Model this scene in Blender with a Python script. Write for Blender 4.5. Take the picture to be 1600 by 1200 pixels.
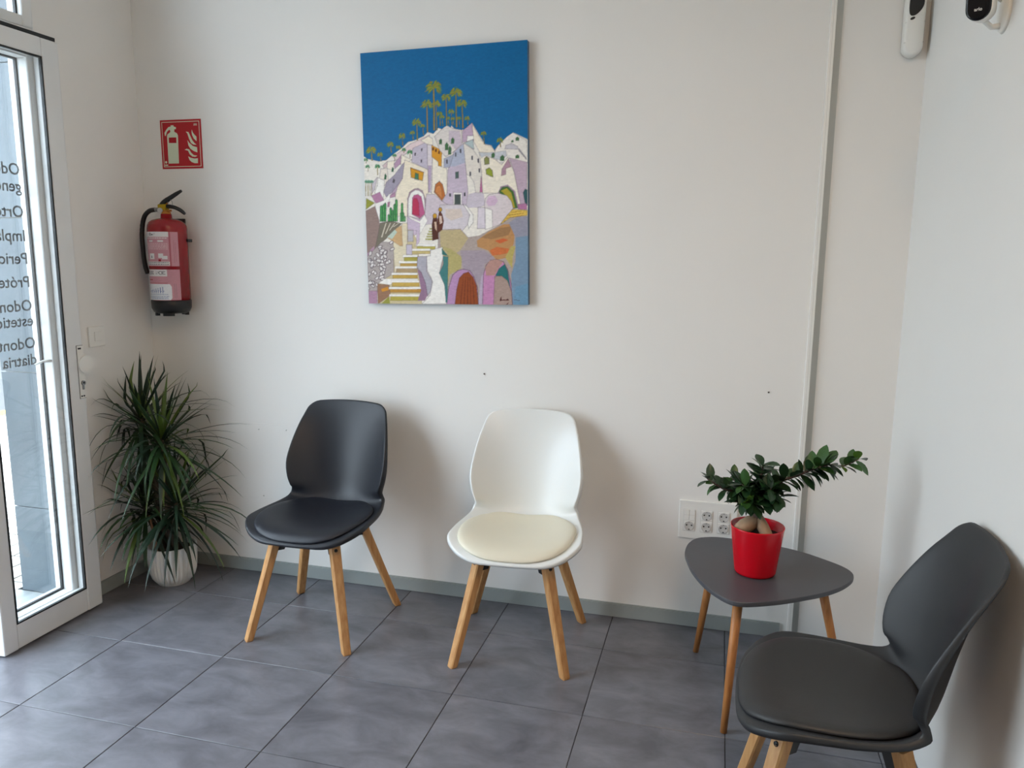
import bpy, bmesh, math, random
import numpy as np
from mathutils import Vector, Matrix

for o in list(bpy.data.objects):
    bpy.data.objects.remove(o)
scene = bpy.context.scene
COL = scene.collection
PI = math.pi

# ------------------------------------------------------------------ camera
cam_data = bpy.data.cameras.new('camera')
cam_data.sensor_width = 36.0
cam_data.lens = 27.21
cam_data.clip_start = 0.02
cam = bpy.data.objects.new('camera', cam_data)
COL.objects.link(cam)
CAM_LOC = (0.0, 0.0, 1.4735)
YAW, PITCH, ROLL = 0.260746, 0.163536, -0.009554
_f = Vector((-math.sin(YAW) * math.cos(PITCH), math.cos(YAW) * math.cos(PITCH), -math.sin(PITCH)))
_r0 = Vector((math.cos(YAW), math.sin(YAW), 0))
_d0 = _f.cross(_r0)
_r = math.cos(ROLL) * _r0 + math.sin(ROLL) * _d0
_d = -math.sin(ROLL) * _r0 + math.cos(ROLL) * _d0
mw = Matrix.Identity(4)
for i in range(3):
    mw[i][0], mw[i][1], mw[i][2], mw[i][3] = _r[i], -_d[i], -_f[i], CAM_LOC[i]
cam.matrix_world = mw
scene.camera = cam

# ------------------------------------------------------------------ world, light, exposure
world = bpy.data.worlds.new('sky')
scene.world = world
world.use_nodes = True
wn = world.node_tree.nodes
wn['Background'].inputs['Color'].default_value = (0.74, 0.875, 1.0, 1)
wn['Background'].inputs['Strength'].default_value = 7.0
sun_data = bpy.data.lights.new('sun', 'SUN')
sun_data.energy = 2.0
sun_data.angle = 0.01
sun_data.color = (1.0, 0.93, 0.82)
sun = bpy.data.objects.new('sun', sun_data)
sun.rotation_euler = Vector((-0.15, -0.6, -0.78)).to_track_quat('-Z', 'Y').to_euler()   # stands behind the building: lights the street, not the room
COL.objects.link(sun)
scene.view_settings.view_transform = 'Standard'
scene.view_settings.look = 'None'
scene.view_settings.gamma = 1.0
scene.view_settings.use_curve_mapping = False
scene.view_settings.exposure = 0.42
scene.cycles.max_bounces = 10
scene.cycles.diffuse_bounces = 7
scene.cycles.transparent_max_bounces = 16
scene.cycles.caustics_refractive = False
scene.cycles.caustics_reflective = False
scene.cycles.sample_clamp_indirect = 8.0

def portal(loc, sx, sy, rot):
    d = bpy.data.lights.new('portal', 'AREA')
    d.shape = 'RECTANGLE'
    d.size, d.size_y = sx, sy
    d.cycles.is_portal = True
    o = bpy.data.objects.new('window_portal', d)
    o.location = loc
    o.rotation_euler = rot
    COL.objects.link(o)
portal((-2.62, 1.33, 1.37), 2.7, 2.5, (0, -PI / 2, 0))

# ------------------------------------------------------------------ helpers
def lin(c):
    out = []
    for v in c[:3]:
        v /= 255.0
        out.append(v / 12.92 if v <= 0.04045 else ((v + 0.055) / 1.055) ** 2.4)
    return tuple(out) + (1.0,)

MATS = {}
def mat(name, col, rough=0.5, metal=0.0, var=0.0, scale=8.0, bump=0.0, bscale=60.0, stretch=None, col2=None, spec=0.5, detail=4.0):
    if name in MATS:
        return MATS[name]
    m = bpy.data.materials.new(name)
    m.use_nodes = True
    nt = m.node_tree
    b = nt.nodes['Principled BSDF']
    c = lin(col)
    b.inputs['Base Color'].default_value = c
    b.inputs['Roughness'].default_value = rough
    b.inputs['Metallic'].default_value = metal
    b.inputs['Specular IOR Level'].default_value = spec
    tc = nt.nodes.new('ShaderNodeTexCoord')
    mp = nt.nodes.new('ShaderNodeMapping')
    nt.links.new(tc.outputs['Object'], mp.inputs['Vector'])
    if stretch:
        mp.inputs['Scale'].default_value = stretch
    if var > 0 or col2:
        n = nt.nodes.new('ShaderNodeTexNoise')
        n.inputs['Scale'].default_value = scale
        n.inputs['Detail'].default_value = detail
        nt.links.new(mp.outputs['Vector'], n.inputs['Vector'])
        r = nt.nodes.new('ShaderNodeValToRGB')
        r.color_ramp.elements[0].position = 0.32
        r.color_ramp.elements[1].position = 0.68
        lo = lin(col2) if col2 else tuple(v * (1 - var) for v in c[:3]) + (1,)
        hi = c if col2 else tuple(min(1, v * (1 + var)) for v in c[:3]) + (1,)
        r.color_ramp.elements[0].color = lo
        r.color_ramp.elements[1].color = hi
        nt.links.new(n.outputs['Fac'], r.inputs['Fac'])
        nt.links.new(r.outputs['Color'], b.inputs['Base Color'])
    if bump > 0:
        n2 = nt.nodes.new('ShaderNodeTexNoise')
        n2.inputs['Scale'].default_value = bscale
        n2.inputs['Detail'].default_value = 3.0
        nt.links.new(mp.outputs['Vector'], n2.inputs['Vector'])
        bp = nt.nodes.new('ShaderNodeBump')
        bp.inputs['Strength'].default_value = bump
        bp.inputs['Distance'].default_value = 0.002
        nt.links.new(n2.outputs['Fac'], bp.inputs['Height'])
        nt.links.new(bp.outputs['Normal'], b.inputs['Normal'])
    MATS[name] = m
    return m

def attr_mat(name, rough=0.55, bump=0.0):
    m = bpy.data.materials.new(name)
    m.use_nodes = True
    nt = m.node_tree
    b = nt.nodes['Principled BSDF']
    a = nt.nodes.new('ShaderNodeAttribute')
    a.attribute_name = 'print'
    nt.links.new(a.outputs['Color'], b.inputs['Base Color'])
    b.inputs['Roughness'].default_value = rough
    b.inputs['Specular IOR Level'].default_value = 0.25
    if bump:
        n2 = nt.nodes.new('ShaderNodeTexNoise')
        n2.inputs['Scale'].default_value = 240
        bp = nt.nodes.new('ShaderNodeBump')
        bp.inputs['Strength'].default_value = bump
        bp.inputs['Distance'].default_value = 0.001
        nt.links.new(n2.outputs['Fac'], bp.inputs['Height'])
        nt.links.new(bp.outputs['Normal'], b.inputs['Normal'])
    MATS[name] = m
    return m

def glass_mat(name, tint=(0.975, 0.98, 0.98), gloss=0.07):
    m = bpy.data.materials.new(name)
    m.use_nodes = True
    nt = m.node_tree
    nt.nodes.clear()
    out = nt.nodes.new('ShaderNodeOutputMaterial')
    t = nt.nodes.new('ShaderNodeBsdfTransparent')
    t.inputs['Color'].default_value = tint + (1,)
    g = nt.nodes.new('ShaderNodeBsdfGlossy')
    g.inputs['Roughness'].default_value = 0.02
    mx = nt.nodes.new('ShaderNodeMixShader')
    mx.inputs[0].default_value = gloss
    nt.links.new(t.outputs[0], mx.inputs[1])
    nt.links.new(g.outputs[0], mx.inputs[2])
    nt.links.new(mx.outputs[0], out.inputs['Surface'])
    MATS[name] = m
    return m

def link(name, me, parent=None, m=None, smooth=False, loc=None):
    o = bpy.data.objects.new(name, me)
    COL.objects.link(o)
    if parent is not None:
        o.parent = parent
    if m is not None and len(me.materials) == 0:
        me.materials.append(MATS[m] if isinstance(m, str) else m)
    if smooth:
        me.polygons.foreach_set('use_smooth', [True] * len(me.polygons))
    if loc is not None:
        o.location = loc
    return o

def mesh(name, V, F, m=None, parent=None, smooth=False, loc=None):
    me = bpy.data.meshes.new(name)
    me.from_pydata([tuple(float(a) for a in v) for v in V], [], F)
    me.validate()
    return link(name, me, parent, m, smooth, loc)

def tag(o, label=None, cat=None, group=None, kind=None):
    if label: o['label'] = label
    if cat: o['category'] = cat
    if group: o['group'] = group
    if kind: o['kind'] = kind
    return o

def empty(name, loc=(0, 0, 0), rz=0.0):
    o = bpy.data.objects.new(name, None)
    o.empty_display_size = 0.05
    COL.objects.link(o)
    o.location = loc
    o.rotation_euler = (0, 0, rz)
    return o

def box_geo(x0, x1, y0, y1, z0, z1):
    V = [(x0, y0, z0), (x1, y0, z0), (x1, y1, z0), (x0, y1, z0), (x0, y0, z1), (x1, y0, z1), (x1, y1, z1), (x0, y1, z1)]
    F = [(0, 3, 2, 1), (4, 5, 6, 7), (0, 1, 5, 4), (1, 2, 6, 5), (2, 3, 7, 6), (3, 0, 4, 7)]
    return V, F

def box(name, x0, x1, y0, y1, z0, z1, m, parent=None, bevel=0.0, seg=2):
    V, F = box_geo(x0, x1, y0, y1, z0, z1)
    me = bpy.data.meshes.new(name)
    if bevel > 0:
        bm = bmesh.new()
        vs = [bm.verts.new(v) for v in V]
        for f in F: bm.faces.new([vs[i] for i in f])
        bmesh.ops.bevel(bm, geom=bm.edges[:], offset=bevel, segments=seg, affect='EDGES', profile=0.5)
        bm.to_mesh(me)
        bm.free()
    else:
        me.from_pydata(V, [], F)
    return link(name, me, parent, m)

def lathe(name, prof, m, parent=None, seg=40, loc=(0, 0, 0), smooth=True, flute=None):
    V, F = [], []
    n = len(prof)
    for i, (r, z) in enumerate(prof):
        for k in range(seg):
            a = 2 * PI * k / seg
            rr = r + (flute(i, a) if flute else 0.0)
            V.append((rr * math.cos(a), rr * math.sin(a), z))
    for i in range(n - 1):
        for k in range(seg):
            k2 = (k + 1) % seg
            F.append((i * seg + k, i * seg + k2, (i + 1) * seg + k2, (i + 1) * seg + k))
    if prof[0][0] > 1e-6: F.append(tuple(reversed(range(seg))))
    if prof[-1][0] > 1e-6: F.append(tuple((n - 1) * seg + k for k in range(seg)))
    return mesh(name, V, F, m, parent, smooth, loc)

def tube_geo(pts, radii, seg=8, V=None, F=None):
    V = [] if V is None else V
    F = [] if F is None else F
    base = len(V)
    P = [Vector(p) for p in pts]
    up = Vector((0.13, 0.21, 0.97))
    n = len(P)
    for i in range(n):
        t = (P[min(i + 1, n - 1)] - P[max(i - 1, 0)]).normalized()
        a = t.cross(up)
        if a.length < 1e-3: a = t.cross(Vector((1, 0, 0)))
        a.normalize()
        b = t.cross(a)
        r = radii[i] if hasattr(radii, '__len__') else radii
        for k in range(seg):
            q = 2 * PI * k / seg
            V.append(tuple(P[i] + r * (math.cos(q) * a + math.sin(q) * b)))
    for i in range(n - 1):
        for k in range(seg):
            k2 = (k + 1) % seg
            F.append((base + i * seg + k, base + i * seg + k2, base + (i + 1) * seg + k2, base + (i + 1) * seg + k))
    F.append(tuple(base + k for k in reversed(range(seg))))
    F.append(tuple(base + (n - 1) * seg + k for k in range(seg)))
    return V, F

def tube(name, pts, radii, m, parent=None, seg=8):
    V, F = tube_geo(pts, radii, seg)
    return mesh(name, V, F, m, parent, True)

def catmull(T, n, w=None):
    """smooth resampling of table rows T at n values (cosine spaced towards both ends)"""
    T = np.array(T, float)
    k = len(T) - 1
    s = (1 - np.cos(np.linspace(0, PI, n))) / 2 * 0.6 + np.linspace(0, 1, n) * 0.4
    out = []
    for u in s * k:
        i = min(int(u), k - 1)
        t = u - i
        p0, p1, p2, p3 = T[max(i - 1, 0)], T[i], T[i + 1], T[min(i + 2, k)]
        out.append(0.5 * ((2 * p1) + (p2 - p0) * t + (2 * p0 - 5 * p1 + 4 * p2 - p3) * t * t + (3 * p1 - p0 - 3 * p2 + p3) * t ** 3))
    return np.array(out)

def bez(p0, p1, p2, n):
    return [tuple((1 - t) ** 2 * np.array(p0) + 2 * t * (1 - t) * np.array(p1) + t * t * np.array(p2)) for t in np.linspace(0, 1, n)]

def prism(name, pts, th, m, parent=None, frame=None):
    """polygon pts (a, b) extruded by th; frame maps (a, b, depth) to x, y, z"""
    fr = frame or (lambda a, b, d: (a, -d, b))
    n = len(pts)
    V = [fr(a, b, 0.0) for a, b in pts] + [fr(a, b, th) for a, b in pts]
    F = [tuple(range(n)), tuple(reversed(range(n, 2 * n)))] + [(i, i + n, (i + 1) % n + n, (i + 1) % n) for i in range(n)]
    me = bpy.data.meshes.new(name)
    bm = bmesh.new()
    vs = [bm.verts.new(v) for v in V]
    for f in F: bm.faces.new([vs[i] for i in f])
    bmesh.ops.recalc_face_normals(bm, faces=bm.faces[:])
    bmesh.ops.triangulate(bm, faces=[f for f in bm.faces if len(f.verts) > 4])
    bm.to_mesh(me)
    bm.free()
    return link(name, me, parent, m)

def text_mesh(name, body, size, m, parent, matrix, extrude=0.0003, offset=0.0):
    cu = bpy.data.curves.new(name, 'FONT')
    cu.body = body
    cu.size = size
    cu.extrude = extrude
    cu.offset = offset
    cu.resolution_u = 3
    t = bpy.data.objects.new(name + '_src', cu)
    COL.objects.link(t)
    bpy.context.view_layer.update()
    me = bpy.data.meshes.new_from_object(t.evaluated_get(bpy.context.evaluated_depsgraph_get()))
    bpy.data.objects.remove(t)
    bpy.data.curves.remove(cu)
    me.transform(matrix)
    me.materials.clear()
    return link(name, me, parent, m)

def raster(W, H, res, polys, bg, seed=1, noise=0.05, lw=0.16):
    """paint flat coloured polygons (cm, origin lower left) into a picture of res cells per cm"""
    w, h = int(round(W * res)), int(round(H * res))
    img = np.empty((h, w, 3))
    img[:] = bg
    X, Y = np.meshgrid((np.arange(w) + 0.5) / res, (np.arange(h) + 0.5) / res)
    for col, pts, o in polys:
        P = np.array(pts, float)
        x0, y0 = np.maximum(0, ((P.min(0) - 0.3) * res).astype(int))
        x1, y1 = ((P.max(0) + 0.3) * res).astype(int) + 1
        if x1 <= x0 or y1 <= y0 or x0 >= w or y0 >= h: continue
        xs, ys = X[y0:y1, x0:x1], Y[y0:y1, x0:x1]
        ins = np.zeros(xs.shape, bool)
        for (ax, ay), (bx, by) in zip(P, np.roll(P, -1, 0)):
            c = (ay > ys) != (by > ys)
            if ay != by:
                ins ^= c & (xs < (bx - ax) * (ys - ay) / (by - ay) + ax)
        sub = img[y0:y1, x0:x1]
        sub[ins] = col
        if o > 0:
            for (ax, ay), (bx, by) in zip(P, np.roll(P, -1, 0)):
                L2 = (bx - ax) ** 2 + (by - ay) ** 2 + 1e-9
                t = np.clip(((xs - ax) * (bx - ax) + (ys - ay) * (by - ay)) / L2, 0, 1)
                dd = (xs - ax - t * (bx - ax)) ** 2 + (ys - ay - t * (by - ay)) ** 2
                k = dd < lw * lw
                sub[k] = sub[k] * (1 - o * 0.6) + np.array((60, 45, 55)) * o * 0.6
    rng = np.random.default_rng(seed)
    n1 = np.repeat(np.repeat(rng.normal(0, 1, (h // 3 + 1, w // 8 + 1)), 3, 0), 8, 1)[:h, :w]
    n2 = rng.normal(0, 0.6, (h, w))
    return np.clip(img * (1 + noise * 0.6 * (n1 + n2))[..., None], 0, 255)

def printed_grid(name, img, down, fn, m, parent):
    """a fine sheet of vertices carrying the printed colours; fn(u, v) -> x, y, z"""
    h, w = img.shape[0] // down, img.shape[1] // down
    c = img[:h * down, :w * down].reshape(h, down, w, down, 3).mean((1, 3)) / 255.0
    c = np.where(c <= 0.04045, c / 12.92, ((c + 0.055) / 1.055) ** 2.4)
    uu, vv = np.meshgrid(np.linspace(0, 1, w), np.linspace(0, 1, h))
    V = fn(uu.ravel(), vv.ravel())
    i = np.arange((h - 1) * (w - 1))
    a = (i // (w - 1)) * w + i % (w - 1)
    F = np.stack([a, a + 1, a + w + 1, a + w], 1)
    me = bpy.data.meshes.new(name)
    me.vertices.add(h * w)
    me.vertices.foreach_set('co', np.ascontiguousarray(V, np.float32).ravel())
    me.loops.add(F.size)
    me.loops.foreach_set('vertex_index', F.astype(np.int32).ravel())
    me.polygons.add(len(F))
    me.polygons.foreach_set('loop_start', np.arange(0, F.size, 4, dtype=np.int32))
    me.update()
    me.validate()
    at = me.color_attributes.new('print', 'FLOAT_COLOR', 'POINT')
    rgba = np.ones((h * w, 4), np.float32)
    rgba[:, :3] = c.reshape(-1, 3)
    at.data.foreach_set('color', rgba.ravel())
    return link(name, me, parent, m)

# ------------------------------------------------------------------ materials
mat('wall_paint', (232, 230, 226), 0.6, var=0.015, scale=1.2, bump=0.12, bscale=14)
mat('ceiling_paint', (236, 235, 232), 0.8, var=0.01)
mat('skirting', (150, 156, 154), 0.45, var=0.05, scale=3)
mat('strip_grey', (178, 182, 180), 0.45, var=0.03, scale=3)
mat('grout', (62, 62, 64), 0.9)
mat('alu_white', (226, 228, 228), 0.35, var=0.01)
mat('rubber', (18, 19, 21), 0.5)
mat('plastic_white', (232, 231, 226), 0.35, var=0.01)
mat('plastic_pale_grey', (196, 194, 190), 0.4)  # pale grey plastic for seams, socket wells, plugs and the gauge
mat('black', (14, 15, 18), 0.4)
mat('black_gloss', (10, 11, 16), 0.15)
mat('steel', (150, 150, 150), 0.3, 1.0)
mat('brass', (176, 150, 40), 0.35, 0.8)
mat('brass_orange', (190, 125, 60), 0.35, 0.8)
mat('ext_red', (142, 5, 18), 0.25, var=0.02)
mat('sign_red', (178, 6, 24), 0.4)
mat('sign_glow', (212, 222, 196), 0.5)
mat('navy_plastic', (25, 28, 36), 0.45, spec=0.5)
mat('navy_leather', (24, 27, 36), 0.48, bump=0.15, bscale=300)
mat('white_plastic', (226, 228, 226), 0.35)
mat('cream_leather', (222, 216, 196), 0.45, bump=0.15, bscale=300)
mat('grey_plastic', (36, 38, 41), 0.48)
mat('grey_leather', (39, 39, 40), 0.5, bump=0.15, bscale=300)
mat('beech', (206, 158, 104), 0.5, col2=(182, 130, 78), scale=9, stretch=(9, 9, 0.7), bump=0.1, bscale=40)
mat('beech_dark', (192, 130, 72), 0.5, col2=(160, 100, 50), scale=9, stretch=(9, 9, 0.7), bump=0.1, bscale=40)
mat('table_grey', (72, 73, 78), 0.45, var=0.03, scale=20)
mat('pot_red', (204, 4, 28), 0.22)
mat('pot_white', (232, 231, 226), 0.45)
mat('soil', (48, 34, 26), 0.95, var=0.4, scale=60, bump=0.8, bscale=90)
mat('ficus_root', (176, 146, 116), 0.75, col2=(140, 110, 84), scale=18, bump=0.5, bscale=60)
mat('ficus_bark', (82, 62, 54), 0.8, var=0.25, scale=30, bump=0.4)
mat('ficus_leaf', (34, 62, 34), 0.35, var=0.2, scale=20)
mat('ficus_leaf_light', (92, 128, 44), 0.35, var=0.2, scale=20)
mat('ficus_leaf_mid', (52, 88, 40), 0.35, var=0.2, scale=20)
mat('cane', (96, 84, 70), 0.85, var=0.3, scale=40, bump=0.5)
mat('cane_pale', (170, 128, 98), 0.8, var=0.1, scale=30)
mat('drac_leaf', (38, 66, 34), 0.4, var=0.15, scale=6)
mat('drac_leaf_dark', (26, 46, 30), 0.4, var=0.15, scale=6)
mat('drac_leaf_light', (84, 106, 40), 0.4, var=0.15, scale=6)
mat('letter_dark', (36, 44, 52), 0.6)
mat('jamb_tile', (92, 104, 112), 0.3, col2=(72, 82, 90), scale=3, detail=6)
mat('paver', (190, 185, 178), 0.9, var=0.06, scale=5)
mat('asphalt', (92, 92, 92), 0.95, var=0.25, scale=120)
mat('kerb_yellow', (206, 176, 70), 0.8, var=0.1)
mat('facade', (214, 205, 190), 0.9, var=0.03)
mat('threshold', (150, 156, 156), 0.5, var=0.06, scale=6)
mat('wall_mark', (90, 80, 74), 0.9)
glass_mat('pane_glass')
attr_mat('canvas_paint', 0.5, 0.25)
attr_mat('label_print', 0.35)

def tile_material():
    m = bpy.data.materials.new('floor_tile')
    m.use_nodes = True
    nt = m.node_tree
    b = nt.nodes['Principled BSDF']
    tc = nt.nodes.new('ShaderNodeTexCoord')
    oi = nt.nodes.new('ShaderNodeObjectInfo')
    add = nt.nodes.new('ShaderNodeVectorMath'); add.operation = 'MULTIPLY_ADD'
    comb = nt.nodes.new('ShaderNodeCombineXYZ')
    for k in range(3): nt.links.new(oi.outputs['Random'], comb.inputs[k])
    nt.links.new(comb.outputs[0], add.inputs[0])
    add.inputs[1].default_value = (37, 19, 11)
    nt.links.new(tc.outputs['Object'], add.inputs[2])
    mp = nt.nodes.new('ShaderNodeMapping')
    mp.inputs['Scale'].default_value = (1.0, 1.7, 1.0)
    nt.links.new(add.outputs[0], mp.inputs['Vector'])
    n = nt.nodes.new('ShaderNodeTexNoise')
    n.inputs['Scale'].default_value = 5.5
    n.inputs['Detail'].default_value = 7.0
    n.inputs['Roughness'].default_value = 0.62
    n.inputs['Distortion'].default_value = 0.4
    nt.links.new(mp.outputs['Vector'], n.inputs['Vector'])
    r = nt.nodes.new('ShaderNodeValToRGB')
    r.color_ramp.elements[0].position = 0.3
    r.color_ramp.elements[0].color = lin((88, 88, 94))
    r.color_ramp.elements[1].position = 0.7
    r.color_ramp.elements[1].color = lin((124, 124, 132))
    nt.links.new(n.outputs['Fac'], r.inputs['Fac'])
    nt.links.new(r.outputs['Color'], b.inputs['Base Color'])
    rr = nt.nodes.new('ShaderNodeMapRange')
    rr.inputs['To Min'].default_value = 0.26
    rr.inputs['To Max'].default_value = 0.38
    nt.links.new(n.outputs['Fac'], rr.inputs['Value'])
    nt.links.new(rr.outputs[0], b.inputs['Roughness'])
    MATS['floor_tile'] = m
tile_material()

# ------------------------------------------------------------------ the room
XL, XR, YB, YF, ZC = -2.542, 0.632, 3.033, -4.0, 2.85

def struct(o):
    o['kind'] = 'structure'
    return o

# floor: a grout bed with single tiles
floor = struct(box('floor', XL - 0.36, XR + 0.2, YF - 0.2, YB + 0.2, -0.12, -0.0025, 'grout'))
T, G = 0.449, 0.0028
x_lines = [-0.814 + T * k for k in range(-5, 6)]
y_lines = [2.297 + T * k for k in range(-15, 4)]
tile_meshes = {}
def tile_mesh(w, d):
    key = (round(w, 4), round(d, 4))
    if key not in tile_meshes:
        V, F = box_geo(-w / 2, w / 2, -d / 2, d / 2, -0.009, 0.0)
        b = 0.0012
        V[4:8] = [(-w / 2 + b, -d / 2 + b, 0), (w / 2 - b, -d / 2 + b, 0), (w / 2 - b, d / 2 - b, 0), (-w / 2 + b, d / 2 - b, 0)]
        V += [(-w / 2, -d / 2, -b), (w / 2, -d / 2, -b), (w / 2, d / 2, -b), (-w / 2, d / 2, -b)]
        F = [(4, 5, 6, 7)] + [(8 + i, 8 + (i + 1) % 4, 4 + (i + 1) % 4, 4 + i) for i in range(4)] + [(i, (i + 1) % 4, 8 + (i + 1) % 4, 8 + i) for i in range(4)]
        me = bpy.data.meshes.new('tile')
        me.from_pydata(V, [], F)
        me.materials.append(MATS['floor_tile'])
        tile_meshes[key] = me
    return tile_meshes[key]
for i in range(len(x_lines) - 1):
    for j in range(len(y_lines) - 1):
        x0, x1 = max(x_lines[i] + G / 2, XL), min(x_lines[i + 1] - G / 2, XR)
        y0, y1 = max(y_lines[j] + G / 2, YF), min(y_lines[j + 1] - G / 2, YB)
        if x1 - x0 < 0.01 or y1 - y0 < 0.01: continue
        o = bpy.data.objects.new('tile', tile_mesh(x1 - x0, y1 - y0))
        COL.objects.link(o)
        o.parent = floor
        o.location = ((x0 + x1) / 2, (y0 + y1) / 2, 0)

wall_back = struct(box('wall_back', XL - 0.36, XR + 0.2, YB, YB + 0.2, 0, ZC, 'wall_paint'))
wall_right = struct(box('wall_right', XR, XR + 0.2, YF - 0.2, YB, 0, ZC, 'wall_paint'))
wall_front = struct(box('wall_front', XL - 0.36, XR + 0.2, YF - 0.2, YF, 0, ZC, 'wall_paint'))
struct(box('ceiling', XL - 0.36, XR + 0.2, YF - 0.2, YB + 0.2, ZC, ZC + 0.15, 'ceiling_paint'))
# left wall: the solid return beside the door, the strip over it, the lintel, the end by the rear of the room
V, F = [], []
def addbox(*a):
    v, f = box_geo(*a)
    n = len(V)
    V.extend(v); F.extend(tuple(i + n for i in q) for q in f)
XO = -2.9
addbox(XO, XL, 2.572, YB, 0, ZC)
addbox(-2.60, XL, 2.492, 2.572, 2.262, ZC)
addbox(XO, XL, YF, 2.492, 2.72, ZC)
addbox(XO, XL, YF, 0.10, 0, 2.72)
wall_left = struct(mesh('wall_left', V, F, 'wall_paint'))
# dull grey tiles clad the outer jamb
for z0, z1 in ((0.0, 0.384), (0.388, 0.974), (0.978, 1.606), (1.610, 2.20), (2.204, 2.716)):
    box('tile', XO - 0.012, -2.61, 2.560, 2.572, z0, z1, 'jamb_tile', wall_left, 0.001, 1)
for y in (2.572, ):
    for z0, z1 in ((0.0, 0.384), (0.388, 0.974), (0.978, 1.606), (1.610, 2.20), (2.204, 2.716)):
        box('tile', XO - 0.012, XO, 2.572, YB + 0.2, z0, z1, 'jamb_tile', wall_left, 0.001, 1)
# repaired panel and plugs on the back wall
pn = box('repair_panel', -2.166, -1.62, YB - 0.0025, YB, 0.36, 0.713, 'wall_paint', wall_back, 0.001, 1)
for x, z in ((-0.928, 0.992), (0.194, 0.976), (-2.0, 0.685), (-1.86, 0.690), (-1.99, 0.372)):
    lathe('plug', [(0.0, -0.0022), (0.0028, -0.0022), (0.0036, 0.0)], 'wall_mark' if z > 0.9 else 'plastic_pale_grey', wall_back, 10).matrix_local = Matrix.Translation((x, YB - 0.0026, z)) @ Matrix.Rotation(-PI / 2, 4, 'X')

# skirting
def skirting(name, pts):
    """pts: list of boxes"""
    V, F = [], []
    for a in pts:
        v, f = box_geo(*a)
        n = len(V)
        V.extend(v); F.extend(tuple(i + n for i in q) for q in f)
    return struct(mesh(name, V, F, 'skirting'))
skirting('baseboard_back', [(XL + 0.012, 0.290, YB - 0.011, YB, 0.002, 0.056), (XL + 0.012, 0.290, YB - 0.008, YB, 0.056, 0.060)])
skirting('baseboard_left', [(XL, XL + 0.011, 2.574, YB, 0.002, 0.056), (XL, XL + 0.008, 2.574, YB, 0.056, 0.060)])
# white cable duct running up the back wall
t = struct(box('trim_1', 0.317, 0.335, YB - 0.022, YB, 0.004, ZC, 'plastic_white', None, 0.0015, 2))
box('cover_seam', 0.3255, 0.3263, YB - 0.0224, YB - 0.021, 0.004, ZC, 'plastic_pale_grey', t)

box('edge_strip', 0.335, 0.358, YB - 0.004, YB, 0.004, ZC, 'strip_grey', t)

# ------------------------------------------------------------------ shop front
def framed(name, x0, x1, y0, y1, z0, z1, sw, rb, rt, parent_kind='structure', stile_r=None, glass_x=None, gasket=True):
    """an aluminium leaf with its stiles, rails, gaskets and pane; x0 is the outer face, x1 the room face"""
    e = empty(name, ((x0 + x1) / 2, (y0 + y1) / 2, z0))
    e['kind'] = parent_kind
    c = Vector(e.location)
    sr = stile_r or sw
    def bx(n, a, b, cc, d, ee, f, m, bev=0.002):
        return box(n, a - c.x, b - c.x, cc - c.y, d - c.y, ee - c.z, f - c.z, m, e, bev)
    bx('stile', x0, x1, y1 - sr, y1, z0, z1, 'alu_white', 0.006)
    bx('stile', x0, x1, y0, y0 + sw, z0, z1, 'alu_white', 0.006)
    bx('rail', x0 + 0.002, x1 - 0.003, y0 + sw, y1 - sr, z0 + 0.002, z0 + rb, 'alu_white')
    bx('rail', x0 + 0.002, x1 - 0.003, y0 + sw, y1 - sr, z1 - rt, z1, 'alu_white')
    gx = glass_x if glass_x is not None else (x0 + x1) / 2
    gy0, gy1, gz0, gz1 = y0 + sw, y1 - sr, z0 + rb, z1 - rt
    bx('pane', gx - 0.003, gx + 0.003, gy0, gy1, gz0, gz1, 'pane_glass', 0)
    if gasket:
        g = 0.006
        for nm, a in (('gasket', (gy0, gy0 + g, gz0, gz1)), ('gasket', (gy1 - g, gy1, gz0, gz1)), ('gasket', (gy0 + g, gy1 - g, gz0, gz0 + g)), ('gasket', (gy0 + g, gy1 - g, gz1 - g, gz1))):
            bx(nm, gx - 0.006, gx + 0.006, *a, 'rubber', 0)
    return e, c

# inner sliding leaf standing proud of the wall
leaf, lc = framed('door_1', -2.508, -2.463, 2.066, 2.538, 0.006, 2.252, 0.063, 0.097, 0.067, stile_r=0.078, glass_x=-2.470)
tag(leaf, 'white aluminium sliding glass door leaf standing proud of the wall')
box('top_seal', -2.505 - lc.x, -2.468 - lc.x, 1.60 - lc.y, 2.530 - lc.y, 2.2525 - lc.z, 2.266 - lc.z, 'rubber', leaf)
lp = box('lock_plate', -2.463 - lc.x, -2.4595 - lc.x, 2.506 - lc.y, 2.537 - lc.y, 0.893 - lc.z, 1.105 - lc.z, 'plastic_white', leaf, 0.0012)
box('backing_plate', -2.4632 - lc.x, -2.4624 - lc.x, 2.5045 - lc.y, 2.5378 - lc.y, 0.8915 - lc.z, 1.1065 - lc.z, 'rubber', lp)  # thin black backing plate, a dark border round the lock plate
def disc_x(name, y, z, r, x0, x1, m, parent, seg=24, ang=(0, 2 * PI)):
    n = seg
    pts = [(y + r * math.cos(ang[0] + (ang[1] - ang[0]) * k / n), z + r * math.sin(ang[0] + (ang[1] - ang[0]) * k / n)) for k in range(n if ang[1] - ang[0] > 6.2 else n + 1)]
    return prism(name, pts, x1 - x0, m, parent, lambda a, b, d: (x0 + d, a, b))
disc_x('finger_pull', 2.540 - lc.y, 1.028 - lc.z, 0.036, -2.4595 - lc.x, -2.452 - lc.x, 'plastic_white', lp, 28)
disc_x('cylinder_face', 2.522 - lc.y, 0.955 - lc.z, 0.0095, -2.4595 - lc.x, -2.454 - lc.x, 'steel', lp)
box('keyway', -2.4595 - lc.x, -2.4560 - lc.x, 2.5170 - lc.y, 2.5270 - lc.y, 0.928 - lc.z, 0.955 - lc.z, 'steel', lp, 0.002)
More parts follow.
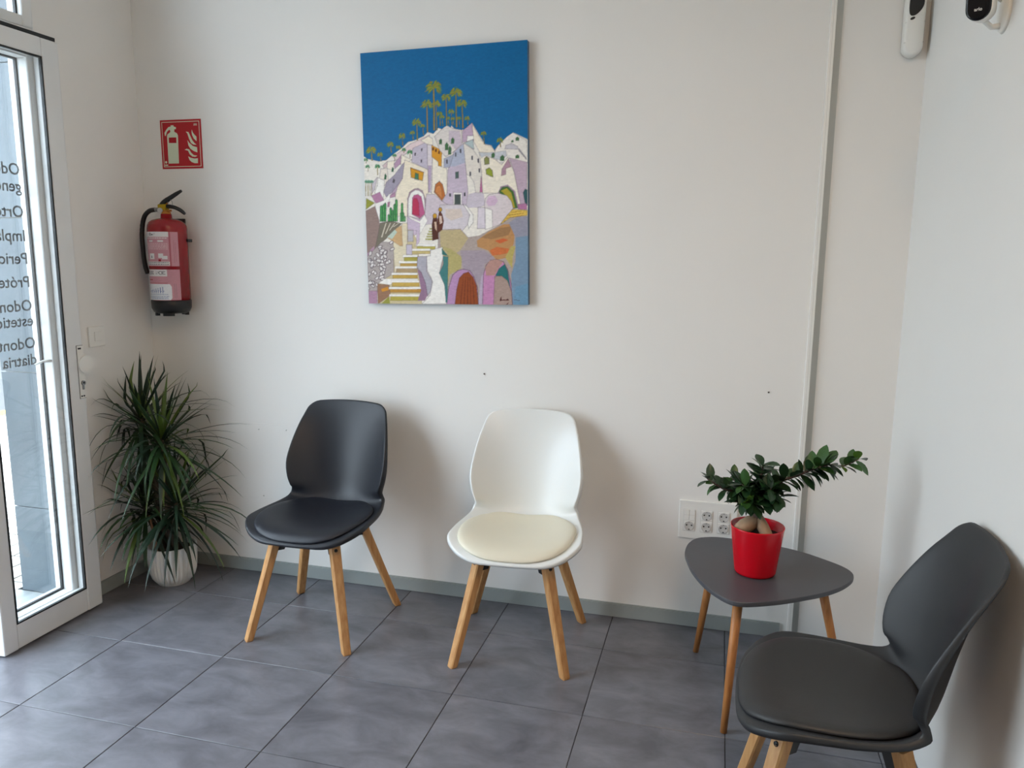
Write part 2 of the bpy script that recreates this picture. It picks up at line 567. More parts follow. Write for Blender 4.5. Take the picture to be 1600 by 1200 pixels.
disc_x('key_slot', 2.522 - lc.y, 0.956 - lc.z, 0.0045, -2.454 - lc.x, -2.4532 - lc.x, 'black', lp)
for y, z in ((2.513, 1.094), (2.521, 1.094), (2.512, 0.902), (2.523, 0.902)):
    disc_x('screw', y - lc.y, z - lc.z, 0.0036, -2.4595 - lc.x, -2.458 - lc.x, 'black', lp, 12)

# outer fixed light behind the leaf, with the lettering on its pane
win, wc = framed('window_1', -2.600, -2.5095, 2.066, 2.5715, 0.006, 2.2615, 0.063, 0.096, 0.082, stile_r=0.135, glass_x=-2.562)
tag(win, 'fixed outer glass panel in white aluminium with dark lettering')
mt0 = Matrix(((0, 0, -1), (-1, 0, 0), (0, 1, 0))).to_4x4()
for word, z in (('Odontolog\u00eda', 1.757), ('general', 1.695), ('Ortodoncia', 1.602), ('Implantes', 1.513), ('Periodoncia', 1.428), ('Pr\u00f3tesis', 1.340), ('Odontolog\u00eda', 1.250), ('estetica', 1.192), ('Odontope-', 1.106), ('diatria', 1.042)):
    text_mesh('lettering', word, 0.060, 'letter_dark', win, Matrix.Translation((-2.5662 - wc.x, 2.416 - wc.y, z - wc.z)) @ mt0, 0.0002, 0.0008)
V, F = tube_geo([(-2.560 - wc.x, 2.398 - wc.y, 1.040 - wc.z), (-2.540 - wc.x, 2.418 - wc.y, 1.052 - wc.z), (-2.515 - wc.x, 2.432 - wc.y, 1.054 - wc.z)], [0.004, 0.005, 0.006], 8)
mesh('catch_arm', V, F, 'plastic_white', win, True)
# transom over the door
tr, tc_ = framed('window_2', -2.590, -2.520, 1.20, 2.490, 2.288, 2.715, 0.05, 0.040, 0.04, stile_r=0.046, glass_x=-2.548)
# the rest of the shop front towards the rear of the room
# the doorway next to the leaf stands open
framed('window_3', -2.600, -2.530, 0.102, 1.158, 0.006, 2.2615, 0.05, 0.096, 0.06)
framed('window_4', -2.590, -2.520, 0.102, 1.198, 2.288, 2.715, 0.05, 0.040, 0.04)
struct(box('trim_2', -2.600, -2.520, 0.102, 2.4915, 2.2625, 2.2875, 'alu_white'))

# ------------------------------------------------------------------ the street outside
struct(box('trim_3', XO - 0.05, -2.602, 0.10, 2.559, -0.06, 0.0, 'threshold', None, 0.004))
pave = struct(box('pavement', -6.35, XO - 0.052, -6.0, 9.0, -0.2, -0.022, 'grout'))
def paver_geo(x, y):
    return box_geo(x + 0.006, x + 0.114, y + 0.006, y + 0.234, -0.03, -0.012)
pv_me = bpy.data.meshes.new('paver')
pv_me.from_pydata(*[q if i != 1 else [] for i, q in enumerate((paver_geo(0, 0)[0], [], paver_geo(0, 0)[1]))])
pv_me.materials.append(MATS['paver'])
cells = []
for i in range(28):
    for j in range(-20, 36):
        x, y = -3.075 - 0.12 * i, 0.24 * j
        # distance from the line of sight through the door pane
        d = abs((y + 0.12) * 0.756 - (-(x + 0.06)) * 0.664 + 0.0)
        cells.append((d, x, y))
cells.sort()
for d, x, y in cells[:290]:
    o = bpy.data.objects.new('paver', pv_me)
    COL.objects.link(o)
    o.parent = pave
    o.location = (x, y, 0)
V, F = [], []
for d, x, y in cells[290:]:
    addbox(x + 0.006, x + 0.114, y + 0.006, y + 0.234, -0.03, -0.012)
rest = mesh('paving', V, F, 'paver', pave)
rest['kind'] = 'stuff'
struct(box('kerb', -6.55, -6.352, -6.0, 14.0, -0.2, -0.02, 'kerb_yellow'))
struct(box('road', -14.0, -6.552, -10.0, 20.0, -0.25, -0.10, 'asphalt'))
bld = empty('street_building', (-14.5, 8.0, -0.1))
tag(bld, 'pale rendered building across the street seen through the door glass', 'building')
box('wall', -3.0, 0.0, -14.0, 14.0, 0.0, 3.4, 'facade', bld)
box('plinth', 0.0, 0.06, -14.0, 14.0, 0.0, 0.5, 'jamb_tile', bld)
for k in range(6):
    wdw = box('window', 0.0, 0.05, -12.5 + 4.5 * k, -10.7 + 4.5 * k, 1.1, 2.5, 'alu_white', bld)
    box('pane', 0.05, 0.06, -12.4 + 4.5 * k, -10.8 + 4.5 * k, 1.2, 2.4, 'jamb_tile', wdw)
box('cornice', 0.0, 0.25, -14.0, 14.0, 3.3, 3.4, 'facade', bld)

# unseen lamp on the ceiling, added to give the room warm fill light
lamp = empty('added_fill_lamp', (0.25, 0.35, ZC))
tag(lamp, 'square flat white lamp added out of view on the ceiling for warm fill light', 'lamp')
box('housing', -0.30, 0.30, -0.30, 0.30, -0.03, -0.001, 'alu_white', lamp, 0.003)
dm = bpy.data.materials.new('fill_lamp_diffuser')
dm.use_nodes = True
db = dm.node_tree.nodes['Principled BSDF']
db.inputs['Base Color'].default_value = (0.9, 0.88, 0.84, 1)
db.inputs['Emission Color'].default_value = (1.0, 0.66, 0.38, 1)
db.inputs['Emission Strength'].default_value = 19.0
MATS['fill_lamp_diffuser'] = dm
box('diffuser', -0.27, 0.27, -0.27, 0.27, -0.034, -0.030, 'fill_lamp_diffuser', lamp)

# ------------------------------------------------------------------ flat pictures (cm on their own sheet)
PAINT = [
((236,230,220),[(-2.8,61.8),(1.9,58.9),(6.7,57.8),(9.9,58.1),(13.2,60.4),(16.9,62.6),(19.6,64.8),(22.7,65.4),(26.4,66.8),(28.0,68.3),(30.5,67.5),(32.6,69.7),(33.9,69.1),(36.1,70.2),(37.6,69.3),(38.1,70.3),(39.1,69.2),(41.6,67.9),(42.3,68.5),(44.1,68.4),(46.6,70.8),(49.5,66.1),(51.9,62.6),(54.3,62.1),(55.6,60.1),(56.8,61.7),(59.7,62.9),(62.1,65.5),(63.6,66.3),(69.8,63.2),(71.1,36.1),(71.0,-1.6),(-2.7,-2.4)],0.35),
((225,205,205),[(13.1,59.4),(20.6,64.0),(28.9,67.1),(28.9,64.4),(18.4,60.2),(14.1,57.7)],0.35),
((215,190,190),[(8.3,56.0),(10.4,57.6),(10.3,55.4),(8.8,55.0)],0.35),
((240,231,214),[(10.4,57.5),(13.5,57.8),(13.0,54.1),(10.2,54.7)],0.35),
((232,222,210),[(7.4,54.8),(10.3,54.9),(10.6,50.1),(8.8,48.1),(6.3,48.7)],0.35),
((205,195,200),[(3.1,48.8),(5.8,51.5),(4.5,46.7),(3.3,45.2)],0.35),
((242,238,232),[(6.1,51.3),(8.9,50.1),(8.8,48.1),(8.0,42.5),(4.4,45.4),(5.7,48.2)],0.35),
((185,150,175),[(13.4,56.6),(16.4,59.7),(16.2,56.5),(13.6,54.6)],0.35),
((240,231,214),[(16.6,60.0),(21.0,57.8),(17.9,56.4),(16.2,56.2)],0.35),
((196,186,200),[(21.7,62.3),(27.8,64.5),(27.8,53.8),(21.0,57.0),(21.4,61.3)],0.35),
((240,231,214),[(25.1,65.1),(27.4,66.2),(28.2,66.7),(30.1,65.6),(30.1,63.1),(27.8,63.5)],0.35),
((222,212,214),[(27.8,63.5),(30.0,63.1),(29.2,44.7),(27.7,45.0)],0.35),
((185,165,190),[(28.0,55.3),(29.3,55.2),(28.6,45.0),(27.8,45.0)],0.2),
((70,60,75),[(25.1,62.0),(25.7,62.1),(25.5,60.9),(25.2,61.0)],0.1),
((70,60,75),[(22.3,60.4),(22.9,60.5),(22.7,59.3),(22.3,59.4)],0.1),
((70,60,75),[(24.9,57.7),(25.4,57.7),(25.3,56.6),(24.9,56.6)],0.1),
((240,231,214),[(29.9,58.7),(32.3,56.6),(32.3,55.1),(35.7,54.0),(35.9,40.2),(33.5,41.3),(29.2,44.4)],0.35),
((216,150,40),[(29.6,63.1),(33.9,61.0),(33.6,54.8),(32.3,55.1),(32.3,56.6),(29.6,58.7)],0.35),
((110,60,25),[(29.8,61.2),(29.9,62.1),(30.2,62.4),(30.6,62.0),(30.5,61.1)],0.1),
((110,60,25),[(31.0,60.6),(31.1,61.5),(31.4,61.7),(31.8,61.4),(31.7,60.4)],0.1),
((110,60,25),[(32.3,59.8),(32.4,60.7),(32.7,60.9),(33.0,60.6),(33.0,59.6)],0.1),
((186,108,48),[(30.3,44.9),(30.9,47.9),(32.6,49.1),(33.9,47.8),(34.9,43.5),(33.5,41.5)],0.6),
((206,132,70),[(30.7,45.0),(31.4,47.1),(32.7,47.6),(33.5,45.8),(33.6,42.3)],0.3),
((163,154,170),[(17.8,56.9),(16.5,55.7),(13.2,52.0),(9.7,49.4),(8.4,45.5),(9.5,43.6),(12.1,45.3),(14.5,47.9),(16.8,50.6)],0.35),
((185,160,180),[(12.1,45.3),(14.5,47.9),(16.9,50.9),(15.9,48.4),(13.5,45.1),(11.2,43.9)],0.1),
((90,85,90),[(12.8,50.8),(13.6,50.1),(13.1,48.9),(12.4,49.3)],0.1),
((240,228,206),[(18.0,57.9),(27.8,53.8),(27.8,45.0),(26.9,42.7),(18.5,35.6),(13.4,35.8),(13.5,43.9),(14.5,47.4),(16.8,50.6)],0.35),
((214,152,30),[(20.4,54.8),(26.0,52.8),(25.4,49.5),(20.5,51.0)],0.6),
((70,125,90),[(22.4,52.7),(23.7,52.2),(23.7,49.9),(22.1,50.3)],0.6),
((150,95,20),[(20.4,54.8),(26.0,52.8),(26.0,52.5),(20.3,54.5)],0),
((168,140,150),[(18.8,42.7),(19.7,45.2),(21.7,46.4),(23.4,46.6),(25.3,45.6),(26.6,42.2),(26.4,36.4),(23.8,34.6),(18.5,35.8)],0.35),
((242,238,232),[(19.1,42.4),(20.3,44.9),(22.3,46.0),(23.9,45.7),(25.6,44.3),(26.1,41.0),(26.1,36.4),(23.8,34.6),(18.8,35.8)],0.2),
((188,92,135),[(20.9,42.9),(21.6,43.9),(23.3,44.2),(24.7,43.3),(26.1,36.6),(23.8,34.7),(20.5,36.4)],0.4),
((186,48,84),[(21.0,42.1),(21.7,42.8),(22.9,42.6),(23.6,40.8),(23.7,35.7),(20.7,36.4)],0.3),
((180,128,160),[(2.9,44.2),(6.7,45.6),(8.3,42.5),(7.4,40.4),(4.5,41.5)],0.35),
((186,140,165),[(10.9,43.9),(13.5,45.3),(13.4,43.6),(11.2,43.2)],0.35),
((242,238,232),[(8.3,42.2),(9.8,43.5),(11.0,45.0),(11.2,43.4),(10.3,41.4),(9.9,39.3),(7.6,33.9),(4.5,34.0),(4.5,41.0)],0.2),
((175,120,145),[(10.0,41.3),(11.0,41.6),(10.7,39.6),(9.9,39.6)],0.35),
((150,152,50),[(0.6,43.2),(4.2,41.3),(0.3,38.8)],0.35),
((210,196,204),[(26.9,44.2),(30.3,44.1),(33.5,41.3),(35.9,40.0),(35.7,32.6),(25.7,32.3),(26.6,41.0)],0.35),
((206,186,204),[(18.5,35.7),(23.8,34.4),(26.4,35.9),(26.4,32.3),(24.3,30.0),(21.1,27.7),(18.3,29.6)],0.35),
((242,238,232),[(18.6,35.9),(23.8,33.6),(25.9,36.1),(27.2,33.8),(24.2,29.0),(22.8,27.7),(22.9,31.3)],0.2),
((234,228,220),[(55.9,60.1),(57.1,61.9),(60.6,65.0),(63.1,66.5),(68.4,63.2),(69.0,54.9),(57.0,55.4),(55.4,58.4)],0.35),
((200,195,200),[(59.8,60.5),(65.2,60.1),(64.8,61.2),(63.3,62.0),(62.5,62.4),(60.2,61.8)],0.35),
((150,145,150),[(65.4,60.5),(68.4,56.7),(68.4,56.0),(65.2,59.7)],0.1),
((222,214,208),[(34.6,69.5),(36.2,70.4),(38.6,69.1),(42.2,68.4),(42.3,63.3),(39.2,60.5),(35.5,58.4),(33.1,60.8),(30.9,66.4)],0.35),
((205,190,200),[(37.0,68.3),(41.4,68.1),(42.3,62.9),(39.6,61.2),(36.9,64.3)],0.1),
((192,166,188),[(42.6,68.0),(46.6,70.9),(47.1,64.2),(42.5,63.7)],0.35),
((238,228,210),[(46.6,70.9),(47.9,68.1),(49.3,65.9),(50.8,63.6),(52.0,62.3),(54.1,61.9),(55.5,60.2),(55.8,59.1),(49.6,59.5),(47.1,63.8)],0.35),
((242,238,232),[(44.5,66.1),(47.1,66.0),(47.1,64.5),(44.3,63.9)],0.35),
((180,195,195),[(43.3,63.4),(46.9,64.6),(47.2,60.9),(46.4,61.3)],0.35),
((200,184,200),[(38.8,60.2),(42.9,63.3),(44.0,51.4),(44.5,44.7),(43.6,38.6),(35.4,40.1),(33.8,41.3),(35.8,44.6),(36.2,53.2)],0.35),
((178,182,200),[(39.2,60.1),(42.9,63.1),(43.6,55.9),(39.1,54.6),(37.0,54.7)],0),
((170,172,190),[(34.7,57.7),(38.8,59.2),(37.0,54.3),(34.6,54.4)],0.35),
((228,220,210),[(42.9,63.3),(46.8,60.9),(49.1,57.5),(50.4,50.9),(49.7,44.2),(47.7,44.3),(47.0,48.4),(45.4,50.7),(44.0,51.4)],0.35),
((80,78,85),[(41.3,61.1),(42.0,61.2),(42.0,59.6),(41.4,59.7)],0),
((80,78,85),[(39.3,59.9),(39.9,59.9),(39.9,58.3),(39.4,58.4)],0),
((80,78,85),[(35.6,57.3),(36.2,57.4),(36.2,55.7),(35.7,55.8)],0),
((80,78,85),[(46.1,58.4),(46.7,58.4),(46.7,56.8),(46.1,56.9)],0),
((80,78,85),[(48.6,57.2),(49.2,57.2),(49.3,55.6),(48.7,55.7)],0),
((80,78,85),[(45.2,52.3),(45.8,52.4),(45.9,50.8),(45.3,50.8)],0),
((80,78,85),[(49.0,53.5),(49.6,53.5),(49.6,51.9),(49.0,52.0)],0),
((75,95,90),[(39.4,52.4),(40.7,52.6),(40.7,50.1),(39.4,49.9)],0.3),
((205,195,205),[(47.3,44.3),(50.9,44.0),(51.6,39.3),(48.8,38.4),(43.6,38.6),(44.5,43.6)],0.1),
((242,238,232),[(38.4,44.5),(42.0,44.4),(41.9,39.7),(38.3,39.8)],0.3),
((72,82,80),[(38.9,43.8),(41.4,43.7),(41.4,39.9),(38.8,39.9)],0.3),
((80,78,85),[(36.6,44.3),(37.4,44.3),(37.4,43.0),(36.6,43.0)],0),
((80,78,85),[(42.7,44.4),(43.5,44.4),(43.5,43.0),(42.7,43.0)],0),
((240,231,214),[(49.5,59.0),(55.4,56.9),(58.5,54.6),(60.9,57.4),(63.2,52.2),(66.0,39.3),(62.3,39.0),(61.5,41.6),(57.6,43.8),(50.5,44.0),(50.3,51.2)],0.35),
((200,202,206),[(49.2,59.5),(55.5,59.3),(60.1,59.8),(60.5,57.8),(57.8,56.4),(54.6,57.3),(52.3,58.5),(50.3,57.5)],0.2),
((135,140,80),[(51.5,54.9),(51.4,57.1),(52.3,57.9),(53.3,57.2),(53.4,55.0)],0.6),
((150,162,52),[(52.2,51.2),(52.0,53.0),(53.4,53.6),(54.6,52.5),(54.9,50.0),(53.8,50.4)],0.6),
((188,105,150),[(50.0,50.5),(50.5,44.2),(49.4,44.5)],0.35),
((176,140,155),[(61.1,56.7),(62.3,53.7),(60.1,53.1),(60.1,50.9),(58.3,50.4),(58.5,52.8)],0.35),
((192,170,186),[(61.5,57.0),(68.6,55.1),(68.5,38.9),(66.0,39.1),(63.6,51.5)],0.35),
((180,120,160),[(65.0,39.3),(68.5,39.6),(68.5,37.2),(65.0,37.5)],0.35),
((168,140,165),[(57.0,44.0),(58.0,46.2),(60.8,46.8),(63.7,44.3),(65.2,37.9),(62.3,37.7)],0.35),
((70,110,50),[(57.4,44.5),(58.6,46.0),(60.8,46.3),(63.1,44.2),(64.8,37.9),(62.7,37.9),(61.3,41.7),(57.6,43.8)],0.35),
((176,160,52),[(58.0,44.7),(60.4,45.6),(62.3,43.8),(63.8,38.1),(62.7,37.9),(61.3,41.7)],0.1),
((50,90,95),[(67.0,43.7),(67.8,45.1),(68.7,44.7),(68.7,38.9),(67.7,40.0)],0.35),
((220,208,210),[(51.2,39.3),(51.6,41.9),(53.3,43.4),(56.8,43.8),(60.4,42.8),(62.3,40.5),(63.0,37.7),(60.3,34.3),(57.5,31.7),(54.3,30.6),(51.4,37.8)],0.35),
((212,182,205),[(52.0,40.4),(52.9,42.6),(55.6,42.9),(56.8,41.0),(55.6,39.2),(52.8,38.9)],0),
((222,186,86),[(57.9,32.1),(60.7,35.4),(62.7,37.5),(68.7,37.0),(68.7,35.0),(64.6,34.5),(62.2,33.5),(58.7,31.7)],0.5),
((150,105,40),[(59.1,33.0),(66.9,34.5),(67.0,34.3),(59.1,32.7)],0),
((150,105,40),[(60.1,34.1),(67.1,35.2),(67.0,35.1),(60.1,33.9)],0),
((150,105,40),[(61.1,35.3),(67.3,36.0),(67.0,35.8),(61.1,35.1)],0),
((150,105,40),[(62.1,36.5),(67.5,36.7),(67.0,36.6),(62.1,36.3)],0),
((214,205,210),[(32.6,39.8),(42.4,39.7),(45.1,36.5),(44.6,32.3),(41.7,29.3),(31.8,28.7)],0.35),
((216,200,190),[(35.0,38.2),(41.5,38.1),(42.3,35.0),(37.3,33.6),(34.9,35.2)],0),
((242,238,232),[(42.4,39.9),(44.0,39.1),(46.5,35.7),(46.5,32.7),(44.6,30.4),(44.2,32.3),(45.1,35.7)],0.4),
((222,212,220),[(48.6,38.6),(51.4,38.4),(51.5,30.3),(48.2,30.3)],0.4),
((242,238,232),[(51.4,38.4),(54.4,37.4),(54.5,30.6),(51.5,29.9)],0.4),
((176,160,152),[(31.6,30.1),(41.1,30.3),(44.3,26.9),(49.0,27.5),(58.3,32.0),(61.8,34.3),(69.1,34.8),(69.3,-0.5),(30.7,-0.9)],0.2),
((190,172,130),[(32.3,29.8),(41.1,30.0),(44.3,26.5),(40.9,21.8),(36.5,19.1),(32.8,19.1)],0),
((180,168,110),[(32.9,23.6),(37.3,22.2),(41.6,19.0),(41.1,14.6),(36.3,12.1),(35.0,7.2),(35.4,21.1)],0),
((166,152,162),[(40.9,21.8),(51.0,21.7),(55.3,18.6),(51.0,16.2),(50.0,3.8),(47.9,8.7),(45.5,12.8),(41.9,14.6)],0),
((190,140,90),[(47.9,25.5),(52.6,28.8),(59.0,31.8),(63.9,31.6),(63.1,24.2),(61.0,18.9),(56.0,17.9),(52.5,21.7),(48.2,23.1)],0),
((206,112,62),[(53.2,21.7),(56.1,23.0),(61.0,22.3),(62.1,20.9),(57.4,19.9),(54.2,19.6)],0),
((205,100,55),[(55.4,25.4),(58.9,26.3),(61.0,25.6),(57.5,24.3)],0),
((160,120,80),[(49.7,26.8),(57.6,30.4),(62.5,30.9),(61.1,27.6),(54.0,26.0)],0),
((186,170,100),[(59.6,18.9),(62.1,23.3),(63.8,23.2),(62.7,18.9),(62.4,14.5)],0),
((152,150,165),[(61.1,32.3),(64.6,34.5),(69.1,34.7),(69.1,26.5),(63.9,26.6)],0),
((122,148,172),[(63.9,26.6),(69.1,27.2),(69.3,-0.2),(62.6,-0.2),(62.0,12.1),(63.8,17.5)],0),
((110,150,178),[(63.7,7.3),(69.0,8.7),(69.0,0.2),(62.9,0.1)],0),
((186,170,190),[(48.2,-0.0),(49.4,10.7),(50.9,13.5),(50.3,-0.0)],0),
((184,142,182),[(34.5,-0.1),(35.8,7.2),(37.4,11.8),(39.6,13.7),(42.2,14.3),(44.8,13.7),(46.5,11.4),(47.9,7.3),(48.3,-0.0)],0.7),
((146,70,28),[(38.2,-0.1),(39.1,6.2),(40.3,10.7),(42.2,12.6),(44.2,13.2),(46.2,11.1),(47.6,7.6),(48.2,-0.0)],0.5),
((112,48,18),[(40.4,0.1),(42.0,11.1),(42.1,11.1),(40.8,0.1)],0),
((112,48,18),[(41.9,0.1),(42.9,11.1),(43.1,11.1),(42.3,0.1)],0),
((112,48,18),[(43.4,0.1),(43.9,11.1),(44.1,11.1),(43.8,0.1)],0),
((112,48,18),[(44.9,0.1),(44.8,11.1),(45.0,11.1),(45.2,0.1)],0),
((112,48,18),[(46.3,0.1),(45.8,11.1),(45.9,11.1),(46.7,0.1)],0),
((196,136,178),[(50.0,-0.0),(50.5,12.1),(51.7,15.9),(53.5,17.7),(56.0,18.2),(58.8,17.2),(60.6,14.1),(61.9,8.7),(62.5,0.1)],0.7),
((182,140,130),[(51.3,14.9),(53.1,17.6),(56.0,18.2),(58.7,17.1),(56.7,14.5),(55.2,11.8),(51.6,11.8)],0),
((40,112,112),[(55.6,11.8),(57.0,14.5),(59.4,16.2),(60.6,13.5),(61.7,6.3),(59.8,10.0)],0.4),
((170,146,136),[(55.2,11.4),(58.1,11.6),(60.5,9.7),(62.1,5.3),(62.4,0.1),(54.6,0.0)],0.4),
((70,20,20),[(57.2,1.8),(57.8,3.5),(58.0,2.0),(58.9,2.3),(59.7,2.1),(60.5,2.5),(61.3,1.8),(60.5,1.9),(58.8,1.9),(57.4,1.6)],0),
((70,20,20),[(59.7,0.1),(60.8,1.0),(61.0,0.9),(60.1,0.0)],0),
((70,20,20),[(63.0,2.3),(65.6,1.8),(65.6,1.7),(63.0,2.2)],0),
((206,190,150),[(12.2,24.9),(18.2,32.8),(22.9,25.4),(23.0,19.2),(23.9,-0.2),(4.6,-0.4),(4.2,8.2),(11.7,12.7)],0.2),
((226,214,184),[(16.4,33.0),(18.4,32.9),(17.9,19.2),(16.1,17.1),(12.3,12.5),(11.9,24.9)],0.3),
((148,124,116),[(-0.3,38.0),(4.4,40.0),(5.9,34.7),(6.2,31.9),(3.1,20.0),(-0.2,19.7)],0.3),
((178,140,162),[(0.1,20.8),(3.3,23.9),(3.5,19.9),(0.0,19.5)],0),
((120,112,96),[(6.3,33.2),(11.1,33.9),(16.0,32.8),(12.8,30.1),(9.7,27.4),(6.9,25.3),(3.1,20.0),(5.5,29.2)],0.3),
((205,195,175),[(6.6,27.4),(8.8,33.1),(9.3,33.1),(7.2,27.4)],0),
((205,195,175),[(8.4,28.8),(10.7,33.1),(11.2,33.1),(8.9,28.8)],0),
((205,195,175),[(10.2,30.1),(12.6,33.0),(13.1,33.0),(10.7,30.1)],0),
((205,195,175),[(11.9,31.5),(14.5,33.0),(15.0,33.0),(12.5,31.5)],0),
((206,168,120),[(9.6,27.0),(13.6,31.1),(15.9,32.1),(16.1,23.8),(14.9,23.8),(12.3,25.4)],0.2),
((190,205,190),[(9.3,27.4),(12.8,30.4),(13.8,29.4),(11.5,26.6)],0),
((176,164,160),[(0.0,19.5),(6.9,25.6),(11.9,25.2),(11.8,12.7),(5.0,9.0),(4.0,5.2),(0.1,5.2)],0.3),
((216,210,206),[(1.2,19.8),(0.8,20.2),(0.9,21.0),(1.3,21.7),(1.9,21.9),(2.3,21.5),(2.3,20.7),(1.8,20.0)],0.7),
((217,211,207),[(4.5,15.6),(4.4,16.0),(4.7,16.5),(5.2,16.8),(5.7,16.8),(5.8,16.4),(5.5,15.9),(4.9,15.5)],0.7),
((229,223,219),[(1.9,16.9),(1.4,17.1),(1.1,17.7),(1.1,18.4),(1.5,18.8),(2.0,18.6),(2.4,18.0),(2.3,17.3)],0.7),
((227,221,217),[(4.0,12.1),(3.4,12.0),(2.8,12.5),(2.5,13.2),(2.7,13.7),(3.3,13.8),(3.9,13.3),(4.2,12.6)],0.7),
((216,210,206),[(0.5,5.9),(0.0,5.9),(-0.5,6.3),(-0.7,6.9),(-0.5,7.3),(-0.0,7.3),(0.5,6.9),(0.7,6.3)],0.7),
((233,227,223),[(7.9,16.2),(7.5,15.8),(6.6,15.6),(5.8,15.9),(5.5,16.4),(5.9,16.8),(6.8,17.0),(7.6,16.7)],0.7),
((226,220,216),[(7.7,17.5),(7.5,17.8),(7.7,18.4),(8.1,18.8),(8.5,18.8),(8.7,18.5),(8.5,17.9),(8.1,17.5)],0.7),
((234,228,224),[(1.9,12.6),(1.8,13.0),(2.1,13.6),(2.7,14.0),(3.2,13.9),(3.3,13.5),(2.9,12.9),(2.3,12.6)],0.7),
((216,210,206),[(7.8,20.1),(7.5,20.6),(7.7,21.4),(8.3,22.0),(9.0,22.1),(9.2,21.6),(9.0,20.8),(8.4,20.2)],0.7),
((229,223,219),[(8.1,16.7),(8.3,17.2),(9.0,17.7),(9.8,17.8),(10.3,17.5),(10.2,17.0),(9.5,16.5),(8.7,16.4)],0.7),
((223,217,213),[(1.2,8.1),(0.8,8.3),(0.6,9.0),(0.7,9.6),(1.2,9.9),(1.6,9.7),(1.8,9.1),(1.7,8.4)],0.7),
((218,212,208),[(8.8,18.9),(8.2,18.8),(7.5,19.3),(7.1,20.0),(7.3,20.6),(7.9,20.6),(8.6,20.2),(9.0,19.4)],0.7),
((231,225,221),[(7.4,17.1),(6.9,16.9),(6.1,17.2),(5.6,17.7),(5.6,18.3),(6.2,18.4),(6.9,18.2),(7.4,17.6)],0.7),
((219,213,209),[(1.4,8.9),(1.7,9.2),(2.3,9.5),(2.9,9.4),(3.2,9.1),(3.0,8.7),(2.4,8.5),(1.7,8.6)],0.7),
((222,216,212),[(6.0,12.9),(5.9,13.5),(6.5,14.2),(7.4,14.6),(8.0,14.5),(8.1,13.9),(7.5,13.1),(6.6,12.8)],0.7),
((231,225,221),[(1.8,17.9),(1.4,17.7),(0.8,17.9),(0.4,18.3),(0.4,18.7),(0.9,18.9),(1.4,18.7),(1.8,18.3)],0.7),
((224,218,214),[(2.9,8.2),(2.4,8.2),(2.0,8.5),(1.8,9.1),(1.9,9.5),(2.3,9.5),(2.8,9.1),(3.0,8.6)],0.7),
((225,219,215),[(7.6,20.4),(7.4,20.9),(7.7,21.6),(8.3,22.0),(8.9,22.0),(9.1,21.5),(8.7,20.9),(8.1,20.4)],0.7),
((217,211,207),[(0.5,11.4),(0.2,11.8),(0.2,12.4),(0.6,13.0),(1.1,13.2),(1.4,12.8),(1.4,12.2),(1.0,11.6)],0.7),
((229,223,219),[(8.4,14.7),(7.9,14.6),(7.2,14.8),(6.7,15.4),(6.7,15.9),(7.2,16.0),(8.0,15.8),(8.4,15.2)],0.7),
((230,224,220),[(5.9,22.0),(5.5,22.3),(5.4,23.0),(5.7,23.6),(6.2,23.9),(6.6,23.5),(6.7,22.9),(6.4,22.2)],0.7),
((231,225,221),[(6.7,20.4),(6.1,20.5),(5.7,21.2),(5.6,21.9),(5.9,22.4),(6.5,22.3),(7.0,21.6),(7.1,20.8)],0.7),
((230,224,220),[(4.6,7.0),(4.1,7.1),(3.6,7.6),(3.5,8.2),(3.7,8.7),(4.2,8.6),(4.7,8.1),(4.8,7.5)],0.7),
((222,216,212),[(4.9,23.3),(5.1,23.7),(5.8,24.1),(6.5,24.1),(7.0,23.8),(6.8,23.3),(6.1,23.0),(5.3,22.9)],0.7),
((232,226,222),[(5.1,10.5),(5.2,11.1),(5.9,11.7),(6.8,11.9),(7.4,11.7),(7.3,11.0),(6.6,10.4),(5.7,10.2)],0.7),
((230,224,220),[(3.8,15.5),(3.3,15.4),(2.7,15.7),(2.4,16.3),(2.5,16.8),(3.0,16.8),(3.6,16.5),(3.9,15.9)],0.7),
((230,224,220),[(6.4,18.3),(6.0,18.6),(6.1,19.4),(6.5,20.0),(7.0,20.2),(7.4,19.8),(7.3,19.1),(6.9,18.4)],0.7),
((218,212,208),[(6.4,17.6),(5.9,17.2),(5.0,17.3),(4.3,17.6),(4.2,18.2),(4.6,18.5),(5.5,18.5),(6.2,18.1)],0.7),
((219,213,209),[(1.7,14.7),(1.5,15.1),(1.7,15.8),(2.2,16.3),(2.7,16.3),(2.9,15.9),(2.7,15.3),(2.2,14.8)],0.7),
((222,216,212),[(3.0,7.0),(2.5,6.8),(1.9,7.0),(1.4,7.4),(1.3,7.8),(1.8,8.0),(2.4,7.9),(2.9,7.5)],0.7),
((229,223,219),[(3.4,18.0),(3.1,18.3),(3.0,18.9),(3.3,19.5),(3.7,19.7),(4.0,19.4),(4.1,18.8),(3.9,18.2)],0.7),
((234,228,224),[(0.8,17.0),(0.9,17.5),(1.6,18.0),(2.4,18.1),(2.9,17.8),(2.8,17.3),(2.1,16.8),(1.3,16.7)],0.7),
((220,214,210),[(10.4,22.1),(10.5,22.6),(11.1,23.0),(11.9,23.2),(12.4,22.9),(12.2,22.4),(11.6,22.0),(10.8,21.9)],0.7),
((217,211,207),[(5.8,21.7),(6.1,22.3),(6.9,22.6),(7.7,22.6),(8.2,22.2),(7.9,21.7),(7.1,21.3),(6.3,21.4)],0.7),
((218,212,208),[(2.1,16.6),(1.4,16.5),(0.7,16.9),(0.2,17.6),(0.3,18.2),(0.9,18.3),(1.7,17.9),(2.2,17.2)],0.7),
((229,223,219),[(5.6,19.4),(5.0,19.4),(4.4,19.9),(4.1,20.6),(4.3,21.1),(4.9,21.1),(5.5,20.6),(5.8,19.9)],0.7),
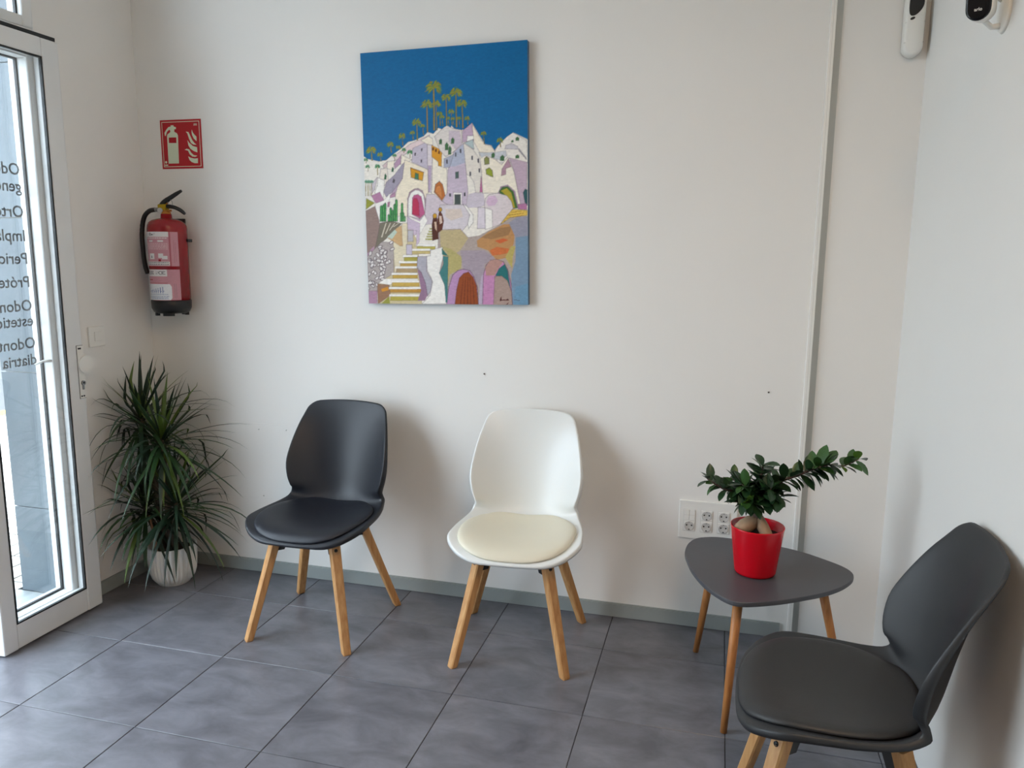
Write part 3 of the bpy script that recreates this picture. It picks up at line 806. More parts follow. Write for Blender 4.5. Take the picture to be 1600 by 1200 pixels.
((221,215,211),[(3.4,10.0),(3.3,10.5),(3.8,11.1),(4.5,11.4),(5.0,11.3),(5.0,10.8),(4.6,10.2),(3.9,9.9)],0.7),
((226,220,216),[(1.9,15.7),(1.5,16.1),(1.4,17.0),(1.9,17.7),(2.5,18.0),(2.9,17.6),(2.9,16.7),(2.5,16.0)],0.7),
((235,229,225),[(10.4,24.6),(10.3,25.1),(10.7,25.6),(11.4,25.9),(11.8,25.8),(11.9,25.4),(11.5,24.8),(10.9,24.5)],0.7),
((229,223,219),[(5.6,11.6),(5.4,12.2),(5.7,13.0),(6.3,13.6),(7.0,13.6),(7.2,13.0),(6.9,12.2),(6.2,11.7)],0.7),
((226,220,216),[(6.8,13.7),(6.2,13.7),(5.6,14.2),(5.4,14.9),(5.7,15.4),(6.2,15.4),(6.8,14.9),(7.1,14.2)],0.7),
((229,223,219),[(7.8,10.2),(7.4,9.8),(6.7,9.7),(6.0,9.9),(5.7,10.3),(6.1,10.7),(6.8,10.8),(7.6,10.6)],0.7),
((219,213,209),[(7.6,12.2),(7.1,12.2),(6.6,12.7),(6.5,13.4),(6.7,13.8),(7.2,13.7),(7.7,13.2),(7.8,12.6)],0.7),
((230,224,220),[(-0.3,8.5),(-0.0,9.0),(0.8,9.4),(1.7,9.3),(2.2,8.9),(1.9,8.3),(1.0,8.0),(0.1,8.1)],0.7),
((231,225,221),[(10.4,16.8),(9.9,16.9),(9.5,17.4),(9.5,18.0),(9.7,18.4),(10.2,18.3),(10.6,17.8),(10.6,17.2)],0.7),
((229,223,219),[(1.4,15.2),(1.3,15.7),(1.6,16.4),(2.3,16.9),(2.9,16.8),(3.1,16.3),(2.7,15.6),(2.0,15.2)],0.7),
((176,136,160),[(0.1,5.4),(4.1,5.4),(3.9,-0.1),(0.1,-0.1)],0.4),
((152,112,84),[(4.3,8.3),(9.6,7.9),(10.0,3.6),(4.2,-0.1)],0.3),
((206,140,40),[(5.8,6.1),(8.8,7.2),(9.5,5.8),(6.4,5.0)],0),
((150,150,60),[(5.8,-0.0),(9.4,3.2),(9.7,-0.0)],0),
((242,238,232),[(5.0,8.6),(7.8,10.4),(22.4,10.4),(22.3,9.0),(11.2,9.0),(10.0,7.9)],0.1),
((170,160,70),[(16.6,19.2),(22.5,19.2),(22.4,17.4),(16.5,17.4)],0.3),
((242,238,232),[(16.1,20.1),(22.5,20.1),(22.5,19.2),(16.0,19.2)],0.1),
((190,155,80),[(14.8,16.8),(22.4,16.7),(22.3,15.3),(14.7,15.4)],0.3),
((242,238,232),[(14.3,17.7),(22.4,17.6),(22.4,16.7),(14.2,16.8)],0.1),
((176,150,110),[(13.0,14.6),(22.3,14.6),(22.3,12.9),(12.9,13.0)],0.3),
((242,238,232),[(12.4,15.5),(22.4,15.5),(22.3,14.6),(12.4,14.6)],0.1),
((196,160,70),[(11.3,12.0),(22.2,12.0),(22.2,10.6),(11.3,10.6)],0.3),
((242,238,232),[(10.8,12.9),(22.3,12.9),(22.2,12.0),(10.8,12.0)],0.1),
((200,166,80),[(11.0,8.9),(22.9,8.9),(22.8,7.2),(10.9,7.2)],0.3),
((242,238,232),[(10.5,9.8),(22.9,9.8),(22.9,8.9),(10.4,8.9)],0.1),
((190,140,60),[(9.9,6.1),(23.7,6.2),(23.7,4.8),(9.9,4.7)],0.3),
((242,238,232),[(9.4,7.0),(23.8,7.1),(23.7,6.2),(9.4,6.1)],0.1),
((180,165,70),[(10.0,3.1),(24.0,3.1),(24.0,1.5),(9.9,1.4)],0.3),
((242,238,232),[(9.5,4.0),(24.1,4.1),(24.0,3.1),(9.4,3.1)],0.1),
((186,172,84),[(22.4,23.6),(30.3,23.5),(30.3,22.2),(22.4,22.3)],0.3),
((242,238,232),[(21.9,24.5),(30.3,24.4),(30.3,23.5),(21.9,23.6)],0.1),
((200,180,120),[(19.9,21.8),(28.0,21.7),(28.0,20.5),(19.9,20.6)],0.3),
((242,238,232),[(19.4,22.7),(28.0,22.6),(28.0,21.7),(19.4,21.8)],0.1),
((176,172,90),[(26.1,26.6),(29.1,26.6),(29.1,26.0),(26.1,26.1)],0.2),
((176,172,90),[(26.6,27.6),(29.1,27.6),(29.1,27.1),(26.6,27.1)],0.2),
((176,172,90),[(27.1,28.7),(29.1,28.6),(29.1,28.1),(27.0,28.1)],0.2),
((176,172,90),[(27.5,29.7),(29.2,29.6),(29.2,29.1),(27.5,29.2)],0.2),
((176,172,90),[(28.0,30.7),(29.2,30.7),(29.2,30.2),(28.0,30.2)],0.2),
((205,186,205),[(18.5,35.2),(23.9,32.7),(23.4,25.4),(22.1,23.7),(22.3,29.9),(18.5,30.3)],0.2),
((190,186,192),[(18.5,30.0),(20.9,30.0),(20.7,25.5),(18.4,25.5)],0.4),
((200,190,205),[(17.7,24.3),(20.2,24.3),(20.1,20.2),(17.6,20.3)],0.4),
((150,116,140),[(22.3,14.3),(24.4,13.2),(26.5,9.7),(27.3,5.1),(25.1,1.5),(22.1,1.5),(23.7,5.8)],0),
((176,172,182),[(22.5,19.5),(26.4,19.5),(26.3,13.6),(28.6,9.7),(27.9,5.5),(26.5,3.3),(25.7,8.6),(24.0,12.9),(22.1,15.0)],0.5),
((238,234,228),[(26.4,19.5),(28.1,19.8),(28.2,21.9),(33.4,23.2),(33.5,19.1),(31.8,12.8),(33.9,7.9),(34.7,0.2),(23.9,0.1),(27.5,3.7),(28.8,9.0),(28.1,11.1),(26.6,13.7)],0.4),
((66,124,122),[(33.5,19.6),(35.7,19.2),(35.0,0.9),(34.3,0.9),(34.0,7.9),(31.8,12.7),(33.6,16.3)],0.3),
((50,110,105),[(33.0,22.7),(35.7,19.6),(33.2,20.1)],0),
((52,134,72),[(6.3,33.8),(6.6,39.8),(7.2,40.3),(7.8,39.8),(7.5,33.8)],0.4),
((110,180,90),[(6.8,33.9),(7.1,39.7),(7.2,39.6),(7.0,33.9)],0),
((52,134,72),[(7.4,33.8),(7.7,40.2),(8.2,40.7),(8.7,40.1),(8.4,33.8)],0.4),
((110,180,90),[(7.8,33.9),(8.1,40.0),(8.3,40.0),(8.0,33.9)],0),
((52,134,72),[(8.2,33.8),(8.5,40.8),(9.0,41.3),(9.4,40.8),(9.1,33.8)],0.4),
((110,180,90),[(8.6,33.9),(8.9,40.6),(9.0,40.6),(8.7,33.9)],0),
((52,134,72),[(10.6,33.7),(10.8,38.9),(11.3,39.4),(11.8,38.9),(11.6,33.7)],0.4),
((110,180,90),[(11.0,33.9),(11.2,38.8),(11.3,38.8),(11.1,33.9)],0),
((52,134,72),[(9.8,33.8),(9.9,36.2),(10.3,36.7),(10.7,36.2),(10.6,33.7)],0.4),
((110,180,90),[(10.1,33.9),(10.2,36.1),(10.4,36.1),(10.3,33.9)],0),
((52,134,72),[(11.6,33.7),(11.8,38.0),(12.1,38.5),(12.5,38.0),(12.3,33.7)],0.4),
((110,180,90),[(11.9,33.8),(12.0,37.9),(12.2,37.9),(12.0,33.8)],0),
((52,134,72),[(12.3,33.7),(12.6,40.3),(13.1,40.8),(13.5,40.3),(13.2,33.7)],0.4),
((110,180,90),[(12.7,33.8),(13.0,40.2),(13.1,40.1),(12.9,33.8)],0),
((52,134,72),[(13.1,33.7),(13.4,42.1),(13.9,42.6),(14.4,42.0),(14.1,33.7)],0.4),
((110,180,90),[(13.5,33.8),(13.8,41.9),(14.0,41.9),(13.7,33.8)],0),
((52,134,72),[(15.6,33.6),(15.9,40.6),(16.3,41.1),(16.8,40.6),(16.5,33.6)],0.4),
((110,180,90),[(16.0,33.8),(16.2,40.5),(16.4,40.5),(16.1,33.8)],0),
((52,134,72),[(15.3,33.6),(15.4,36.9),(15.8,37.4),(16.1,36.9),(16.0,33.6)],0.4),
((110,180,90),[(15.6,33.8),(15.7,36.7),(15.8,36.7),(15.7,33.8)],0),
((52,134,72),[(16.2,33.6),(16.4,36.9),(16.8,37.4),(17.1,36.8),(17.0,33.6)],0.4),
((110,180,90),[(16.5,33.7),(16.7,36.7),(16.8,36.7),(16.7,33.7)],0),
((52,134,72),[(17.1,33.6),(17.1,35.3),(17.4,35.8),(17.7,35.3),(17.6,33.6)],0.4),
((110,180,90),[(17.3,33.7),(17.3,35.2),(17.5,35.2),(17.4,33.7)],0),
((82,38,24),[(29.0,31.9),(29.6,34.9),(30.5,36.3),(31.3,34.6),(31.6,31.5),(31.7,26.4),(29.1,25.8)],0.3),
((205,175,150),[(30.0,33.2),(31.0,33.2),(31.2,29.4),(30.3,30.5)],0),
((96,48,30),[(31.5,33.9),(32.1,36.6),(32.7,37.6),(33.6,35.9),(34.1,33.5),(33.4,30.1),(31.6,28.8)],0.3),
((215,190,175),[(32.1,35.6),(33.2,35.5),(33.5,32.8),(32.4,32.2)],0),
((200,150,40),[(31.2,35.5),(31.0,34.9),(30.6,34.6),(30.0,34.6),(29.6,35.0),(29.5,35.6),(29.6,36.1),(30.1,36.5),(30.6,36.5),(31.1,36.1)],0.5),
((200,150,40),[(33.5,38.0),(33.3,37.5),(32.9,37.2),(32.5,37.2),(32.1,37.5),(32.0,38.0),(32.1,38.5),(32.5,38.8),(33.0,38.8),(33.3,38.5)],0.5),
((150,130,60),[(26.1,67.3),(25.9,70.8),(26.1,70.8),(26.5,67.2)],0.2),
((120,140,50),[(25.8,70.8),(25.7,70.6),(25.4,70.1),(25.6,70.2),(26.1,70.8)],0),
((150,150,60),[(25.8,70.8),(25.4,70.6),(24.9,70.0),(25.4,70.3),(26.1,70.8)],0),
((90,130,60),[(25.8,70.8),(25.4,70.9),(24.9,70.3),(25.4,70.5),(26.1,70.8)],0),
((160,120,50),[(25.8,70.8),(25.4,71.1),(24.9,70.6),(25.4,70.7),(26.1,70.8)],0),
((120,140,50),[(25.8,70.8),(25.5,71.3),(25.0,70.9),(25.4,70.9),(26.1,70.8)],0),
((150,150,60),[(25.8,70.8),(25.6,71.4),(25.3,71.1),(25.6,71.0),(26.1,70.8)],0),
((90,130,60),[(25.8,70.8),(25.8,71.6),(25.6,71.5),(25.8,71.3),(26.1,70.8)],0),
((160,120,50),[(25.8,70.8),(26.0,71.5),(26.0,71.4),(26.0,71.1),(26.1,70.8)],0),
((120,140,50),[(25.8,70.8),(26.2,71.5),(26.4,71.3),(26.2,71.2),(26.1,70.8)],0),
((150,150,60),[(25.8,70.8),(26.4,71.3),(26.6,71.0),(26.4,71.0),(26.1,70.8)],0),
((90,130,60),[(25.8,70.8),(26.6,71.2),(27.0,70.8),(26.6,70.9),(26.1,70.8)],0),
((160,120,50),[(25.8,70.8),(26.7,71.0),(27.3,70.4),(26.7,70.7),(26.1,70.8)],0),
((120,140,50),[(25.8,70.8),(26.7,70.8),(27.3,70.1),(26.7,70.4),(26.1,70.8)],0),
((150,150,60),[(25.8,70.8),(26.5,70.6),(26.8,70.1),(26.4,70.3),(26.1,70.8)],0),
((90,130,60),[(25.8,70.8),(26.4,70.4),(26.7,69.9),(26.4,70.1),(26.1,70.8)],0),
((150,130,60),[(33.3,70.4),(33.1,75.0),(33.3,74.9),(33.7,70.4)],0.2),
((120,140,50),[(33.1,75.0),(32.6,74.5),(32.1,73.8),(32.6,74.1),(33.4,74.9)],0),
((150,150,60),[(33.1,75.0),(32.6,74.8),(32.1,74.2),(32.6,74.4),(33.4,74.9)],0),
((90,130,60),[(33.1,75.0),(32.5,75.0),(31.8,74.3),(32.5,74.6),(33.4,74.9)],0),
((160,120,50),[(33.1,75.0),(32.4,75.2),(31.6,74.6),(32.3,74.8),(33.4,74.9)],0),
((120,140,50),[(33.1,75.0),(32.4,75.5),(31.7,74.9),(32.4,75.1),(33.4,74.9)],0),
((150,150,60),[(33.1,75.0),(32.6,75.7),(32.1,75.3),(32.6,75.3),(33.4,74.9)],0),
((90,130,60),[(33.1,75.0),(32.8,75.9),(32.4,75.6),(32.8,75.5),(33.4,74.9)],0),
((160,120,50),[(33.1,75.0),(33.0,76.0),(32.8,75.8),(33.0,75.6),(33.4,74.9)],0),
((120,140,50),[(33.1,75.0),(33.3,75.9),(33.3,75.9),(33.2,75.5),(33.4,74.9)],0),
((150,150,60),[(33.1,75.0),(33.5,75.9),(33.7,75.8),(33.5,75.5),(33.4,74.9)],0),
((90,130,60),[(33.1,75.0),(33.7,75.8),(34.1,75.5),(33.7,75.4),(33.4,74.9)],0),
((160,120,50),[(33.1,75.0),(34.0,75.6),(34.5,75.1),(33.9,75.2),(33.4,74.9)],0),
((120,140,50),[(33.1,75.0),(34.0,75.4),(34.6,74.8),(34.0,75.0),(33.4,74.9)],0),
((150,150,60),[(33.1,75.0),(34.0,75.1),(34.6,74.5),(34.0,74.7),(33.4,74.9)],0),
((90,130,60),[(33.1,75.0),(34.0,74.9),(34.6,74.2),(34.0,74.5),(33.4,74.9)],0),
((160,120,50),[(33.1,75.0),(34.0,74.6),(34.7,73.8),(34.0,74.2),(33.4,74.9)],0),
((120,140,50),[(33.1,75.0),(33.7,74.6),(34.1,74.0),(33.7,74.2),(33.4,74.9)],0),
((150,130,60),[(34.4,70.3),(34.1,73.7),(34.3,73.7),(34.7,70.3)],0.2),
((120,140,50),[(34.1,73.7),(33.9,73.5),(33.6,73.0),(33.8,73.2),(34.4,73.7)],0),
((150,150,60),[(34.1,73.7),(33.8,73.7),(33.4,73.2),(33.8,73.3),(34.4,73.7)],0),
((90,130,60),[(34.1,73.7),(33.5,73.8),(32.9,73.2),(33.5,73.5),(34.4,73.7)],0),
((160,120,50),[(34.1,73.7),(33.5,74.0),(32.9,73.5),(33.5,73.7),(34.4,73.7)],0),
((120,140,50),[(34.1,73.7),(33.7,74.2),(33.3,73.8),(33.7,73.8),(34.4,73.7)],0),
((150,150,60),[(34.1,73.7),(33.9,74.3),(33.6,74.1),(33.9,74.0),(34.4,73.7)],0),
((90,130,60),[(34.1,73.7),(34.0,74.4),(33.9,74.3),(34.0,74.1),(34.4,73.7)],0),
((160,120,50),[(34.1,73.7),(34.2,74.5),(34.2,74.5),(34.2,74.2),(34.4,73.7)],0),
((120,140,50),[(34.1,73.7),(34.4,74.4),(34.6,74.3),(34.4,74.1),(34.4,73.7)],0),
((150,150,60),[(34.1,73.7),(34.7,74.4),(35.0,74.1),(34.7,74.0),(34.4,73.7)],0),
((90,130,60),[(34.1,73.7),(34.7,74.1),(35.1,73.7),(34.7,73.8),(34.4,73.7)],0),
((160,120,50),[(34.1,73.7),(34.9,74.0),(35.5,73.4),(34.9,73.6),(34.4,73.7)],0),
((120,140,50),[(34.1,73.7),(34.8,73.8),(35.3,73.2),(34.8,73.4),(34.4,73.7)],0),
((150,150,60),[(34.1,73.7),(34.8,73.5),(35.3,72.9),(34.8,73.2),(34.4,73.7)],0),
((90,130,60),[(34.1,73.7),(34.6,73.3),(35.0,72.8),(34.6,73.0),(34.4,73.7)],0),
((150,130,60),[(38.2,70.5),(38.0,75.6),(38.2,75.6),(38.5,70.5)],0.2),
((120,140,50),[(37.9,75.6),(37.4,75.1),(36.9,74.4),(37.4,74.7),(38.2,75.6)],0),
((150,150,60),[(37.9,75.6),(37.4,75.4),(36.8,74.7),(37.4,75.0),(38.2,75.6)],0),
((90,130,60),[(37.9,75.6),(37.2,75.6),(36.6,74.9),(37.2,75.2),(38.2,75.6)],0),
((160,120,50),[(37.9,75.6),(37.2,75.9),(36.5,75.2),(37.2,75.5),(38.2,75.6)],0),
((120,140,50),[(37.9,75.6),(37.4,76.1),(36.8,75.6),(37.4,75.7),(38.2,75.6)],0),
((150,150,60),[(37.9,75.6),(37.4,76.3),(36.9,75.9),(37.4,75.9),(38.2,75.6)],0),
((90,130,60),[(37.9,75.6),(37.6,76.6),(37.1,76.3),(37.5,76.2),(38.2,75.6)],0),
((160,120,50),[(37.9,75.6),(37.8,76.7),(37.6,76.6),(37.8,76.3),(38.2,75.6)],0),
((120,140,50),[(37.9,75.6),(38.1,76.4),(38.1,76.4),(38.1,76.0),(38.2,75.6)],0),
((150,150,60),[(37.9,75.6),(38.4,76.6),(38.6,76.4),(38.3,76.2),(38.2,75.6)],0),
((90,130,60),[(37.9,75.6),(38.5,76.4),(38.9,76.1),(38.5,76.0),(38.2,75.6)],0),
((160,120,50),[(37.9,75.6),(38.6,76.2),(39.1,75.7),(38.6,75.8),(38.2,75.6)],0),
((120,140,50),[(37.9,75.6),(38.7,76.0),(39.3,75.4),(38.7,75.6),(38.2,75.6)],0),
((150,150,60),[(37.9,75.6),(39.0,75.8),(39.7,75.0),(39.0,75.4),(38.2,75.6)],0),
((90,130,60),[(37.9,75.6),(39.0,75.5),(39.7,74.7),(39.0,75.1),(38.2,75.6)],0),
((160,120,50),[(37.9,75.6),(38.8,75.3),(39.3,74.6),(38.7,74.9),(38.2,75.6)],0),
((120,140,50),[(37.9,75.6),(38.6,75.2),(39.0,74.5),(38.6,74.8),(38.2,75.6)],0),
((150,130,60),[(36.9,70.4),(36.6,73.1),(36.8,73.1),(37.2,70.4)],0.2),
((120,140,50),[(36.6,73.1),(36.3,72.9),(36.0,72.4),(36.3,72.6),(36.8,73.1)],0),
((150,150,60),[(36.6,73.1),(36.1,73.0),(35.7,72.5),(36.1,72.7),(36.8,73.1)],0),
((90,130,60),[(36.6,73.1),(36.1,73.2),(35.6,72.7),(36.1,72.9),(36.8,73.1)],0),
((160,120,50),[(36.6,73.1),(36.3,73.4),(35.9,73.1),(36.3,73.1),(36.8,73.1)],0),
((120,140,50),[(36.6,73.1),(36.3,73.6),(36.0,73.3),(36.3,73.3),(36.8,73.1)],0),
((150,150,60),[(36.6,73.1),(36.4,73.8),(36.1,73.6),(36.4,73.5),(36.8,73.1)],0),
((90,130,60),[(36.6,73.1),(36.6,73.8),(36.5,73.8),(36.6,73.5),(36.8,73.1)],0),
((160,120,50),[(36.6,73.1),(36.8,73.9),(36.9,73.8),(36.8,73.5),(36.8,73.1)],0),
((120,140,50),[(36.6,73.1),(37.1,73.8),(37.3,73.5),(37.0,73.5),(36.8,73.1)],0),
((150,150,60),[(36.6,73.1),(37.2,73.6),(37.6,73.2),(37.2,73.3),(36.8,73.1)],0),
((90,130,60),[(36.6,73.1),(37.3,73.4),(37.8,72.9),(37.3,73.1),(36.8,73.1)],0),
((160,120,50),[(36.6,73.1),(37.3,73.2),(37.7,72.7),(37.3,72.9),(36.8,73.1)],0),
((120,140,50),[(36.6,73.1),(37.1,73.0),(37.5,72.5),(37.1,72.7),(36.8,73.1)],0),
((150,150,60),[(36.6,73.1),(37.0,72.9),(37.3,72.4),(37.0,72.6),(36.8,73.1)],0),
((150,130,60),[(41.4,69.4),(41.1,72.9),(41.3,72.9),(41.7,69.4)],0.2),
((120,140,50),[(41.1,72.9),(40.7,72.5),(40.3,72.0),(40.7,72.2),(41.3,72.9)],0),
((150,150,60),[(41.1,72.9),(40.8,72.8),(40.4,72.4),(40.8,72.5),(41.3,72.9)],0),
((90,130,60),[(41.1,72.9),(40.6,73.0),(40.0,72.4),(40.5,72.6),(41.3,72.9)],0),
((160,120,50),[(41.1,72.9),(40.5,73.2),(39.9,72.7),(40.5,72.9),(41.3,72.9)],0),
((120,140,50),[(41.1,72.9),(40.7,73.3),(40.3,73.0),(40.7,73.0),(41.3,72.9)],0),
((150,150,60),[(41.1,72.9),(40.9,73.5),(40.6,73.2),(40.9,73.1),(41.3,72.9)],0),
((90,130,60),[(41.1,72.9),(41.0,73.6),(40.8,73.5),(41.0,73.3),(41.3,72.9)],0),
((160,120,50),[(41.1,72.9),(41.2,73.6),(41.2,73.6),(41.2,73.3),(41.3,72.9)],0),
((120,140,50),[(41.1,72.9),(41.4,73.6),(41.6,73.4),(41.4,73.3),(41.3,72.9)],0),
((150,150,60),[(41.1,72.9),(41.6,73.5),(41.9,73.2),(41.6,73.1),(41.3,72.9)],0),
((90,130,60),[(41.1,72.9),(41.8,73.4),(42.3,72.9),(41.8,73.0),(41.3,72.9)],0),
((160,120,50),[(41.1,72.9),(41.7,73.1),(42.1,72.7),(41.7,72.8),(41.3,72.9)],0),
((120,140,50),[(41.1,72.9),(41.9,72.9),(42.5,72.3),(41.9,72.6),(41.3,72.9)],0),
((150,150,60),[(41.1,72.9),(41.6,72.8),(42.0,72.3),(41.6,72.4),(41.3,72.9)],0),
((90,130,60),[(41.1,72.9),(41.6,72.5),(42.0,71.9),(41.6,72.2),(41.3,72.9)],0),
((150,130,60),[(38.9,70.1),(38.6,72.8),(38.8,72.8),(39.2,70.1)],0.2),
((120,140,50),[(38.6,72.8),(38.4,72.6),(38.1,72.2),(38.3,72.3),(38.8,72.8)],0),
((150,150,60),[(38.6,72.8),(38.2,72.7),(37.7,72.2),(38.2,72.4),(38.8,72.8)],0),
((90,130,60),[(38.6,72.8),(38.3,73.0),(37.9,72.6),(38.2,72.6),(38.8,72.8)],0),
((160,120,50),[(38.6,72.8),(38.2,73.2),(37.7,72.8),(38.2,72.8),(38.8,72.8)],0),
((120,140,50),[(38.6,72.8),(38.2,73.4),(37.8,73.0),(38.2,73.0),(38.8,72.8)],0),
((150,150,60),[(38.6,72.8),(38.4,73.5),(38.1,73.3),(38.4,73.2),(38.8,72.8)],0),
((90,130,60),[(38.6,72.8),(38.6,73.6),(38.5,73.5),(38.6,73.3),(38.8,72.8)],0),
((160,120,50),[(38.6,72.8),(38.8,73.5),(38.9,73.4),(38.8,73.1),(38.8,72.8)],0),
((120,140,50),[(38.6,72.8),(39.0,73.4),(39.2,73.2),(39.0,73.1),(38.8,72.8)],0),
((150,150,60),[(38.6,72.8),(39.2,73.3),(39.6,72.9),(39.2,73.0),(38.8,72.8)],0),
((90,130,60),[(38.6,72.8),(39.2,73.1),(39.5,72.7),(39.1,72.8),(38.8,72.8)],0),
((160,120,50),[(38.6,72.8),(39.3,72.9),(39.8,72.3),(39.3,72.6),(38.8,72.8)],0),
((120,140,50),[(38.6,72.8),(39.2,72.7),(39.6,72.2),(39.2,72.4),(38.8,72.8)],0),
((150,150,60),[(38.6,72.8),(39.0,72.6),(39.3,72.1),(39.0,72.3),(38.8,72.8)],0),
((150,130,60),[(44.8,70.2),(44.5,72.7),(44.7,72.7),(45.1,70.1)],0.2),
((120,140,50),[(44.4,72.7),(44.1,72.4),(43.7,71.9),(44.1,72.0),(44.7,72.7)],0),
((150,150,60),[(44.4,72.7),(43.9,72.5),(43.3,71.9),(43.9,72.1),(44.7,72.7)],0),
((90,130,60),[(44.4,72.7),(44.0,72.8),(43.4,72.2),(43.9,72.4),(44.7,72.7)],0),
((160,120,50),[(44.4,72.7),(43.9,73.0),(43.3,72.5),(43.9,72.6),(44.7,72.7)],0),
((120,140,50),[(44.4,72.7),(43.9,73.2),(43.4,72.8),(43.9,72.8),(44.7,72.7)],0),
((150,150,60),[(44.4,72.7),(44.1,73.4),(43.7,73.0),(44.1,73.0),(44.7,72.7)],0),
((90,130,60),[(44.4,72.7),(44.2,73.6),(43.9,73.4),(44.2,73.2),(44.7,72.7)],0),
((160,120,50),[(44.4,72.7),(44.5,73.7),(44.4,73.6),(44.5,73.3),(44.7,72.7)],0),
((120,140,50),[(44.4,72.7),(44.7,73.7),(44.8,73.7),(44.7,73.4),(44.7,72.7)],0),
((150,150,60),[(44.4,72.7),(45.0,73.6),(45.3,73.3),(45.0,73.2),(44.7,72.7)],0),
((90,130,60),[(44.4,72.7),(45.1,73.3),(45.5,73.0),(45.1,73.0),(44.7,72.7)],0),
((160,120,50),[(44.4,72.7),(45.2,73.2),(45.7,72.6),(45.2,72.8),(44.7,72.7)],0),
((120,140,50),[(44.4,72.7),(45.2,72.9),(45.7,72.4),(45.2,72.5),(44.7,72.7)],0),
((150,150,60),[(44.4,72.7),(45.2,72.7),(45.8,72.1),(45.2,72.3),(44.7,72.7)],0),
((90,130,60),[(44.4,72.7),(45.2,72.5),(45.8,71.7),(45.2,72.1),(44.7,72.7)],0),
((160,120,50),[(44.4,72.7),(45.1,72.2),(45.5,71.6),(45.1,71.9),(44.7,72.7)],0),
((150,130,60),[(27.8,68.3),(27.8,78.9),(28.2,78.9),(28.3,68.2)],0.2),
((120,140,50),[(27.7,78.9),(27.1,78.2),(26.4,77.2),(27.1,77.6),(28.2,78.9)],0),
((150,150,60),[(27.7,78.9),(26.9,78.4),(26.0,77.4),(26.9,77.8),(28.2,78.9)],0),
((90,130,60),[(27.7,78.9),(26.5,78.6),(25.3,77.4),(26.5,78.0),(28.2,78.9)],0),
((160,120,50),[(27.7,78.9),(26.3,79.0),(24.9,77.7),(26.3,78.3),(28.2,78.9)],0),
((120,140,50),[(27.7,78.9),(26.8,79.3),(25.8,78.3),(26.8,78.7),(28.2,78.9)],0),
((150,150,60),[(27.7,78.9),(26.8,79.5),(25.8,78.7),(26.8,78.9),(28.2,78.9)],0),
((90,130,60),[(27.7,78.9),(26.6,80.0),(25.4,79.1),(26.6,79.4),(28.2,78.9)],0),
((160,120,50),[(27.7,78.9),(26.9,80.1),(26.0,79.5),(26.9,79.5),(28.2,78.9)],0),
((120,140,50),[(27.7,78.9),(27.2,80.3),(26.4,79.8),(27.1,79.7),(28.2,78.9)],0),
((150,150,60),[(27.7,78.9),(27.4,80.6),(26.8,80.3),(27.4,80.0),(28.2,78.9)],0),
((90,130,60),[(27.7,78.9),(27.7,80.7),(27.4,80.6),(27.7,80.1),(28.2,78.9)],0),
((160,120,50),[(27.7,78.9),(28.0,80.4),(28.0,80.4),(28.0,79.8),(28.2,78.9)],0),
((120,140,50),[(27.7,78.9),(28.4,80.8),(28.7,80.6),(28.4,80.2),(28.2,78.9)],0),
((150,150,60),[(27.7,78.9),(28.8,80.6),(29.4,80.3),(28.8,80.0),(28.2,78.9)],0),
((90,130,60),[(27.7,78.9),(28.9,80.2),(29.6,79.6),(28.9,79.6),(28.2,78.9)],0),
((160,120,50),[(27.7,78.9),(29.1,80.0),(30.0,79.2),(29.1,79.4),(28.2,78.9)],0),
((120,140,50),[(27.7,78.9),(29.2,79.7),(30.1,78.8),(29.2,79.1),(28.2,78.9)],0),
((150,150,60),[(27.7,78.9),(29.5,79.4),(30.6,78.3),(29.4,78.8),(28.2,78.9)],0),
((90,130,60),[(27.7,78.9),(29.3,79.1),(30.3,78.0),(29.3,78.5),(28.2,78.9)],0),
((160,120,50),[(27.7,78.9),(29.4,78.8),(30.6,77.6),(29.4,78.2),(28.2,78.9)],0),
((120,140,50),[(27.7,78.9),(29.5,78.4),(30.7,77.0),(29.5,77.8),(28.2,78.9)],0),
((150,150,60),[(27.7,78.9),(29.1,78.3),(30.0,77.0),(29.1,77.7),(28.2,78.9)],0),
((90,130,60),[(27.7,78.9),(29.0,77.9),(29.8,76.7),(29.0,77.3),(28.2,78.9)],0),
((150,130,60),[(31.7,68.8),(31.7,78.8),(32.0,78.8),(32.2,68.8)],0.2),
((120,140,50),[(31.6,78.9),(31.2,78.4),(30.6,77.6),(31.2,77.9),(32.0,78.8)],0),
((150,150,60),[(31.6,78.9),(30.8,78.4),(29.9,77.4),(30.7,77.9),(32.0,78.8)],0),
((90,130,60),[(31.6,78.9),(30.9,78.8),(30.2,78.0),(30.9,78.3),(32.0,78.8)],0),
((160,120,50),[(31.6,78.9),(30.8,79.1),(30.0,78.3),(30.8,78.6),(32.0,78.8)],0),
((120,140,50),[(31.6,78.9),(30.6,79.4),(29.6,78.5),(30.6,78.8),(32.0,78.8)],0),
((150,150,60),[(31.6,78.9),(30.9,79.6),(30.1,78.9),(30.9,79.1),(32.0,78.8)],0),
((90,130,60),[(31.6,78.9),(31.1,79.7),(30.5,79.2),(31.1,79.2),(32.0,78.8)],0),
((160,120,50),[(31.6,78.9),(31.3,79.9),(30.8,79.5),(31.3,79.4),(32.0,78.8)],0),
((120,140,50),[(31.6,78.9),(31.4,80.3),(31.0,80.0),(31.4,79.8),(32.0,78.8)],0),
((150,150,60),[(31.6,78.9),(31.7,80.0),(31.6,79.9),(31.7,79.5),(32.0,78.8)],0),
((90,130,60),[(31.6,78.9),(32.0,80.0),(32.1,79.9),(32.0,79.5),(32.0,78.8)],0),
((160,120,50),[(31.6,78.9),(32.4,80.3),(32.8,80.0),(32.4,79.8),(32.0,78.8)],0),
((120,140,50),[(31.6,78.9),(32.6,80.0),(33.2,79.6),(32.6,79.5),(32.0,78.8)],0),
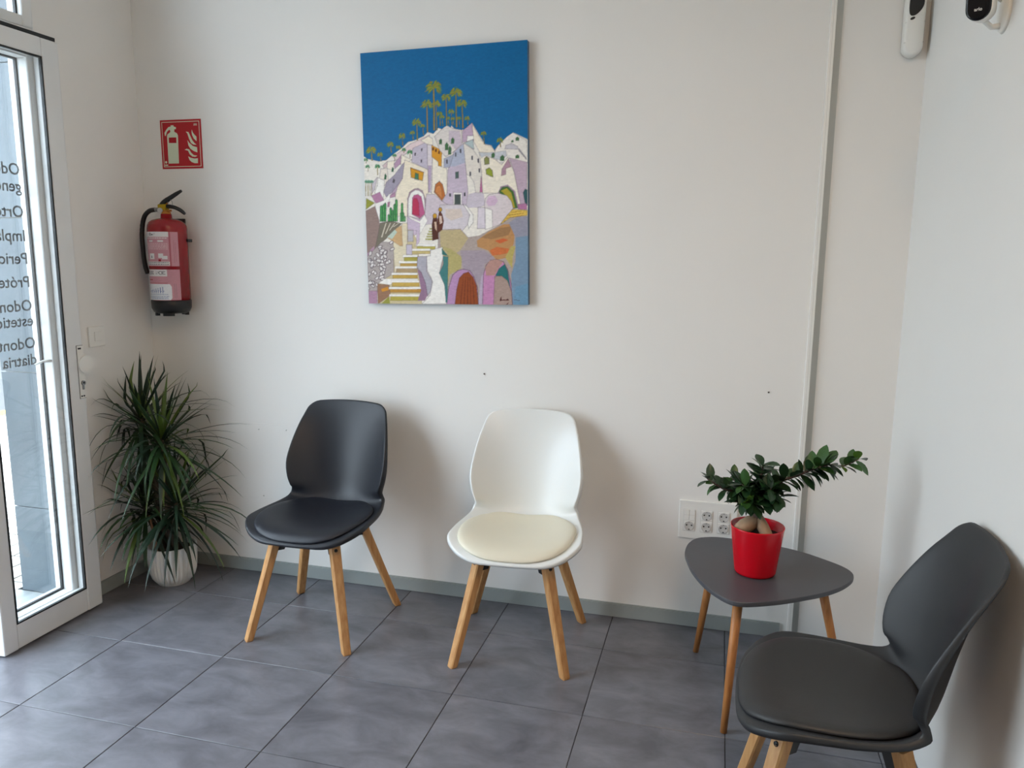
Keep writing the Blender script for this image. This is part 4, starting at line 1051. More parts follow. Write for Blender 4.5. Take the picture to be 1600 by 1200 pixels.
((150,150,60),[(31.6,78.9),(32.7,79.7),(33.4,79.1),(32.7,79.2),(32.0,78.8)],0),
((90,130,60),[(31.6,78.9),(32.8,79.4),(33.5,78.7),(32.7,78.9),(32.0,78.8)],0),
((160,120,50),[(31.6,78.9),(33.1,79.2),(34.1,78.2),(33.1,78.7),(32.0,78.8)],0),
((120,140,50),[(31.6,78.9),(33.1,78.9),(34.1,77.9),(33.1,78.4),(32.0,78.8)],0),
((150,150,60),[(31.6,78.9),(33.0,78.6),(33.8,77.6),(32.9,78.1),(32.0,78.8)],0),
((90,130,60),[(31.6,78.9),(32.8,78.4),(33.5,77.4),(32.7,77.9),(32.0,78.8)],0),
((160,120,50),[(31.6,78.9),(32.6,78.2),(33.1,77.3),(32.5,77.7),(32.0,78.8)],0),
((150,130,60),[(35.9,70.3),(35.8,81.0),(36.2,81.0),(36.4,70.2)],0.2),
((120,140,50),[(35.8,81.0),(35.1,80.3),(34.3,79.2),(35.0,79.7),(36.2,81.0)],0),
((150,150,60),[(35.8,81.0),(35.0,80.7),(34.1,79.7),(35.0,80.1),(36.2,81.0)],0),
((90,130,60),[(35.8,81.0),(35.1,81.0),(34.2,80.1),(35.0,80.4),(36.2,81.0)],0),
((160,120,50),[(35.8,81.0),(35.0,81.2),(34.1,80.4),(35.0,80.7),(36.2,81.0)],0),
((120,140,50),[(35.8,81.0),(34.8,81.5),(33.7,80.6),(34.7,81.0),(36.2,81.0)],0),
((150,150,60),[(35.8,81.0),(34.8,81.8),(33.7,81.0),(34.8,81.3),(36.2,81.0)],0),
((90,130,60),[(35.8,81.0),(35.0,82.1),(34.1,81.4),(35.0,81.5),(36.2,81.0)],0),
((160,120,50),[(35.8,81.0),(35.2,82.3),(34.4,81.8),(35.1,81.8),(36.2,81.0)],0),
((120,140,50),[(35.8,81.0),(35.5,82.3),(35.1,82.0),(35.5,81.8),(36.2,81.0)],0),
((150,150,60),[(35.8,81.0),(35.8,82.4),(35.5,82.3),(35.8,81.9),(36.2,81.0)],0),
((90,130,60),[(35.8,81.0),(36.0,82.4),(36.0,82.4),(36.0,81.9),(36.2,81.0)],0),
((160,120,50),[(35.8,81.0),(36.3,82.4),(36.5,82.2),(36.3,81.8),(36.2,81.0)],0),
((120,140,50),[(35.8,81.0),(36.6,82.2),(37.0,81.9),(36.5,81.7),(36.2,81.0)],0),
((150,150,60),[(35.8,81.0),(37.0,82.2),(37.7,81.7),(36.9,81.7),(36.2,81.0)],0),
((90,130,60),[(35.8,81.0),(36.9,81.8),(37.6,81.2),(36.9,81.3),(36.2,81.0)],0),
((160,120,50),[(35.8,81.0),(37.0,81.6),(37.9,80.8),(37.0,81.1),(36.2,81.0)],0),
((120,140,50),[(35.8,81.0),(37.3,81.4),(38.4,80.3),(37.3,80.8),(36.2,81.0)],0),
((150,150,60),[(35.8,81.0),(37.2,81.1),(38.1,80.0),(37.2,80.5),(36.2,81.0)],0),
((90,130,60),[(35.8,81.0),(37.1,80.8),(37.9,79.8),(37.1,80.3),(36.2,81.0)],0),
((160,120,50),[(35.8,81.0),(37.2,80.4),(38.1,79.2),(37.2,79.9),(36.2,81.0)],0),
((120,140,50),[(35.8,81.0),(36.9,80.2),(37.6,79.1),(36.9,79.7),(36.2,81.0)],0),
((150,130,60),[(42.5,69.0),(42.4,78.4),(42.8,78.4),(43.1,69.0)],0.2),
((120,140,50),[(42.4,78.4),(41.8,77.8),(41.1,76.9),(41.8,77.2),(42.9,78.4)],0),
((150,150,60),[(42.4,78.4),(41.6,78.0),(40.8,77.1),(41.6,77.5),(42.9,78.4)],0),
((90,130,60),[(42.4,78.4),(41.4,78.2),(40.3,77.1),(41.3,77.6),(42.9,78.4)],0),
((160,120,50),[(42.4,78.4),(41.2,78.5),(40.1,77.4),(41.2,77.9),(42.9,78.4)],0),
((120,140,50),[(42.4,78.4),(41.3,78.8),(40.3,77.9),(41.3,78.3),(42.9,78.4)],0),
((150,150,60),[(42.4,78.4),(41.3,79.2),(40.2,78.3),(41.3,78.6),(42.9,78.4)],0),
((90,130,60),[(42.4,78.4),(41.4,79.5),(40.3,78.7),(41.4,78.9),(42.9,78.4)],0),
((160,120,50),[(42.4,78.4),(41.5,79.8),(40.6,79.2),(41.5,79.2),(42.9,78.4)],0),
((120,140,50),[(42.4,78.4),(42.0,79.7),(41.4,79.3),(42.0,79.2),(42.9,78.4)],0),
((150,150,60),[(42.4,78.4),(42.2,80.0),(41.8,79.8),(42.1,79.5),(42.9,78.4)],0),
((90,130,60),[(42.4,78.4),(42.5,79.8),(42.4,79.7),(42.5,79.2),(42.9,78.4)],0),
((160,120,50),[(42.4,78.4),(42.8,79.8),(42.9,79.7),(42.8,79.2),(42.9,78.4)],0),
((120,140,50),[(42.4,78.4),(43.0,79.7),(43.3,79.4),(43.0,79.1),(42.9,78.4)],0),
((150,150,60),[(42.4,78.4),(43.3,79.6),(43.8,79.2),(43.3,79.0),(42.9,78.4)],0),
((90,130,60),[(42.4,78.4),(43.7,79.6),(44.6,78.9),(43.7,79.1),(42.9,78.4)],0),
((160,120,50),[(42.4,78.4),(43.7,79.3),(44.6,78.4),(43.7,78.7),(42.9,78.4)],0),
((120,140,50),[(42.4,78.4),(43.9,79.0),(45.0,78.0),(43.9,78.4),(42.9,78.4)],0),
((150,150,60),[(42.4,78.4),(43.9,78.7),(45.0,77.6),(43.9,78.1),(42.9,78.4)],0),
((90,130,60),[(42.4,78.4),(43.8,78.4),(44.7,77.3),(43.8,77.8),(42.9,78.4)],0),
((160,120,50),[(42.4,78.4),(43.6,78.2),(44.5,77.1),(43.6,77.6),(42.9,78.4)],0),
((120,140,50),[(42.4,78.4),(43.6,77.9),(44.3,76.9),(43.6,77.3),(42.9,78.4)],0),
((150,150,60),[(42.4,78.4),(43.6,77.5),(44.4,76.3),(43.6,76.9),(42.9,78.4)],0),
((150,130,60),[(39.9,69.5),(39.9,82.7),(40.3,82.6),(40.5,69.5)],0.2),
((120,140,50),[(39.9,82.7),(39.2,81.9),(38.4,80.8),(39.1,81.3),(40.4,82.6)],0),
((150,150,60),[(39.9,82.7),(38.9,82.2),(37.9,81.0),(38.9,81.5),(40.4,82.6)],0),
((90,130,60),[(39.9,82.7),(38.8,82.5),(37.8,81.3),(38.8,81.8),(40.4,82.6)],0),
((160,120,50),[(39.9,82.7),(38.5,82.7),(37.1,81.4),(38.5,82.1),(40.4,82.6)],0),
((120,140,50),[(39.9,82.7),(38.5,83.1),(37.0,81.8),(38.4,82.4),(40.4,82.6)],0),
((150,150,60),[(39.9,82.7),(38.7,83.4),(37.5,82.3),(38.7,82.7),(40.4,82.6)],0),
((90,130,60),[(39.9,82.7),(38.7,83.7),(37.5,82.8),(38.7,83.0),(40.4,82.6)],0),
((160,120,50),[(39.9,82.7),(38.9,83.9),(37.9,83.2),(38.9,83.3),(40.4,82.6)],0),
((120,140,50),[(39.9,82.7),(39.1,84.2),(38.2,83.6),(39.1,83.6),(40.4,82.6)],0),
((150,150,60),[(39.9,82.7),(39.4,84.4),(38.7,84.0),(39.3,83.8),(40.4,82.6)],0),
((90,130,60),[(39.9,82.7),(39.7,84.5),(39.3,84.3),(39.7,83.9),(40.4,82.6)],0),
((160,120,50),[(39.9,82.7),(40.0,84.8),(39.8,84.8),(40.0,84.1),(40.4,82.6)],0),
((120,140,50),[(39.9,82.7),(40.4,84.8),(40.5,84.8),(40.4,84.1),(40.4,82.6)],0),
((150,150,60),[(39.9,82.7),(40.6,84.2),(40.9,83.9),(40.6,83.5),(40.4,82.6)],0),
((90,130,60),[(39.9,82.7),(40.9,84.2),(41.5,83.7),(40.9,83.6),(40.4,82.6)],0),
((160,120,50),[(39.9,82.7),(41.0,83.9),(41.7,83.2),(41.0,83.2),(40.4,82.6)],0),
((120,140,50),[(39.9,82.7),(41.4,83.8),(42.3,82.9),(41.4,83.1),(40.4,82.6)],0),
((150,150,60),[(39.9,82.7),(41.8,83.6),(43.0,82.4),(41.7,82.9),(40.4,82.6)],0),
((90,130,60),[(39.9,82.7),(41.8,83.2),(43.1,81.9),(41.8,82.6),(40.4,82.6)],0),
((160,120,50),[(39.9,82.7),(41.7,82.9),(43.0,81.5),(41.7,82.2),(40.4,82.6)],0),
((120,140,50),[(39.9,82.7),(41.4,82.6),(42.4,81.4),(41.4,82.0),(40.4,82.6)],0),
((150,150,60),[(39.9,82.7),(41.7,82.2),(43.0,80.7),(41.7,81.5),(40.4,82.6)],0),
((90,130,60),[(39.9,82.7),(41.4,81.9),(42.4,80.6),(41.4,81.3),(40.4,82.6)],0),
((160,120,50),[(39.9,82.7),(41.1,81.8),(41.8,80.7),(41.0,81.2),(40.4,82.6)],0),
((150,130,60),[(30.5,68.7),(30.7,85.2),(31.3,85.2),(31.3,68.7)],0.2),
((120,140,50),[(30.7,85.2),(29.5,84.0),(28.2,82.4),(29.5,83.2),(31.4,85.2)],0),
((150,150,60),[(30.7,85.2),(29.7,84.6),(28.6,83.3),(29.7,83.8),(31.4,85.2)],0),
((90,130,60),[(30.7,85.2),(29.4,84.8),(28.1,83.4),(29.4,84.0),(31.4,85.2)],0),
((160,120,50),[(30.7,85.2),(28.9,85.0),(27.0,83.3),(28.8,84.2),(31.4,85.2)],0),
((120,140,50),[(30.7,85.2),(29.3,85.4),(27.9,84.1),(29.3,84.6),(31.4,85.2)],0),
((150,150,60),[(30.7,85.2),(29.3,85.7),(27.8,84.4),(29.2,84.9),(31.4,85.2)],0),
((90,130,60),[(30.7,85.2),(29.0,86.1),(27.3,84.7),(29.0,85.3),(31.4,85.2)],0),
((160,120,50),[(30.7,85.2),(29.0,86.5),(27.2,85.2),(28.9,85.7),(31.4,85.2)],0),
((120,140,50),[(30.7,85.2),(29.2,86.8),(27.7,85.7),(29.2,86.0),(31.4,85.2)],0),
((150,150,60),[(30.7,85.2),(29.8,86.7),(28.7,85.9),(29.7,86.0),(31.4,85.2)],0),
((90,130,60),[(30.7,85.2),(29.9,87.1),(28.9,86.4),(29.8,86.3),(31.4,85.2)],0),
((160,120,50),[(30.7,85.2),(30.0,87.5),(29.1,87.0),(30.0,86.7),(31.4,85.2)],0),
((120,140,50),[(30.7,85.2),(30.4,87.4),(29.9,87.1),(30.4,86.6),(31.4,85.2)],0),
((150,150,60),[(30.7,85.2),(30.8,87.4),(30.5,87.2),(30.7,86.6),(31.4,85.2)],0),
((90,130,60),[(30.7,85.2),(31.1,87.2),(31.1,87.2),(31.0,86.4),(31.4,85.2)],0),
((160,120,50),[(30.7,85.2),(31.4,87.4),(31.7,87.2),(31.4,86.6),(31.4,85.2)],0),
((120,140,50),[(30.7,85.2),(31.9,87.7),(32.5,87.4),(31.9,86.9),(31.4,85.2)],0),
((150,150,60),[(30.7,85.2),(31.9,87.0),(32.6,86.4),(31.9,86.2),(31.4,85.2)],0),
((90,130,60),[(30.7,85.2),(32.4,87.1),(33.5,86.2),(32.4,86.3),(31.4,85.2)],0),
((160,120,50),[(30.7,85.2),(32.9,87.0),(34.3,85.8),(32.8,86.2),(31.4,85.2)],0),
((120,140,50),[(30.7,85.2),(33.0,86.6),(34.5,85.3),(32.9,85.8),(31.4,85.2)],0),
((150,150,60),[(30.7,85.2),(32.8,86.1),(34.2,84.8),(32.8,85.3),(31.4,85.2)],0),
((90,130,60),[(30.7,85.2),(33.2,85.8),(34.8,84.2),(33.1,85.0),(31.4,85.2)],0),
((160,120,50),[(30.7,85.2),(32.8,85.5),(34.2,84.0),(32.7,84.7),(31.4,85.2)],0),
((120,140,50),[(30.7,85.2),(33.0,85.1),(34.6,83.4),(33.0,84.3),(31.4,85.2)],0),
((150,150,60),[(30.7,85.2),(32.8,84.9),(34.1,83.2),(32.7,84.1),(31.4,85.2)],0),
((90,130,60),[(30.7,85.2),(33.0,84.4),(34.6,82.4),(33.0,83.6),(31.4,85.2)],0),
((160,120,50),[(30.7,85.2),(32.8,84.0),(34.2,82.2),(32.8,83.3),(31.4,85.2)],0),
((120,140,50),[(30.7,85.2),(32.4,83.8),(33.6,82.1),(32.4,83.1),(31.4,85.2)],0),
((150,130,60),[(51.3,62.6),(51.0,66.8),(51.3,66.8),(51.6,62.6)],0.2),
((120,140,50),[(51.0,66.8),(50.7,66.4),(50.3,65.9),(50.7,66.1),(51.3,66.8)],0),
((150,150,60),[(51.0,66.8),(50.4,66.6),(49.8,65.9),(50.4,66.2),(51.3,66.8)],0),
((90,130,60),[(51.0,66.8),(50.3,66.8),(49.6,66.1),(50.3,66.4),(51.3,66.8)],0),
((160,120,50),[(51.0,66.8),(50.5,67.1),(49.9,66.5),(50.4,66.7),(51.3,66.8)],0),
((120,140,50),[(51.0,66.8),(50.5,67.3),(49.9,66.8),(50.5,66.9),(51.3,66.8)],0),
((150,150,60),[(51.0,66.8),(50.7,67.4),(50.3,67.1),(50.7,67.0),(51.3,66.8)],0),
((90,130,60),[(51.0,66.8),(50.9,67.5),(50.6,67.3),(50.9,67.2),(51.3,66.8)],0),
((160,120,50),[(51.0,66.8),(51.0,67.8),(50.9,67.7),(51.0,67.4),(51.3,66.8)],0),
((120,140,50),[(51.0,66.8),(51.3,67.6),(51.4,67.5),(51.3,67.2),(51.3,66.8)],0),
((150,150,60),[(51.0,66.8),(51.5,67.6),(51.8,67.4),(51.5,67.2),(51.3,66.8)],0),
((90,130,60),[(51.0,66.8),(51.6,67.4),(52.0,67.0),(51.6,67.0),(51.3,66.8)],0),
((160,120,50),[(51.0,66.8),(51.9,67.3),(52.5,66.7),(51.9,66.9),(51.3,66.8)],0),
((120,140,50),[(51.0,66.8),(52.0,67.0),(52.6,66.3),(52.0,66.6),(51.3,66.8)],0),
((150,150,60),[(51.0,66.8),(52.0,66.7),(52.7,66.0),(52.0,66.3),(51.3,66.8)],0),
((90,130,60),[(51.0,66.8),(51.8,66.6),(52.3,65.9),(51.8,66.2),(51.3,66.8)],0),
((160,120,50),[(51.0,66.8),(51.6,66.4),(52.0,65.8),(51.6,66.0),(51.3,66.8)],0),
((150,130,60),[(57.9,61.2),(57.6,63.9),(57.9,63.9),(58.3,61.2)],0.2),
((120,140,50),[(57.6,63.9),(57.2,63.5),(56.8,62.9),(57.2,63.1),(57.9,63.9)],0),
((150,150,60),[(57.6,63.9),(57.0,63.7),(56.3,62.9),(57.0,63.3),(57.9,63.9)],0),
((90,130,60),[(57.6,63.9),(56.9,63.9),(56.1,63.2),(56.9,63.5),(57.9,63.9)],0),
((160,120,50),[(57.6,63.9),(57.0,64.2),(56.4,63.6),(57.0,63.8),(57.9,63.9)],0),
((120,140,50),[(57.6,63.9),(57.0,64.4),(56.4,63.9),(57.0,64.0),(57.9,63.9)],0),
((150,150,60),[(57.6,63.9),(57.2,64.6),(56.8,64.2),(57.2,64.2),(57.9,63.9)],0),
((90,130,60),[(57.6,63.9),(57.3,64.8),(57.0,64.5),(57.3,64.4),(57.9,63.9)],0),
((160,120,50),[(57.6,63.9),(57.5,65.0),(57.3,64.9),(57.5,64.6),(57.9,63.9)],0),
((120,140,50),[(57.6,63.9),(57.8,65.1),(57.8,65.2),(57.8,64.7),(57.9,63.9)],0),
((150,150,60),[(57.6,63.9),(58.1,65.1),(58.3,64.9),(58.1,64.7),(57.9,63.9)],0),
((90,130,60),[(57.6,63.9),(58.2,64.7),(58.5,64.4),(58.2,64.3),(57.9,63.9)],0),
((160,120,50),[(57.6,63.9),(58.4,64.6),(58.9,64.1),(58.4,64.2),(57.9,63.9)],0),
((120,140,50),[(57.6,63.9),(58.7,64.4),(59.4,63.7),(58.7,64.0),(57.9,63.9)],0),
((150,150,60),[(57.6,63.9),(58.6,64.1),(59.3,63.4),(58.6,63.7),(57.9,63.9)],0),
((90,130,60),[(57.6,63.9),(58.5,63.9),(59.1,63.2),(58.5,63.5),(57.9,63.9)],0),
((160,120,50),[(57.6,63.9),(58.5,63.6),(59.2,62.8),(58.5,63.2),(57.9,63.9)],0),
((120,140,50),[(57.6,63.9),(58.4,63.4),(58.9,62.6),(58.4,63.0),(57.9,63.9)],0),
((150,130,60),[(23.4,65.3),(23.3,72.2),(23.7,72.2),(23.9,65.3)],0.2),
((120,140,50),[(23.2,72.2),(22.7,71.7),(22.1,70.8),(22.7,71.1),(23.7,72.2)],0),
((150,150,60),[(23.2,72.2),(22.4,71.8),(21.5,70.7),(22.4,71.2),(23.7,72.2)],0),
((90,130,60),[(23.2,72.2),(22.4,72.1),(21.5,71.2),(22.4,71.5),(23.7,72.2)],0),
((160,120,50),[(23.2,72.2),(22.3,72.4),(21.4,71.5),(22.3,71.8),(23.7,72.2)],0),
((120,140,50),[(23.2,72.2),(22.2,72.7),(21.1,71.7),(22.2,72.1),(23.7,72.2)],0),
((150,150,60),[(23.2,72.2),(22.4,72.9),(21.5,72.2),(22.4,72.4),(23.7,72.2)],0),
((90,130,60),[(23.2,72.2),(22.3,73.3),(21.3,72.6),(22.3,72.8),(23.7,72.2)],0),
((160,120,50),[(23.2,72.2),(22.7,73.4),(22.0,72.9),(22.7,72.8),(23.7,72.2)],0),
((120,140,50),[(23.2,72.2),(23.0,73.5),(22.5,73.2),(23.0,72.9),(23.7,72.2)],0),
((150,150,60),[(23.2,72.2),(23.2,73.8),(22.9,73.6),(23.2,73.2),(23.7,72.2)],0),
((90,130,60),[(23.2,72.2),(23.5,73.6),(23.5,73.6),(23.5,73.1),(23.7,72.2)],0),
((160,120,50),[(23.2,72.2),(23.8,73.5),(24.0,73.3),(23.8,72.9),(23.7,72.2)],0),
((120,140,50),[(23.2,72.2),(24.3,73.8),(24.8,73.4),(24.2,73.2),(23.7,72.2)],0),
((150,150,60),[(23.2,72.2),(24.3,73.3),(24.9,72.7),(24.3,72.7),(23.7,72.2)],0),
((90,130,60),[(23.2,72.2),(24.4,73.0),(25.2,72.3),(24.4,72.5),(23.7,72.2)],0),
((160,120,50),[(23.2,72.2),(24.7,72.8),(25.7,71.9),(24.7,72.3),(23.7,72.2)],0),
((120,140,50),[(23.2,72.2),(24.5,72.5),(25.4,71.6),(24.5,72.0),(23.7,72.2)],0),
((150,150,60),[(23.2,72.2),(24.9,72.2),(26.0,71.0),(24.9,71.6),(23.7,72.2)],0),
((90,130,60),[(23.2,72.2),(24.5,72.0),(25.3,71.0),(24.5,71.5),(23.7,72.2)],0),
((160,120,50),[(23.2,72.2),(24.3,71.8),(25.0,70.8),(24.3,71.2),(23.7,72.2)],0),
((120,140,50),[(23.2,72.2),(24.4,71.3),(25.2,70.1),(24.4,70.7),(23.7,72.2)],0),
((150,130,60),[(21.7,65.6),(21.5,68.4),(21.7,68.4),(22.1,65.6)],0.2),
((120,140,50),[(21.4,68.4),(21.1,68.1),(20.8,67.5),(21.1,67.7),(21.8,68.4)],0),
((150,150,60),[(21.4,68.4),(20.9,68.2),(20.3,67.6),(20.9,67.9),(21.8,68.4)],0),
((90,130,60),[(21.4,68.4),(20.8,68.5),(20.2,67.9),(20.8,68.1),(21.8,68.4)],0),
((160,120,50),[(21.4,68.4),(20.9,68.7),(20.3,68.2),(20.9,68.4),(21.8,68.4)],0),
((120,140,50),[(21.4,68.4),(21.1,68.9),(20.7,68.5),(21.1,68.5),(21.8,68.4)],0),
((150,150,60),[(21.4,68.4),(21.2,69.1),(20.8,68.8),(21.1,68.8),(21.8,68.4)],0),
((90,130,60),[(21.4,68.4),(21.4,69.1),(21.3,69.0),(21.4,68.7),(21.8,68.4)],0),
((160,120,50),[(21.4,68.4),(21.6,69.1),(21.6,69.1),(21.6,68.8),(21.8,68.4)],0),
((120,140,50),[(21.4,68.4),(21.9,69.3),(22.1,69.1),(21.9,68.9),(21.8,68.4)],0),
((150,150,60),[(21.4,68.4),(22.0,69.0),(22.3,68.7),(22.0,68.7),(21.8,68.4)],0),
((90,130,60),[(21.4,68.4),(22.3,68.9),(22.8,68.4),(22.2,68.6),(21.8,68.4)],0),
((160,120,50),[(21.4,68.4),(22.3,68.7),(22.8,68.1),(22.3,68.3),(21.8,68.4)],0),
((120,140,50),[(21.4,68.4),(22.3,68.4),(22.9,67.8),(22.3,68.1),(21.8,68.4)],0),
((150,150,60),[(21.4,68.4),(22.2,68.2),(22.7,67.6),(22.2,67.8),(21.8,68.4)],0),
((90,130,60),[(21.4,68.4),(22.1,68.0),(22.5,67.3),(22.1,67.6),(21.8,68.4)],0),
((150,130,60),[(3.5,58.1),(3.3,62.4),(3.7,62.4),(4.0,58.1)],0.2),
((120,140,50),[(3.2,62.4),(2.6,61.8),(1.9,60.8),(2.6,61.2),(3.7,62.4)],0),
((150,150,60),[(3.2,62.4),(2.3,61.9),(1.2,60.8),(2.2,61.3),(3.7,62.4)],0),
((90,130,60),[(3.2,62.4),(2.1,62.2),(0.9,61.1),(2.1,61.6),(3.7,62.4)],0),
((160,120,50),[(3.2,62.4),(2.1,62.6),(1.0,61.5),(2.1,62.0),(3.7,62.4)],0),
((120,140,50),[(3.2,62.4),(2.2,62.9),(1.1,61.9),(2.2,62.3),(3.7,62.4)],0),
((150,150,60),[(3.2,62.4),(2.3,63.1),(1.3,62.3),(2.3,62.6),(3.7,62.4)],0),
((90,130,60),[(3.2,62.4),(2.4,63.5),(1.4,62.8),(2.4,62.9),(3.7,62.4)],0),
((160,120,50),[(3.2,62.4),(2.8,63.5),(2.1,63.1),(2.7,63.0),(3.7,62.4)],0),
((120,140,50),[(3.2,62.4),(2.9,63.8),(2.4,63.5),(2.9,63.2),(3.7,62.4)],0),
((150,150,60),[(3.2,62.4),(3.2,64.0),(2.9,63.8),(3.2,63.4),(3.7,62.4)],0),
((90,130,60),[(3.2,62.4),(3.5,63.8),(3.5,63.9),(3.5,63.3),(3.7,62.4)],0),
((160,120,50),[(3.2,62.4),(3.8,63.8),(4.0,63.6),(3.8,63.2),(3.7,62.4)],0),
((120,140,50),[(3.2,62.4),(4.1,63.6),(4.5,63.2),(4.0,63.0),(3.7,62.4)],0),
((150,150,60),[(3.2,62.4),(4.5,63.7),(5.3,63.1),(4.5,63.1),(3.7,62.4)],0),
((90,130,60),[(3.2,62.4),(4.8,63.4),(5.7,62.6),(4.7,62.9),(3.7,62.4)],0),
((160,120,50),[(3.2,62.4),(4.9,63.1),(6.0,62.1),(4.9,62.5),(3.7,62.4)],0),
((120,140,50),[(3.2,62.4),(4.9,62.8),(6.0,61.7),(4.9,62.2),(3.7,62.4)],0),
((150,150,60),[(3.2,62.4),(4.8,62.4),(5.9,61.3),(4.8,61.9),(3.7,62.4)],0),
((90,130,60),[(3.2,62.4),(4.5,62.2),(5.3,61.3),(4.5,61.7),(3.7,62.4)],0),
((160,120,50),[(3.2,62.4),(4.7,61.8),(5.6,60.6),(4.6,61.2),(3.7,62.4)],0),
((120,140,50),[(3.2,62.4),(4.3,61.7),(4.9,60.7),(4.3,61.1),(3.7,62.4)],0),
((150,130,60),[(12.1,60.9),(11.9,64.2),(12.2,64.2),(12.5,60.9)],0.2),
((120,140,50),[(11.8,64.2),(11.3,63.6),(10.7,62.8),(11.3,63.2),(12.3,64.2)],0),
((150,150,60),[(11.8,64.2),(11.3,64.0),(10.7,63.3),(11.3,63.5),(12.3,64.2)],0),
((90,130,60),[(11.8,64.2),(11.0,64.2),(10.1,63.3),(11.0,63.7),(12.3,64.2)],0),
((160,120,50),[(11.8,64.2),(11.2,64.5),(10.4,63.8),(11.2,64.0),(12.3,64.2)],0),
((120,140,50),[(11.8,64.2),(10.9,64.8),(10.0,64.0),(10.9,64.3),(12.3,64.2)],0),
((150,150,60),[(11.8,64.2),(11.2,65.0),(10.4,64.5),(11.1,64.6),(12.3,64.2)],0),
((90,130,60),[(11.8,64.2),(11.4,65.2),(10.8,64.8),(11.4,64.7),(12.3,64.2)],0),
((160,120,50),[(11.8,64.2),(11.7,65.4),(11.3,65.2),(11.6,64.9),(12.3,64.2)],0),
((120,140,50),[(11.8,64.2),(12.0,65.3),(11.9,65.2),(11.9,64.8),(12.3,64.2)],0),
((150,150,60),[(11.8,64.2),(12.2,65.4),(12.4,65.3),(12.2,64.9),(12.3,64.2)],0),
((90,130,60),[(11.8,64.2),(12.4,65.2),(12.7,64.9),(12.4,64.7),(12.3,64.2)],0),
((160,120,50),[(11.8,64.2),(12.7,65.1),(13.2,64.6),(12.7,64.6),(12.3,64.2)],0),
((120,140,50),[(11.8,64.2),(12.9,64.9),(13.5,64.3),(12.8,64.4),(12.3,64.2)],0),
((150,150,60),[(11.8,64.2),(12.9,64.6),(13.6,63.9),(12.9,64.1),(12.3,64.2)],0),
((90,130,60),[(11.8,64.2),(13.0,64.4),(13.8,63.5),(13.0,63.9),(12.3,64.2)],0),
((160,120,50),[(11.8,64.2),(12.9,64.1),(13.5,63.4),(12.8,63.7),(12.3,64.2)],0),
((120,140,50),[(11.8,64.2),(12.7,63.9),(13.3,63.2),(12.7,63.5),(12.3,64.2)],0),
((150,150,60),[(11.8,64.2),(12.6,63.7),(13.1,62.9),(12.6,63.2),(12.3,64.2)],0),
((150,130,60),[(17.2,63.5),(17.0,67.2),(17.2,67.2),(17.6,63.5)],0.2),
((120,140,50),[(16.9,67.2),(16.3,66.6),(15.6,65.7),(16.3,66.1),(17.3,67.2)],0),
((150,150,60),[(16.9,67.2),(16.2,66.9),(15.4,66.1),(16.1,66.5),(17.3,67.2)],0),
((90,130,60),[(16.9,67.2),(16.2,67.2),(15.4,66.4),(16.1,66.8),(17.3,67.2)],0),
((160,120,50),[(16.9,67.2),(16.2,67.5),(15.4,66.8),(16.2,67.0),(17.3,67.2)],0),
((120,140,50),[(16.9,67.2),(16.3,67.7),(15.6,67.1),(16.3,67.3),(17.3,67.2)],0),
((150,150,60),[(16.9,67.2),(16.3,68.0),(15.6,67.5),(16.3,67.5),(17.3,67.2)],0),
((90,130,60),[(16.9,67.2),(16.4,68.3),(15.8,67.9),(16.4,67.8),(17.3,67.2)],0),
((160,120,50),[(16.9,67.2),(16.7,68.5),(16.3,68.2),(16.7,68.0),(17.3,67.2)],0),
((120,140,50),[(16.9,67.2),(17.0,68.4),(16.9,68.3),(17.0,68.0),(17.3,67.2)],0),
((150,150,60),[(16.9,67.2),(17.3,68.5),(17.4,68.5),(17.3,68.1),(17.3,67.2)],0),
((90,130,60),[(16.9,67.2),(17.6,68.4),(18.0,68.2),(17.6,68.0),(17.3,67.2)],0),
((160,120,50),[(16.9,67.2),(17.9,68.3),(18.5,67.8),(17.9,67.8),(17.3,67.2)],0),
((120,140,50),[(16.9,67.2),(17.9,67.9),(18.5,67.3),(17.9,67.4),(17.3,67.2)],0),
((150,150,60),[(16.9,67.2),(18.1,67.7),(18.8,66.9),(18.0,67.2),(17.3,67.2)],0),
((90,130,60),[(16.9,67.2),(18.0,67.4),(18.7,66.6),(18.0,66.9),(17.3,67.2)],0),
((160,120,50),[(16.9,67.2),(18.1,67.1),(18.9,66.2),(18.1,66.7),(17.3,67.2)],0),
((120,140,50),[(16.9,67.2),(17.8,67.0),(18.3,66.2),(17.8,66.5),(17.3,67.2)],0),
((150,150,60),[(16.9,67.2),(17.7,66.7),(18.2,65.9),(17.7,66.2),(17.3,67.2)],0),
((150,130,60),[(15.6,62.1),(15.2,62.9),(15.5,62.9),(15.9,62.1)],0.2),
((120,140,50),[(15.2,62.9),(14.9,62.6),(14.6,62.1),(14.9,62.3),(15.5,62.9)],0),
((150,150,60),[(15.2,62.9),(14.7,62.8),(14.2,62.1),(14.7,62.4),(15.5,62.9)],0),
((90,130,60),[(15.2,62.9),(14.7,63.0),(14.2,62.4),(14.7,62.6),(15.5,62.9)],0),
((160,120,50),[(15.2,62.9),(14.8,63.2),(14.3,62.7),(14.8,62.8),(15.5,62.9)],0),
((120,140,50),[(15.2,62.9),(14.7,63.4),(14.2,63.0),(14.7,63.0),(15.5,62.9)],0),
((150,150,60),[(15.2,62.9),(14.9,63.6),(14.4,63.3),(14.8,63.2),(15.5,62.9)],0),
((90,130,60),[(15.2,62.9),(15.0,63.8),(14.7,63.6),(15.0,63.4),(15.5,62.9)],0),
((160,120,50),[(15.2,62.9),(15.3,63.7),(15.2,63.6),(15.3,63.3),(15.5,62.9)],0),
((120,140,50),[(15.2,62.9),(15.5,63.8),(15.6,63.7),(15.5,63.4),(15.5,62.9)],0),
